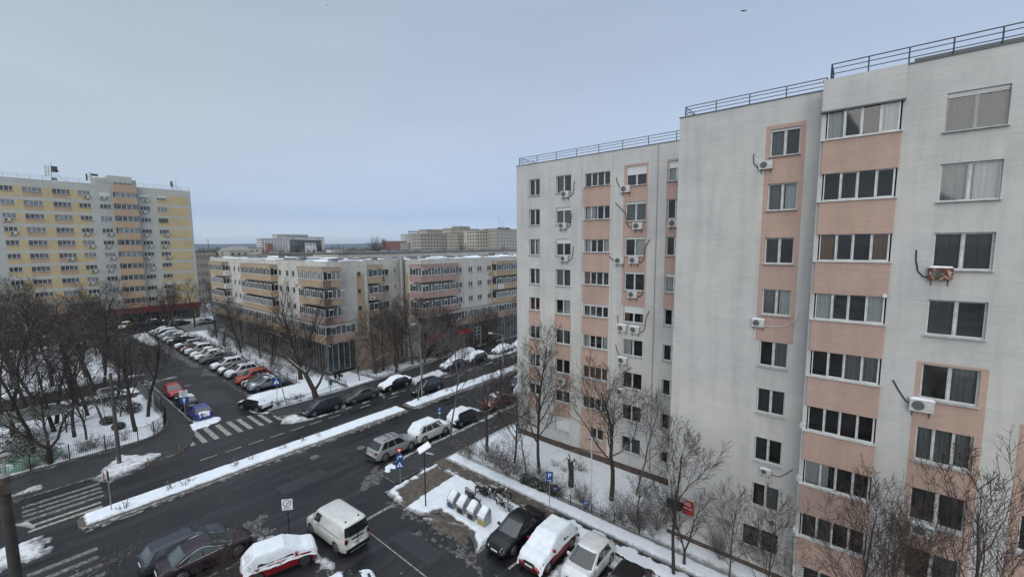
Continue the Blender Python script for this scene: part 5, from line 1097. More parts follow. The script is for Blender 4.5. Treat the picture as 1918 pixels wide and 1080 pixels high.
t = thing('crossing_sign', 'blue pedestrian crossing sign at the snowy corner by the parked row', 'road sign', (20.1,54.2,.1), -.3, 'road signs'); mb = MB(); mb.cyl(0,0,0,2.9,.03,8); mb.build('pole', M['steel'], t); crossing(t, 2.85, .42)
t = thing('parking_zone_sign', 'white zone plate above a blue arrow plate at the corner by the blue car', 'road sign', (11.6,57.1,.1), -.3, 'road signs'); mb = MB(); mb.cyl(0,0,0,3.2,.03,8); mb.build('pole', M['steel'], t)
mb = MB(); mb.box(-.36,.36,-.065,-.04,2.75,3.5); mb.build('plate', M['white_sign'], t); mb = MB(); ring(mb,.22,-.07,3.2,.024); mb.tube([(-.16,-.07,3.04),(.16,-.07,3.36)],.018,4); mb.build('symbol', M['sign_black'], t); text('P', .26, t, 'sign_black', (0,-.068,3.2), FR)
text('ZONA', .13, t, 'sign_black', (0,-.068,2.86), FR)
mb = MB(); mb.box(-.42,.42,-.065,-.04,2.05,2.72); mb.build('arrow_plate', M['blue_sign'], t); mb = MB(); mb.box(-.05,.05,-.072,-.066,2.12,2.42); mb.add([(-.16,-.07,2.4),(.16,-.07,2.4),(0,-.07,2.66)], [(0,1,2)]); mb.build('arrow', M['white_sign'], t)
t = thing('parking_sign', 'blue parking sign with a white P beside the snowy walk', 'road sign', (24.4,16.8,.15), -.95, 'road signs'); mb = MB(); mb.cyl(0,0,0,2.65,.028,8); mb.build('pole', M['steel'], t)
mb = MB(); mb.box(-.25,.25,-.06,-.035,1.85,2.65); mb.build('plate', M['blue_sign'], t); text('P', .5, t, 'white_sign', (0,-.062,2.33), FR); mb = MB(); mb.box(-.14,.14,-.066,-.061,1.95,1.99); mb.build('line', M['white_sign'], t)
t = thing('parking_sign', 'narrow blue sign with a white P by the tree behind the white off roader', 'road sign', (26.5,31.5,.1), -.8, 'road signs'); mb = MB(); mb.cyl(0,0,0,3.2,.028,8); mb.build('pole', M['steel'], t)
mb = MB(); mb.box(-.2,.2,-.06,-.035,2.6,3.35); mb.build('plate', M['blue_sign'], t); text('P', .34, t, 'white_sign', (0,-.062,3.08), FR); mb = MB(); mb.box(-.1,.1,-.066,-.061,2.68,2.8); mb.build('pictogram', M['white_sign'], t)
for x_, y_, l_ in ((25.5,17.0,'small dark blue garden notice with snow on it near the parking sign'),(25.4,14.3,'small blue notice board on two legs by the bushes')):
    t = thing('notice_board', l_, 'sign', (x_,y_,.15), -.9, 'small notices in the garden'); mb = MB(); mb.cyl(-.15,0,0,.9,.025,6); mb.cyl(.15,0,0,.9,.025,6); mb.build('leg', M['pole_black'], t); mb = MB(); mb.box(-.22,.22,-.05,-.026,.6,.88); mb.build('plate', M['blue_sign'], t); mb = MB(); mb.box(-.14,.14,-.056,-.051,.76,.78); mb.box(-.14,.08,-.056,-.051,.69,.71); mb.build('lettering', M['white_sign'], t)
t = thing('street_lamp', 'thin black lamp post with a tilted white square head in the snow island', 'street lamp', (18.5,23.8,.1), 0, 'street lamps'); mb = MB(); mb.cyl(0,0,0,4.45,.055,10,0,.04); mb.build('pole', M['pole_black'], t)
mb = MB(); a = [(-.62,-.25,4.40),(.30,-.42,4.66),(.62,.30,4.72),(-.30,.42,4.46)]; mb.add(a+[(x,y,z+.06) for x,y,z in a], [(3,2,1,0),(4,5,6,7),(0,1,5,4),(1,2,6,5),(2,3,7,6),(3,0,4,7)]); mb.build('solar_panel', M['white_sign'], t)
mb = MB(); mb.tube([(.05,-.1,4.25),(.45,-.45,4.05)], [.08,.05], 8); mb.build('lamp_head', M['ac_w'], t)
def lamp(label, x, y, h, arm, r=.09, m='steel', rz=0, head=.7):
    t = thing('street_lamp', label, 'street lamp', (x,y,.1), rz, 'street lamps'); mb = MB(); mb.cyl(0,0,0,h,r,10,0,r*.6); mb.build('pole', M[m], t)
    mb = MB(); mb.tube([(0,0,h-.2),(arm*.5,0,h+.12),(arm,0,h+.2)], .035, 6); mb.build('arm', M['steel'], t)
    mb = MB(); mb.tube([(arm,0,h+.2),(arm+head*.4,0,h+.24),(arm+head,0,h+.25)], [.05,.13,.06], 10); hd = mb.build('lamp_head', M['ac_w'], t)
    mb = MB(); mb.tube([(arm+.05,0,h+.30),(arm+head*.4,0,h+.37),(arm+head*.95,0,h+.34)], [.04,.10,.04], 8); mb.build('snow', M['snow'], hd); return t
lamp('street lamp on the median with its arm towards the far kerb', 47.3, 41.2, 5.9, 1.5, .13, 'concrete', PI*.78)
lamp('slender street lamp behind the median tree', 33.0, 42.6, 9.3, .6, .09, 'steel', PI)
t = lamp('short white park lamp by the black panel fence', 9.95, 63.4, 3.5, .25, .07, 'ac_w', PI, .4)
t = thing('utility_pole', 'tall concrete pole with a crossbar in front of the park fence', 'utility pole', (5.2,50.1,.12), 0, 'utility poles'); mb = MB(); mb.cyl(0,0,0,8.3,.16,10,0,.11); mb.build('shaft', mat('pole_weathered', (.085,.075,.065), .9, col2=(.05,.045,.04), scale=3), t)
mb = MB(); mb.box(-.85,.35,-.05,.05,7.0,7.1); mb.tube([(-.8,0,7.0),(-.62,0,4.6)], .03, 5); mb.box(-.95,-.7,-.1,.1,6.6,6.98); mb.build('crossbar', M['steel'], t)
mb = MB(); mb.tube([(.0,.0,7.9),(-.6,0,8.3)], .03, 5); mb.box(-.95,-.55,-.12,.12,8.25,8.35); mb.build('lamp_arm', M['ac_w'], t)
t = thing('lamp_column', 'thick concrete lamp column with two snow topped heads at the lower left edge', 'street lamp', (-.62,22.7,0), 0, 'utility poles'); mb = MB(); mb.cyl(0,0,0,11.1,.20,12,0,.14); mb.build('shaft', mat('column_dark', (.055,.05,.045), .9, col2=(.03,.028,.026), scale=3), t)
mb = MB(); mb.tube([(0,0,11.1),(.05,0,11.35)], [.16,.12], 12); mb.box(-.16,.16,-.15,.15,10.75,11.1); mb.build('junction_box', M['plinth'], t); mb = MB(); mb.tube([(0.02,0,11.36),(.02,0,11.44)], [.17,.1], 12); mb.build('snow', M['snow'], t)
mb = MB(); mb.tube([(.05,0,11.4),(.1,0,12.1)], .03, 6); mb.tube([(.1,0,12.05),(.1,0,12.12)], [.10,.17], 12); mb.build('upper_lamp', M['steel'], t); mb = MB(); mb.tube([(.1,0,12.125),(.1,0,12.17)], [.16,.1], 12); mb.build('snow', M['snow'], t)
mb = MB(); mb.tube([(.1,0,9.5),(.38,0,9.4),(.55,-.05,9.2)], [.03,.09,.05], 8); mb.build('side_lamp', M['ac_w'], t)
t = thing('sign_post', 'thin grey post at the nose of the snowy median', 'post', (3.6,41.3,.2)); mb = MB(); mb.cyl(0,0,0,2.7,.035,7); mb.build('shaft', M['steel'], t); mb = MB(); mb.box(-.03,.03,-.32,.32,2.4,3.0); mb.build('plate', M['sign_black'], t)
bol = mat('bollard_orange', (.28,.12,.04), .7)
for x_, y_, l_ in ((9.25,48.75,'orange bollard at the kerb beside the zebra crossing'),(6.8,47.9,'orange bollard beside the snow heap'),(3.9,47.5,'orange bollard left of the snow heap')):
    t = thing('bollard', l_, 'bollard', (x_,y_,0), 0, 'bollards along the kerb'); mb = MB(); mb.cyl(0,0,0,.75,.045,8); mb.tube([(0,0,.75),(0,0,.80)], [.045,.01], 8); mb.build('post', bol, t)
# ------------------------------------------------------------------ fences
def fence(label, pts, h, step=2.4, pick=.14, m='pole_black', panel=False, group=None, z=.2, snow=True):
    x0, y0 = pts[0]; t = thing('fence', label, 'fence', (x0,y0,z), 0, group)
    for i in range(len(pts)-1):
        a = Vector((pts[i][0]-x0, pts[i][1]-y0, 0)); b = Vector((pts[i+1][0]-x0, pts[i+1][1]-y0, 0)); d = b-a; L = d.length; d.normalize(); k = max(1, round(L/step)); s = Vector((-d.y,d.x,0))
        for q in range(k):
            p0 = a+d*(L*q/k); p1 = a+d*(L*(q+1)/k); mb = MB()
            mb.tube([p0,p0+Vector((0,0,h+.12))], .045, 4); mb.build('post', M[m], t)
            mb = MB(); u = Vector((0,0,1))
            if panel:
                for w in (-.012,.012): mb.add([p0+s*w+u*.1, p1+s*w+u*.1, p1+s*w+u*h, p0+s*w+u*h], [(0,1,2,3)])
            else:
                for zz_ in (.14, h-.12): mb.tube([p0+u*zz_, p1+u*zz_], .018, 4)
                n = int(L/k/pick)
                for j in range(1, n): v = p0+(p1-p0)*j/n; mb.tube([v+u*.05, v+u*h], .010, 3, cap=False)
            mb.build('picket_panel', M[m], t)
        if snow and not panel:
            mb = MB(); w = .12; mb.add([a-s*w-u*.2, b-s*w-u*.2, b+s*w-u*.2, a+s*w-u*.2, a-s*w*.9+u*.09, b-s*w*.9+u*.09, b+s*w*.9+u*.09, a+s*w*.9+u*.09], [(4,5,6,7),(0,1,5,4),(2,3,7,6),(1,2,6,5),(3,0,4,7)]); mb.build('footing', M['snow_dirty'], t)
    if panel: mb = MB(); mb.tube([(pts[0][0]-x0,pts[0][1]-y0,h+.03),(pts[-1][0]-x0,pts[-1][1]-y0,h+.03)], .045, 5); mb.build('snow', M['snow'], t)
    return t
fence('black iron picket fence curving around the snowy park', [(-14,54.0),(7.1,54.05),(8.4,54.5),(9.5,56.0),(10.1,58.2),(10.35,60.5)], 1.5)
fence('black solid panel fence with snow on its top along the side street', [(10.45,62.2),(10.5,69)], 1.5, panel=True, z=.2)
fence('grey wire fence behind the park trees along the side street', [(10.4,69),(10.4,76)], 1.2, m='steel')
fence('thin garden fence in the snow by the crossing sign', [(19,53.1),(24.0,53.0),(28.6,53.4)], .8, 2, .16, z=.15, snow=False)
fence('thin garden fence around the snowy plot left of the footpath to the block', [(28.7,53.6),(28.9,58.5)], .8, 2, .16, z=.15, snow=False)
fence('thin garden fence along the snowy plot right of the footpath', [(33.4,58.6),(33.5,53.7),(46,54.9),(60,56.2)], .8, 2, .16, z=.15, snow=False)
fence('low picket fence between the parking row and the ochre block', [(25.3,61),(25.3,112)], .8, 3, .22, z=.15, snow=False)
fence('low rusty fence at the edge of the garden by the walk', [(25.6,10.4),(25.6,17.5)], .55, 1.6, .16, z=.15, snow=False)
# ------------------------------------------------------------------ people
def person(label, x, y, rz, coat, bag):
    t = thing('person', label, 'person', (x,y,.2), rz, 'people on the footpath')
    V_ = [(0,0,.95),(0,0,1.2),(0,0,1.42),(0,0,1.52),(0,.01,1.66),(0,-.1,.88),(.12,-.11,.48),(.02,-.11,.06),(.14,-.11,.03),(0,.1,.88),(-.10,.11,.48),(-.28,.11,.09),(-.16,.11,.04),(0,-.2,1.38),(-.05,-.26,1.1),(.08,-.25,.86),(0,.2,1.38),(.06,.26,1.1),(.12,.25,.86)]
    E_ = [(0,1),(1,2),(2,3),(3,4),(0,5),(5,6),(6,7),(7,8),(0,9),(9,10),(10,11),(11,12),(2,13),(13,14),(14,15),(2,16),(16,17),(17,18)]
    rad = [.15,.16,.15,.06,.105,.11,.08,.05,.045,.11,.08,.05,.045,.08,.06,.04,.08,.06,.04]
    me = bpy.data.meshes.new('body'); me.from_pydata(V_, E_, []); o = link('body', me, t); me.materials.append(coat)
    sk = o.modifiers.new('s', 'SKIN'); ly = me.skin_vertices[0] if me.skin_vertices else None
    if ly:
        for i, r in enumerate(rad): ly.data[i].radius = (r, r)
        ly.data[0].use_root = True
    o.modifiers.new('u', 'SUBSURF').levels = 1
    mb = MB(); mb.tube([(0,0,.55),(0,0,.9),(0,0,1.25),(0,0,1.46)], [.24,.2,.2,.13], 12); mb.build('coat', coat, t)
    mb = MB(); mb.tube([(-.02,.01,1.62),(-.02,.01,1.70),(-.01,.01,1.78)], [.11,.12,.05], 10); mb.build('hair', M['black'], t)
    mb = MB(); mb.tube([(.085,.01,1.60),(.10,.01,1.66),(.085,.01,1.71)], [.05,.07,.04], 8); mb.build('face', mat('skin', (.42,.25,.18), .6), t)
    if bag: mb = MB(); mb.tube([(.14,.34,.38),(.14,.34,.55),(.14,.34,.74)], [.16,.19,.08], 8); mb.tube([(.12,.28,.84),(.14,.34,.72)], .012, 4); mb.build('bag', bag, t)
person('person in a dark coat carrying a red bag on the footpath to the block', 29.6, 57.0, -1.2, mat('coat_dark', (.02,.018,.02), .9), M['red_sign'])
person('person in dark clothes walking just left of the one with the red bag', 28.95, 56.9, -1.4, mat('coat_black', (.012,.012,.014), .9), None)
t = thing('litter_bin', 'green litter bin on a frame beside the footpath', 'bin', (27.2,54.9,.2)); mb = MB(); mb.tube([(0,0,.35),(0,0,1.0)], [.2,.24], 10); mb.build('bucket', mat('bin_green', (.02,.10,.04), .5), t); mb = MB(); [mb.cyl(x,0,0,1.1,.02,5) for x in (-.3,.3)]; mb.tube([(-.3,0,1.1),(.3,0,1.1)],.02,5); mb.build('frame', M['pole_black'], t)
# ------------------------------------------------------------------ bare trees
def make_tree(seed, h=9, r=.16, bole=.28, limbs=8, spread=.9, cnt=(6,5,3), lean=(0,0), bark='bark', snow=.35, twr=.010, up=.10, droop=0, wig=.16, fork=None, lf=.52):
    rn = R_(seed); trunk = MB(); crown = MB(); sn = MB()
    def rv(): return Vector((rn.gauss(0,1), rn.gauss(0,1), rn.gauss(0,1)))
    def perp(d, ang, az):
        a = d.cross(Vector((0,0,1)) if abs(d.z) < .95 else Vector((1,0,0))).normalized(); b = d.cross(a); return (d*math.cos(ang)+(a*math.cos(az)+b*math.sin(az))*math.sin(ang)).normalized()
    def put(pts, rad, lvl):
        (trunk if lvl == 0 else crown).tube(pts, rad, (9,6,4,3,3)[lvl], cap=False)
        if snow and 1 <= lvl <= 3:
            for i in range(len(pts)-1):
                a, b = pts[i], pts[i+1]; d = b-a
                if d.length > .05 and abs(d.normalized().z) < .8 and rn.random() < snow*(1 if lvl < 3 else .5):
                    ra, rb = rad[i], rad[i+1]; o = Vector((0,0,1)); sn.tube([a+o*ra*.8, (a+b)/2+o*((ra+rb)*.42+.004), b+o*rb*.7], [ra*.75+.004,(ra+rb)*.42+.009,rb*.7+.004], 4)
    def grow(p, d, L, rad, lvl, maxl):
        ns = (7,5,4,3,2)[lvl]; pts = [p.copy()]; rs = [rad]; dirs = [d.copy()]
        for i in range(ns):
            d = (d + rv()*wig*(.5 if lvl == 0 else 1) + Vector((0,0,up if lvl < 3 else up*.4-droop))).normalized(); p = p+d*L/ns; pts.append(p.copy()); dirs.append(d.copy()); rs.append(max(twr*.55, rad*(1-.72*(i+1)/ns)))
        put(pts, rs, lvl)
        if lvl >= maxl: return
        n = cnt[lvl-1] if lvl else limbs; n = max(2, int(n*rn.uniform(.75,1.25)))
        for k in range(n):
            t = (bole+(1-bole)*(k+.6)/n) if lvl == 0 else (.22+.76*(k+rn.random())/n); f = t*ns; i = min(ns-1, int(f)); q = pts[i]+(pts[i+1]-pts[i])*(f-i)
            ang = rn.uniform(.45,.95)*(spread if lvl == 0 else .8); dd = perp(dirs[i], ang, k*2.4+rn.random()*1.2)
            LL = L*(lf if lvl == 0 else .55)*(1.15-.55*t if lvl else 1.25-.75*t)*rn.uniform(.75,1.2); rr = max(twr*.8, (rs[i]*(1-(f-i))+rs[i+1]*(f-i))*rn.uniform(.42,.62)); grow(q, dd, LL, rr, lvl+1, maxl)
        if lvl: 
            grow(pts[-1], perp(dirs[-1], .3, rn.random()*6), L*.4, rs[-1], lvl+1, maxl)
    if fork:
        base = Vector((0,0,0)); top_ = Vector((lean[0]*fork, lean[1]*fork, fork)); trunk.tube([base, base*.5+top_*.5, top_], [r*1.25, r*1.05, r], 9)
        for az in (0, 2.2, 4.3)[:3 if limbs > 2 else 2]:
            dd = perp(Vector((0,0,1)), .42*spread, az+seed); sv = limbs; 
            grow_l(rn, grow, top_, dd, h-fork, r*.7)
    else: grow(Vector((0,0,0)), Vector((lean[0],lean[1],1)).normalized(), h, r, 0, len(cnt)+1)
    return trunk, crown, sn, bark
def grow_l(rn, grow, p, d, L, r): grow(p, d, L, r, 1, 4)
PROTO = {}
def proto(key, **k):
    tr, cr, sn, bk = make_tree(**k); zm = sorted(v[2] for v in cr.v)[int(len(cr.v)*.995)]; f = k['h']/zm
    for q in (tr, cr, sn): q.v = [(x*f, y*f, z*f) for x, y, z in q.v]
    PROTO[key] = (tr.mesh('trunk', M[bk]), cr.mesh('branches', M[bk]), sn.mesh('snow', M['snow']) if sn.v else None)
def plant(key, label, x, y, rz=0, s=1, name='bare_tree', cat='tree', group='bare trees', z=.15, tilt=None):
    t = thing(name, label, cat, (x,y,z), rz, group); t.scale = (s,s,s) if not hasattr(s, '__len__') else s
    if tilt: t.rotation_euler = (tilt[0], tilt[1], rz)
    a, b, c = PROTO[key]
    if a.vertices: link('trunk', a, t)
    k = link('branches', b, t)
    if c: link('snow', c, k)
    return t
proto('tall', seed=3, h=12.5, r=.17, bole=.22, limbs=18, spread=.95, cnt=(7,5,4), snow=.2, up=.08, lf=.36, twr=.012)
proto('slim', seed=8, h=10.5, r=.13, bole=.38, limbs=12, spread=.85, cnt=(7,5,4), snow=.15, up=.12, bark='bark_grey', lf=.42, twr=.013)
proto('round', seed=12, h=10.5, r=.21, bole=.34, limbs=11, spread=1.05, cnt=(7,6,4), snow=.34, lf=.46, wig=.18, twr=.011)
proto('wide', seed=21, h=9, r=.23, bole=.3, limbs=10, spread=1.3, cnt=(8,6,5), snow=.38, lf=.56, wig=.2, up=.06, twr=.011)
proto('fork', seed=31, h=9, r=.24, fork=1.8, limbs=3, spread=1.2, cnt=(12,8,6), snow=.25, wig=.17, twr=.013)
proto('dense', seed=41, h=8, r=.18, bole=.2, limbs=15, spread=1.2, cnt=(8,7,5), snow=.32, lf=.52, bark='bark_brown', wig=.2, twr=.0115)
proto('grand', seed=52, h=15, r=.42, fork=2.6, limbs=3, spread=.9, cnt=(13,9,6), snow=.22, wig=.14, twr=.017)
proto('whip', seed=61, h=11, r=.12, bole=.3, limbs=13, spread=.85, cnt=(7,5,4), snow=.05, up=.18, lf=.48, wig=.14, twr=.0115, bark='bark_brown')
proto('crown', seed=66, h=9.5, r=.14, bole=.45, limbs=8, spread=.95, cnt=(8,6,4), snow=.07, up=.16, lf=.5, wig=.16, twr=.0125)
def proto_bush(key, seed, n=12, h=1.3, spread=.5, snow=.4, bark='bark', lvls=(3,2)):
    rn = R_(seed); cr = MB(); sn = MB()
    def g(p, d, L, r, l):
        pts = [p]; 
        for i in range(3): d = (d+Vector((rn.gauss(0,1),rn.gauss(0,1),rn.gauss(0,1)))*.16+Vector((0,0,.05))).normalized(); pts.append(pts[-1]+d*L/3)
        cr.tube(pts, [r,r*.8,r*.6,r*.4], 3, cap=False)
        if rn.random() < snow: o = Vector((0,0,r)); sn.tube([pts[1]+o, pts[2]+o], r*1.3+.006, 4)
        if l < len(lvls):
            for k in range(lvls[l]):
                t = rn.randint(1,3); dd = (d+Vector((rn.gauss(0,1),rn.gauss(0,1),rn.gauss(0,.6)))*.6).normalized(); g(pts[t], dd, L*.55, r*.6, l+1)
    for i in range(n):
        a = rn.random()*6.28; g(Vector((math.cos(a)*.1,math.sin(a)*.1,0)), Vector((math.cos(a)*spread*rn.random(),math.sin(a)*spread*rn.random(),1)).normalized(), h*rn.uniform(.6,1.1), .016, 0)
    e = MB(); PROTO[key] = (e.mesh('trunk', M[bark]), cr.mesh('branches', M[bark]), sn.mesh('snow', M['snow']) if sn.v else None)
proto_bush('bush', 4, 12, 1.3, .7); proto_bush('bush2', 5, 18, 1.9, .9, .3, 'bark_brown', (5,4)); proto_bush('tuft', 6, 8, .55, 1.1, .5, 'bark_brown', (2,)); proto_bush('bigbush', 9, 26, 3.4, .9, .2, 'bark_brown', (6,5))
rt = R_(77)
# garden in front of the pink and white block
gg = 'trees in the garden of the block'
plant('tall', 'slender tree before the first pink window column of the near block', 27.4, 19.9, 0, (1.0,1.0,1.0), group=gg)
plant('round', 'dark leafy tipped tree in front of the middle windows of the near block', 27.8, 13.5, 1, (1.12,1.12,1.1), group=gg)
lt = [o for o in bpy.data.objects if o.get('label', '').startswith('dark leafy tipped')][0]
lm = MB(); rl = R_(8); bv = PROTO['round'][1].vertices
for i in range(420):
    p = bv[rl.randrange(len(bv))].co
    if p.z < 4.5: continue
    q = Vector((rl.gauss(0,.05), rl.gauss(0,.05), -.06)); e = Vector((rl.gauss(0,1), rl.gauss(0,1), .3)).normalized()*.045; lm.add([p-e, p+q, p+e+q*.5, p-q*.2], [(0,1,2,3)])
lm.build('leaves', mat('dry_leaf', (.09,.06,.035), .9), lt)
plant('slim', 'thin double stem beside the slender tree in the garden', 26.5, 20.6, 2, .7, group=gg)
plant('tall', 'upright tree near the far end of the garden, seen against the street', 27.4, 22.6, 3.6, .70, group=gg)
plant('wide', 'snow streaked tree at the far corner of the garden', 27.4, 25.9, 2.6, .85, group=gg)
plant('slim', 'thin tree against the white wall strip left of the blank wall', 29.6, 12.3, 4, .8, group=gg)
plant('dense', 'small spreading tree like a bush near the white pole of the garden', 26.8, 11.0, 1.5, (.5,.5,.42), group=gg)
plant('crown', 'forked dark tree in front of the blank white wall, by the red sign', 23.6, 7.45, .6, (1.0,1.0,1.0), group=gg)
plant('fork', 'pollarded trunk beside the forked tree, snow on its stubs', 24.7, 7.2, 2, (.4,.4,.6), group=gg)
t = thing('tree_stump', 'tall dark stump with a broken top in the garden snow', 'tree stump', (27.4,16.8,.2)); mb = MB(); mb.tube([(0,0,0),(.02,0,1.2),(-.05,.02,2.0),(-.2,.1,2.3)], [.24,.21,.22,.1], 9); mb.build('trunk', M['bark'], t); mb = MB(); [mb.tube([(0,0,1.9),(math.cos(a)*.4,math.sin(a)*.4,2.5),(math.cos(a)*.7,math.sin(a)*.7,2.2)], [.06,.04,.015], 5) for a in (1,2.6,4.4)]; mb.build('branches', M['bark'], t); mb = MB(); mb.tube([(-.12,.05,2.2),(-.1,.03,2.32)], [.17,.06], 7); mb.build('snow', M['snow'], t)
for i, (x_, y_, s_) in enumerate(((22.5,2.6,.72),(20.6,-.3,.98),(20.0,-3.5,1.16),(22.5,-2.6,.9),(20.0,-1.9,.95),(23.9,4.6,.62))):
    plant('crown' if i in (3,) else 'whip', ['bare twiggy tree below the lowest bays, leftmost of the lower right group','tall bare tree in front of the pink strip at the lower right','tallest bare tree at the right edge of the picture','dark bare tree behind the tallest one at the right edge','thin tree between the two tall ones at the lower right','small sparse tree beside the ground floor windows'][i], x_, y_, i*1.3, (s_*.95,s_*.95,s_), group='bare trees at the lower right')
lp = thing('garden_pole', 'pale slim pole standing in the garden snow between two trees', 'pole', (26.3,14.4,.2)); mb = MB(); mb.cyl(0,0,0,5.2,.05,8); mb.build('shaft', M['ac_w'], lp)
grb = 'leafless shrubs lining the snowy walk'
for i in range(30):
    y_ = 27.6-i*.62 + rt.uniform(-.2,.2); plant('bush' if rt.random() < .8 else 'bush2', 'leafless shrub in the hedge between the snowy walk and the block garden', 25.7+rt.uniform(-.1,.6), y_, rt.random()*6, rt.uniform(.45,.85) if i > 12 else rt.uniform(.7,1.05), 'shrub', 'shrub', grb)
for i in range(9):
    plant('bush', 'leafless shrub deeper inside the block garden', rt.uniform(26.8,31), rt.uniform(6,26), rt.random()*6, rt.uniform(.5,.9), 'shrub', 'shrub', 'leafless shrubs inside the block garden')
for x_, y_, s_, l_ in ((26.6,9.6,1.0,'large bush at the end of the hedge by the forked tree'),(26.0,10.6,.8,'bush left of the large one at the hedge end'),(25.9,12.0,.7,'bush behind the parked white hatchback'),(27.0,3.5,1.0,'dense bush at the foot of the blank wall, lower right'),(26.6,1.2,1.1,'dense bush below the lowest bay'),(26.4,5.6,.8,'bush under the small snowy canopy')):
    plant('bigbush', l_, x_, y_, rt.random()*6, s_*.6, 'shrub', 'shrub', 'bushes at the hedge end')
# evergreen dark clump in the hedge
def leafball(label, x, y, s, sn=.25, seed=1, name='evergreen_shrub', zc=.5, n=420, cat='shrub', group='evergreen shrubs'):
    rn = R_(seed); t = thing(name, label, cat, (x,y,.15), 0, group); lf = MB(); ss = MB()
    for i in range(n):
        while True:
            v = Vector((rn.uniform(-1,1),rn.uniform(-1,1),rn.uniform(-1,1)))
            if .2 < v.length < 1: break
        v = Vector((v.x*s, v.y*s, max(.03, v.z*s*.7+s*zc))); a = Vector((rn.gauss(0,1),rn.gauss(0,1),rn.gauss(0,1))).normalized()*.09; b = Vector((rn.gauss(0,1),rn.gauss(0,1),rn.gauss(0,1))).normalized()*.06
        (ss if rn.random() < sn and v.z > s*.35 else lf).add([v-a, v+b, v+a, v-b], [(0,1,2,3)])
    lf.build('leaves', M['evergreen'], t); 
    if ss.v: ss.build('snow', M['snow'], t)
for i, (x_, y_) in enumerate(((25.7,20.0),(25.75,19.2),(25.8,18.3),(25.9,17.5))): leafball('dark evergreen bush behind the parking sign, %s from the far end' % on[i], x_, y_, .55, .22, i+1)
for i, (x_, y_, s_) in enumerate(((7.6,66.0,1.1),(8.3,64.4,.9),(6.2,71,1.3),(7.2,69.5,1.2),(5.9,62.3,.7),(6.4,59.6,.6),(-.3,58.5,1.6),(-.9,61,1.8),(.2,60.2,1.4))): leafball(('snow flecked evergreen of the park, number %s from the side street' % on[i]) if i < 6 else 'dark snowy conifer near the left edge of the park', x_, y_, s_, .35, i+10, zc=.7, n=700)
# median plants
for i, (x_, y_) in enumerate(((4.2,40.7),(7.0,41.2),(7.9,41.0),(8.4,41.4),(11.6,41.3),(12.8,41.5),(15.6,41.3),(17.5,41.4),(19,41.3),(33.2,41.5),(36,41.3),(41,41.2))):
    plant('tuft', 'small snowy shrub %s from the nose of the median strip' % (on[i] if i < 10 else ['eleventh','twelfth'][i-10]), x_, y_, i, 1.15 if i in (0,1,4) else .9, 'shrub', 'shrub', 'small shrubs on the median', z=.22)
for x_, y_, k_, s_, l_ in ((31.5,41.5,'slim',1.08,'slender tree on the near end of the second median'),(38.6,41.7,'slim',.82,'young tree further along the median'),(47.8,42.0,'slim',.62,'thin tree by the median street lamp'),(54,41.5,'slim',.7,'small tree farthest along the median'),(27.6,31.2,'slim',.98,'pale trunked tree between the white off roader and the blue car'),(38.8,30.4,'wide',.8,'snow laden tree by the red hatchback'),(34.2,30.6,'tall',.65,'dark tree beside the pavement of the main street')):
    plant(k_, l_, x_, y_, rt.random()*6, s_, group='trees along the main street')
# trees before the corner block
plant('grand', 'tall wide tree rising in front of the ochre balconies', 26.2, 61.8, .4, (.88,.88,.98), group='trees before the corner block')
plant('round', 'second tree along the ochre side, snowy lower branches', 26.3, 86.0, .5, 1.05, group='trees before the corner block')
for i, (x_, y_, k_, s_, l_) in enumerate(((26.5,73,'wide',.8,'low snowy tree behind the white estate cars'),(27,79,'dense',.85,'brown twiggy tree in the middle of the ochre facade'),(26.2,95,'round',.8,'tree at the far part of the ochre facade'),(27.5,104,'wide',.9,'tree near the gap between tower and ochre block'),(34.5,55.6,'dense',1.15,'brown twiggy tree left of the street block bays'),(38.6,56.4,'dense',1.25,'large brown twiggy tree before the recessed balconies'),(43.2,54.8,'dense',1.2,'brown twiggy tree before the rose corner bay'),(37.0,53.9,'wide',.95,'snow streaked low tree by the garden fence'),(47.5,52.6,'tall',.62,'thin tree at the kerb before the red banner'),(53.0,53.2,'slim',.7,'thin tree before the white shop door'),(58.5,53.6,'dense',.8,'twiggy tree right of the shop door'),(63.5,53.8,'slim',.75,'tree close to the white wall edge at the street block'),(31.3,54.6,'tall',.45,'sapling beside the footpath'),(28.0,66.5,'bigbush',1.0,'snowy undergrowth below the corner bay'))):
    plant(k_, l_, x_, y_, rt.random()*6, s_*1.15, 'bare_tree' if k_ != 'bigbush' else 'shrub', 'tree' if k_ != 'bigbush' else 'shrub', group='trees before the corner block')
for i in range(26):
    plant('bush2' if rt.random() < .5 else 'bush', 'leafless shrub on the strip between the parking row and the ochre facade', rt.uniform(25.6,29), rt.uniform(61,110), rt.random()*6, rt.uniform(.6,1.3), 'shrub', 'shrub', 'shrubs below the ochre facade')
for i in range(26):
    x_ = rt.uniform(34,62); plant('bush2' if rt.random() < .5 else 'bush', 'leafless shrub in the fenced plot of the street block', x_, rt.uniform(54.5+(x_-34)*.06, 57.5) if x_ < 44 else rt.uniform(55.2,55.9), rt.random()*6, rt.uniform(.6,1.2), 'shrub', 'shrub', 'shrubs below the street block')
for i in range(12):
    plant('bush', 'low shrub behind the thin garden fence at the corner', rt.uniform(19.5,24.8), rt.uniform(53.3,54.2), rt.random()*6, rt.uniform(.35,.6), 'shrub', 'shrub', 'low shrubs at the corner fence')
plant('slim', 'small dark tree by the blue crossing sign', 21.2, 54.7, 1, .55, group='trees before the corner block')
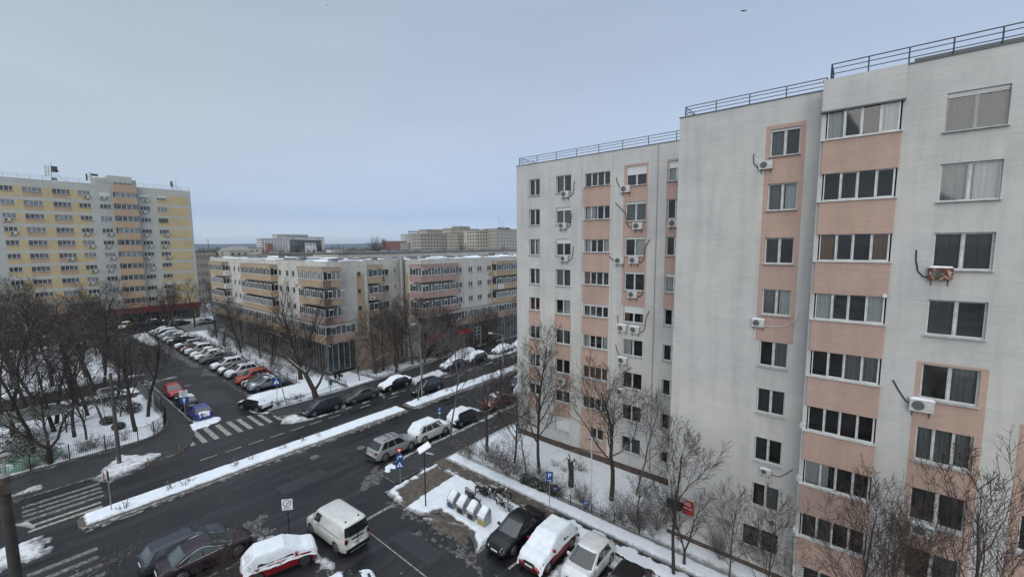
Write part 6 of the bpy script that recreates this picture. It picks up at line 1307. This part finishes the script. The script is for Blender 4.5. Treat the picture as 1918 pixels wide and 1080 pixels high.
# park trees
pk = [(.4,58.5,'round',1.0,'tree left of the forked trunk in the park'),(2.3,66.8,'round',1.05,'tree behind the centre of the park'),(5.6,63.3,'slim',.95,'slim tree in the open park snow'),(.3,77.5,'round',1.1,'tree by the park path at the left edge'),(4.5,80.5,'wide',1.0,'spreading tree across the park path'),(7.6,80.0,'round',1.0,'tree at the path end by the side street'),(-.4,90,'round',1.2,'far left tree beyond the park path'),(6.8,96,'round',1.15,'tree in the middle of the second park'),(2.2,106,'round',1.2,'tree below the red fascia in the second park'),(1.25,54.6,'fork',.85,'forked dark trunk right at the park fence'),(3.2,60.5,'round',.85,'tree second from the fork inside the park'),(3.9,58.8,'tall',.62,'thin leaning tree near the park fence'),(4.8,67.3,'round',.9,'tree in the centre of the park'),(7.4,57.4,'round',1.0,'thick dark tree in the park by the fence curve'),(7.1,64.0,'slim',.7,'slender tree behind the park fence curve'),(9.1,61.5,'round',.95,'trunk with broken bark at the park corner'),(4.4,72.1,'wide',1.0,'broad tree at the back of the park'),(8.4,68.0,'dense',.95,'dark tree beside the panel fence'),(8.0,72.5,'wide',.85,'snowy tree at the far park corner'),(6.3,76,'round',1.1,'thicket tree by the park path end'),(1.2,70,'round',1.0,'tree left of centre at the park path'),(-.8,66,'round',1.15,'brown thicket tree at the left edge'),(2.0,64,'wide',.9,'spreading tree over the garden shelter'),(-1.5,74,'dense',1.2,'tree behind the shelter at the left edge'),
      (3,86,'round',1.3,'twiggy tree beyond the park path, left'),(6.5,88,'wide',1.1,'wide tree beyond the park path'),(9,92,'round',1.2,'twiggy tree beyond the path by the street'),(1,97,'dense',1.3,'far twiggy tree left of the tower front'),(5.5,101,'wide',1.2,'far tree in the second park'),(9.2,104,'dense',1.1,'far tree at the street edge of the second park'),(-1,112,'dense',1.3,'tree under the red fascia, left edge'),(4,114,'dense',1.2,'tree under the red fascia, second from left'),(9,116,'dense',1.2,'tree under the red fascia near the taxi'),(13.8,112,'slim',.9,'thin tall tree in front of the tower bays'),(22.6,121,'grand',.62,'big tree in front of the right end of the tower'),(28.5,124,'dense',1.3,'dark thicket tree between tower and ochre block'),(33.5,127,'dense',1.4,'dark tree in the gap beside the ochre block'),(37,131,'grand',.6,'tall tree in the gap behind the ochre block'),(24.5,126,'dense',1.2,'dark tree at the end of the parking row'),(11.5,121,'dense',1.0,'twiggy tree left of the taxi'),(20,127,'dense',.9,'twiggy tree right of the taxi')]
# crooked tree: thick leaning trunk, cut snowy limb, brown crown to the right
t = thing('bare_tree', 'crooked tree with thick leaning trunk and snowy cut limb by the people carrier', 'tree', (24.1,52.7,.15), 0, 'trees before the corner block')
mb = MB(); mb.tube([(0,0,0),(-.15,.15,1.0),(-.5,.5,2.2),(-.8,.9,3.3)], [.36,.30,.27,.24], 10); mb.tube([(-.1,.1,.9),(.7,.2,1.8),(1.3,.3,2.9)], [.18,.15,.11], 8); mb.tube([(-.8,.9,3.2),(-1.5,1.4,4.1),(-2.3,2.0,5.2)], [.20,.17,.13], 8); mb.tube([(-.7,.8,3.0),(-.1,.9,3.9),(.4,1.0,4.8)], [.16,.12,.09], 7); mb.build('trunk', M['bark'], t)
mb = MB(); mb.tube([(-.9,1.0,3.5),(-1.5,1.4,4.27),(-2.3,2.0,5.35)], [.10,.13,.10], 6); mb.tube([(-.9,.9,3.4),(-.5,.85,3.6)], [.12,.1], 6); mb.build('snow', M['snow'], t)
for (ox, oy, oz, s_, rz_, key) in ((1.2,.3,2.7,.42,0,'dense'),(.3,1.0,4.5,.36,2,'dense'),(-2.0,1.8,4.6,.30,4,'wide'),(1.0,.2,2.2,.36,3,'dense')):
    q = link('branches', PROTO[key][1], t, (ox,oy,oz-.2*9*s_), rz_); q.scale = (s_,)*3
    if PROTO[key][2]: w_ = link('snow', PROTO[key][2], q)
for x_, y_, k_, s_, l_ in ((28.2,64.5,'dense',1.0,'brown twiggy tree close to the glazed corner, first of the brown trees'),(28.4,69.5,'dense',.95,'brown twiggy tree below the ochre bays, second of the brown trees'),(28.0,75.5,'dense',.9,'brown twiggy tree below the ochre bays, third of the brown trees'),(28.3,83,'dense',.95,'brown twiggy tree below the ochre bays, fourth of the brown trees'),(28.2,91,'dense',1.0,'brown twiggy tree below the ochre bays, fifth of the brown trees'),(36.2,56.0,'dense',1.35,'tall brown crown hiding the rose ground floor wall, left one'),(41.0,55.2,'dense',1.5,'tallest brown crown before the round grey duct'),(46.0,54.2,'dense',1.2,'brown crown before the red shop banner'),(50.5,54.6,'wide',1.0,'dark crown left of the white shop door'),(56.5,54.4,'dense',1.0,'brown crown right of the white shop door'),(60.5,54.8,'wide',.9,'dark crown near the white wall edge')):
    plant(k_, l_, x_, y_, rt.random()*6, s_, group='trees before the corner block')
for x_, y_, k_, s_, l_ in pk: plant(k_, l_, x_, y_, rt.random()*6, s_*1.15, group='park trees')
for i in range(14): plant('bush2', 'leafless shrub in the park along the picket fence', rt.uniform(-1,9.4), rt.uniform(54.5,56), rt.random()*6, rt.uniform(.35,.7), 'shrub', 'shrub', 'shrubs along the park fence')
plant('wide', 'near tree whose long branches reach in from the left edge', -2.6, 31, .8, (1.35,1.35,1.45), group='near trees on the left')
plant('whip', 'near sapling whose twigs cross the red snow covered car', 5.6, 21.6, 1.0, (.5,.5,.62), group='near trees on the left')
plant('wide', 'near tree with snowy twigs at the bottom left edge', 1.2, 25.0, 2.0, (.75,.75,.70), group='near trees on the left')
# ------------------------------------------------------------------ the city beyond
def far_block(label, pxl, pxr, ptop, Y, wall, rows, ncol, depth=14, win='glass_far', name='far_building', cat='building', fh=2.9, z0=0, wfrac=.5, along='Y', group='buildings on the skyline', ww=None, roof=None, hfrac=.45):
    a = onY(pxl, ptop, Y); b = onY(pxr, ptop, Y); x0, x1 = a.x, b.x; h = (a.z+b.z)/2
    t = thing(name, label, cat, (x0, Y, 0), 0, group); mb = MB(); mb.box(0, x1-x0, 0, depth, 0, h); mb.build('wall', wall, t)
    mb = MB(); mb.box(-.2, x1-x0+.2, -.2, depth+.2, h, h+.35); mb.build('roof', roof or M['roof_cap'], t)
    w = (x1-x0)/ncol; wm = MB(); wm.box(0, w*wfrac, -.06, -.01, 0, fh*hfrac); me = wm.mesh('window', M[win])
    for r in range(rows):
        for c in range(int(depth/3.4)):
            if cat == 'building' and not 'far' == win and len(t.children) < 95: link('window', me, t, (0, 3.2*(c+.85)-.8, h-1.2-fh*hfrac-fh*r), -PI/2)
        for c in range(ncol): link('window', me, t, (w*(c+.5-wfrac/2), 0, h-1.2-fh*hfrac-fh*r))
    return t
cw = plaster('far_white', (.66,.66,.65), (.40,.40,.40), .2); cb = plaster('far_beige', (.40,.365,.31), (.30,.275,.24), .4); cr = mat('far_brick', (.30,.12,.09), .9); cg = mat('far_grey', (.50,.50,.485), .9)
cy = plaster('far_sand', (.46,.41,.33), (.35,.315,.26), .3)
far_block('white five storey hospital wing on the horizon, left part with a small brick red patch', 489, 540, 447, 520, cw, 5, 9)
far_block('white five storey wing on the horizon right of the brick red patch', 541, 566, 449, 515, cw, 5, 6)
far_block('long upper storey of the white complex behind its other parts', 518, 577, 439.5, 560, cg, 2, 16)
far_block('large pale hall of the white complex on the horizon', 536, 607, 444, 545, cg, 1, 3, win='far' if False else 'glass_far', wfrac=.1)
far_block('glass fronted low part of the white complex', 553, 602, 450, 500, M['glass_teal'], 2, 10, win='glass_curt')
far_block('low white block at the right end of the complex', 578, 592, 455, 490, cw, 1, 2)
t = far_block('brick red stair tower on the white complex', 501, 511, 457, 514, cr, 3, 2)
far_block('white high rise shell with dark windows and a crane', 760, 789, 439, 560, cw, 7, 8)
far_block('right half of the white high rise shell', 774, 789, 437, 555, cw, 7, 4)
far_block('red brick apartment house on the horizon', 727, 761, 452, 430, cr, 4, 8, win='glass_curt')
far_block('low brown and white house beside the red brick one', 764, 789, 455, 400, cb, 3, 5)
far_block('beige eight storey slab left of the skyline group', 788, 862, 438.5, 300, cb, 6, 14, 14)
far_block('sand coloured tower behind the beige slab', 800, 846, 430.5, 380, cy, 3, 10)
far_block('sand coloured stepped tower in the middle of the skyline group', 845, 897, 428.5, 350, cy, 3, 12)
far_block('small roof house on the stepped sand tower', 862, 880, 424.5, 352, cy, 1, 3)
far_block('beige slab before the stepped tower', 858, 894, 439, 285, cb, 6, 8, 16)
far_block('beige eight storey block with balconies near the white wall', 893, 932, 431.5, 255, cy, 7, 8, 16)
far_block('darker beige block cut off by the white wall', 930, 975, 429.5, 245, cb, 7, 8, 16, win='glass_curt')
t = thing('antenna_row', 'row of dark roof antennas on the darker beige block', 'antenna', tuple(onY(932,428,248))); mb = MB(); rr = R_(3)
for k in range(16): x = k*1.1; mb.box(x, x+.7, 0, .5, 0, .5+rr.random()*1.2)
mb.build('antenna', M['roof_cap'], t)
# crane and masts
c0 = onY(784, 446, 600); t = thing('tower_crane', 'small tower crane above the white high rise shell', 'crane', (c0.x, 600, 0)); top = onY(784, 431, 600).z
mb = MB(); mb.tube([(0,0,0),(0,0,top)], .9, 4); mb.build('mast', M['railing'], t); mb = MB(); mb.tube([(-22,0,top-3),(16,0,top-3)], .7, 4); mb.tube([(0,0,top),(-20,0,top-2.6)], .25, 3); mb.tube([(0,0,top),(15,0,top-2.6)], .25, 3); mb.build('jib', M['railing'], t)
for px, p0, p1, Y, l in ((391,470,447,330,'thin mast standing left of the skyline above the low roofs'),(767,440,427,550,'thin aerial above the white high rise shell'),(935,430,405,260,'tall thin aerial on the darker beige block'),(941,430,414,262,'short thin aerial beside the tall one'),(851,430,416,360,'thin aerial above the stepped sand tower')):
    b = onY(px, p0, Y); a = onY(px, p1, Y); t = thing('mast', l, 'mast', (b.x, Y, b.z), 0, 'masts on the skyline'); mb = MB(); mb.tube([(0,0,-2),(0,0,a.z-b.z)], .16 if Y < 400 else .3, 4); mb.build('shaft', M['railing'], t)
# sea of low flat roofs just behind the cream blocks, individually placed
rb = R_(19); wl = [cb, cg, cw, cy, M['concrete']]
def low_house(x, y, w, d, h, wall, label, snowy=True, pitched=False, group='low buildings behind the cream blocks'):
    t = thing('low_building', label, 'building', (x,y,0), 0, group); mb = MB(); mb.box(0,w,0,d,0,h); mb.build('wall', wall, t)
    if pitched: mb = MB(); mb.add([(-.3,-.3,h),(w+.3,-.3,h),(w+.3,d+.3,h),(-.3,d+.3,h),(w*.15,d/2,h+2.6),(w*.85,d/2,h+2.6)], [(0,1,5,4),(1,2,5),(2,3,4,5),(3,0,4)]); mb.build('roof', M['snow'], t)
    else:
        mb = MB(); mb.box(-.2,w+.2,-.2,d+.2,h,h+.3); r = mb.build('roof', M['roof_cap'], t); mb = MB(); mb.box(.3,w-.3,.3,d-.3,h+.301,h+.42); mb.build('snow', M['snow'], r) if snowy else None
    n = max(2, int(w/3.2)); wm = MB(); wm.box(0,1.4,-.06,-.01,0,1.3); me = wm.mesh('window', M['glass_far'])
    for k in range(min(n, 8)): link('window', me, t, (1+k*(w-2)/n, 0, h-2.6))
on2 = on+['eleventh','twelfth','thirteenth','fourteenth','fifteenth','sixteenth','seventeenth','eighteenth','nineteenth','twentieth']
# long neighbours of the same height (their roof edges show as beige bands)
for i, (x0, x1, y, h) in enumerate(((52,150,98,17.5),(48,150,122,17.2),(46,118,142,16.3),(56,170,165,16.3))):
    t = thing('flat_roofed_block', ['long cream block whose roof edge shows first behind the corner block','second long flat roofed block behind the corner block','third long flat roofed block behind the corner block','fourth long flat roofed block behind the corner block'][i], 'apartment building', (x0,y,0), 0, 'flat roofed blocks')
    mb = MB(); mb.box(0,x1-x0,0,13,0,h); mb.build('wall', [M['mid_w'],cb,M['mid_o'],cb][i], t); mb = MB(); mb.box(-.2,x1-x0+.2,-.2,13.2,h,h+.25); r = mb.build('roof', M['roof_cap'], t)
    mb = MB(); 
    for k in range(26): x = rb.uniform(0,x1-x0-6); w_ = rb.uniform(1.5,6); mb.box(x, x+w_, rb.uniform(.3,6), rb.uniform(7,12.6), h+.251+k*.002, h+.32+rb.random()*.08)
    mb.build('snow', M['snow'], r); mb = MB()
    for k in range(22): x = rb.uniform(0,x1-x0-2); mb.box(x, x+rb.uniform(.5,2.5), rb.uniform(1,5), rb.uniform(5.5,9), h+.2, h+rb.uniform(.45,1.0))
    mb.build('roof_vent', M['concrete'], r)
    wm = MB(); wm.box(0,1.5,-.05,-.01,0,1.25); me = wm.mesh('window', M['glass_far'])
    for k in range(20): link('window', me, t, (1.2+k*(x1-x0-3)/20, 0, h-2.4))
# pale block seen in the gap between tower and corner block
far_block('pale block with balconies in the gap left of the corner block', 366, 404, 471, 175, cb, 6, 7, 14, win='glass_curt')
far_block('white low industrial halls far left under the hills', 366, 418, 466.5, 900, cw, 1, 3, 60, roof=M['snow'])
k = 0
names = 'small house on the plain behind the cream blocks, %s from the left'
xs_ = sorted([rb.uniform(372, 480) if q_ < 8 else rb.uniform(600, 780) for q_ in range(20)])
for i, px in enumerate(xs_):
    Y = rb.uniform(230, 560); p = onY(px, rb.uniform(463,470), Y); low_house(p.x, Y, rb.uniform(8,18), rb.uniform(8,12), max(4, p.z-.6*(px > 610 or px < 480)), rb.choice(wl), names % on2[i], True, rb.random() < .35 and (px > 610 or px < 480))
def far_tree(label, px, py, Y, s=1, key='round'):
    p = onY(px, py, Y); b = 10.0; plant(key, label, p.x, Y, rb.random()*6, p.z/b*s, group='bare trees on the plain')
for i, (px, py, Y, ky) in enumerate(((700,441,330,'grand'),(712,444,330,'tall'),(722,446,335,'tall'),(708,446,340,'round'),(635,456,420,'dense'),(622,458,400,'dense'),(660,460,430,'dense'),(648,462,380,'dense'),(862,455,240,'dense'),(872,452,240,'dense'),(884,457,236,'dense'),(940,458,225,'wide'),(955,461,228,'dense'),(915,462,232,'dense'),(402,464,300,'dense'),(412,466,310,'dense'),(850,462,250,'dense'),(680,463,330,'dense'),(600,464,330,'dense'),(575,465,320,'dense'))):
    p = onY(px, py, Y); hh = {'grand':15,'tall':13,'round':10.5,'dense':8.5,'wide':9}[ky]
    plant(ky, 'bare tree on the skyline, %s counted from the poplar group' % on2[i], p.x, Y, rb.random()*6, (p.z/hh*.8, p.z/hh*.8, p.z/hh), group='bare trees on the plain', z=0)
# hills (real terrain ridge several kilometres off)
def hills():
    def fn(X, Y): 
        n = fbm(X/900, Y/2500, 4, 4); n2 = fbm(X/160, Y/400, 9, 3); e = np.clip((Y-4200)/900, 0, 1); return -1+e*(42+34*n+6*n2)*np.clip((9000-Y)/2000, 0, 1), Y > 0
    o = height_field('hills', -3000, 8500, 4200, 8900, 90, fn, mat('forest_hills', (.028,.040,.050), 1, col2=(.05,.065,.07), scale=.004)); tag(o, kind='structure')
    def fn2(X, Y):
        n = fbm(X/900, Y/1500, 14, 4); e = np.clip((X-5200)/900, 0, 1); return -1+e*(20+20*n), X > 0
    o = height_field('hills', 5200, 8900, -2500, 4100, 90, fn2, bpy.data.materials['forest_hills']); tag(o, kind='structure')
hills()
# a far dark wood line on the plain, one mass
wood = MB(); rw = R_(55)
for i in range(5200):
    px = rw.uniform(392, 795) if i % 4 else rw.uniform(372, 500); Y = rw.uniform(430, 1000); g0 = onY(px, 470, Y).x; top = 12+9*vnoise(g0*.03, Y*.01, 5)+rw.uniform(-4,3); k_ = rw.uniform(.25,.8)
    lx = rw.gauss(0,2.2); wood.add([(g0-k_,Y,-.2),(g0+k_,Y,-.2),(g0+lx+k_*.5,Y+rw.uniform(-2,2),top*rw.uniform(.7,1)),(g0+lx-k_*.5,Y,top*rw.uniform(.7,1))], [(0,1,2,3)])
tag(wood.build('far_wood', mat('wood_grey_brown', (.10,.09,.085), 1)), kind='stuff', label='dark far woodland strip on the plain')  # one even brownish grey for the bare wood
# birds
for px, py, d, s_, l_ in ((1393,21,42,.34,'bird gliding with bent wings in the upper right sky'),(613,10,90,.3,'tiny bird high in the upper middle sky')):
    v = ray(px, py).normalized()*d; t = thing('bird', l_, 'bird', (v.x, v.y, H+v.z), .9, 'birds in the sky'); t.scale = (s_,)*3
    mb = MB(); mb.tube([(-.45,0,0),(-.2,0,.02),(.15,0,.03),(.35,0,.02),(.45,0,0)], [.02,.08,.10,.06,.01], 8); mb.add([(-.42,-.02,0),(-.42,.02,0),(-.66,.12,0),(-.66,-.12,0)], [(0,1,2,3)]); mb.build('body', M['bark'], t)
    for sg in (1,-1):
        mb = MB(); a = [(.16,sg*.05,.03),(.30,sg*.42,.17),(.02,sg*.95,.02),(-.1,sg*.5,.13),(-.14,sg*.05,.03)]; mb.add(a+[(x,y,z-.02) for x,y,z in a], [(0,1,2,3,4),(9,8,7,6,5)]+[(i,(i+1)%5,(i+1)%5+5,i+5) for i in range(5)]); mb.build('wing', M['bark'], t)
# ------------------------------------------------------------------ air
if HAZE:
    mb = MB(); mb.box(-6100, 9100, -3100, 9100, -2, 150); hz = mb.build('haze', None); hz.data.materials.clear()
    m = bpy.data.materials.new('haze'); m.use_nodes = True; nt = m.node_tree; nt.nodes.clear(); o = nd(nt, 'ShaderNodeOutputMaterial'); pv = nd(nt, 'ShaderNodeVolumePrincipled')
    pv.inputs['Color'].default_value = (.62,.74,.92,1); pv.inputs['Density'].default_value = HAZE; pv.inputs['Anisotropy'].default_value = .2; nt.links.new(pv.outputs[0], o.inputs['Volume']); hz.data.materials.append(m); tag(hz, kind='stuff')
# ------------------------------------------------------------------ sky, sun, camera
w = bpy.data.worlds.new('World'); bpy.context.scene.world = w; w.use_nodes = True; nt = w.node_tree; bg = nt.nodes['Background']; L = nt.links.new
SE, SR = math.radians(24), math.radians(215)
sk = nd(nt, 'ShaderNodeTexSky', sky_type='NISHITA'); sk.sun_disc = False; sk.sun_elevation = SE; sk.air_density = 1.0; sk.dust_density = 2; sk.ozone_density = 1.5
tc = nd(nt, 'ShaderNodeTexCoord'); sp = nd(nt, 'ShaderNodeSeparateXYZ'); L(tc.outputs['Generated'], sp.inputs[0])
rp = nd(nt, 'ShaderNodeValToRGB'); cr_ = rp.color_ramp; SKY = [(0.0,(.60,.69,.77)),(.5,(.60,.69,.77)),(.510,(.58,.68,.77)),(.533,(.39,.51,.68)),(.556,(.44,.545,.685)),(.62,(.45,.535,.635)),(.70,(.385,.465,.555)),(.79,(.335,.41,.495)),(.88,(1.1,1.25,1.42)),(1.0,(1.5,1.65,1.8))]
while len(cr_.elements) > 2: cr_.elements.remove(cr_.elements[-1])
cr_.elements[0].position = 0; cr_.elements[0].color = rgba(SKY[0][1]); cr_.elements[1].position = 1; cr_.elements[1].color = rgba(SKY[-1][1])
for p, c in SKY[1:-1]: e = cr_.elements.new(p); e.color = rgba(c)
mr = nd(nt, 'ShaderNodeMapRange', ins={1: -1, 2: 1}); L(sp.outputs[2], mr.inputs[0]); L(mr.outputs[0], rp.inputs[0])
mp = nd(nt, 'ShaderNodeMapping'); mp.inputs['Scale'].default_value = (1.2,1.2,7); L(tc.outputs['Generated'], mp.inputs[0])
no = nd(nt, 'ShaderNodeTexNoise', ins={'Scale': 1.4, 'Detail': 4, 'Roughness': .5}); L(mp.outputs[0], no.inputs['Vector'])
m1 = nd(nt, 'ShaderNodeMapRange', ins={1: .3, 2: .7, 3: .955, 4: 1.045}); L(no.outputs[0], m1.inputs[0])
# clouds thinner and bluer towards +X
dx = nd(nt, 'ShaderNodeMapRange', ins={1: .1, 2: 1.0, 3: 0, 4: 1}); L(sp.outputs[0], dx.inputs[0])
tint = nd(nt, 'ShaderNodeMix', data_type='RGBA'); tint.inputs[6].default_value = (1.03,.995,.96,1); tint.inputs[7].default_value = (1.0,1.02,1.13,1); L(dx.outputs[0], tint.inputs[0])
v1 = nd(nt, 'ShaderNodeVectorMath', operation='SCALE'); L(rp.outputs[0], v1.inputs[0]); L(m1.outputs[0], v1.inputs['Scale'])
v2 = nd(nt, 'ShaderNodeVectorMath', operation='MULTIPLY'); L(v1.outputs[0], v2.inputs[0]); L(tint.outputs[2], v2.inputs[1])
v3 = nd(nt, 'ShaderNodeVectorMath', operation='SCALE'); v3.inputs['Scale'].default_value = .06; L(sk.outputs[0], v3.inputs[0])
mx = nd(nt, 'ShaderNodeMix', data_type='RGBA'); mx.inputs[0].default_value = .92; L(v3.outputs[0], mx.inputs[6]); L(v2.outputs[0], mx.inputs[7])
L(mx.outputs[2], bg.inputs[0]); bg.inputs[1].default_value = 1.0
sd = Vector((.85,.34,0)).normalized(); d = Vector((sd.x*math.cos(SE), sd.y*math.cos(SE), -math.sin(SE)))   # direction light travels
sk.sun_rotation = math.atan2(-sd.x, -sd.y)
sl = bpy.data.lights.new('sun', 'SUN'); sl.energy = SUN; sl.angle = math.radians(50); sl.color = (1,.97,.93); so = bpy.data.objects.new('sun', sl); C.objects.link(so); so.rotation_euler = d.to_track_quat('-Z', 'Y').to_euler()
cam = bpy.data.cameras.new('camera'); co = bpy.data.objects.new('camera', cam); C.objects.link(co); cam.sensor_width = 36; cam.lens = FPX*36/1918; cam.clip_end = 20000; cam.clip_start = .1
co.matrix_world = Matrix(((RR.x,UU.x,-W.x,0),(RR.y,UU.y,-W.y,0),(RR.z,UU.z,-W.z,H),(0,0,0,1)))
sc = bpy.context.scene; sc.camera = co; sc.view_settings.view_transform = 'Standard'; sc.view_settings.look = 'None'; sc.view_settings.gamma = 1; sc.view_settings.exposure = EXPO
sc.cycles.max_bounces = 5; sc.cycles.transparent_max_bounces = 6; sc.cycles.volume_bounces = 0; sc.cycles.volume_step_rate = 10; sc.cycles.volume_max_steps = 8
sc.cycles.use_denoising = True
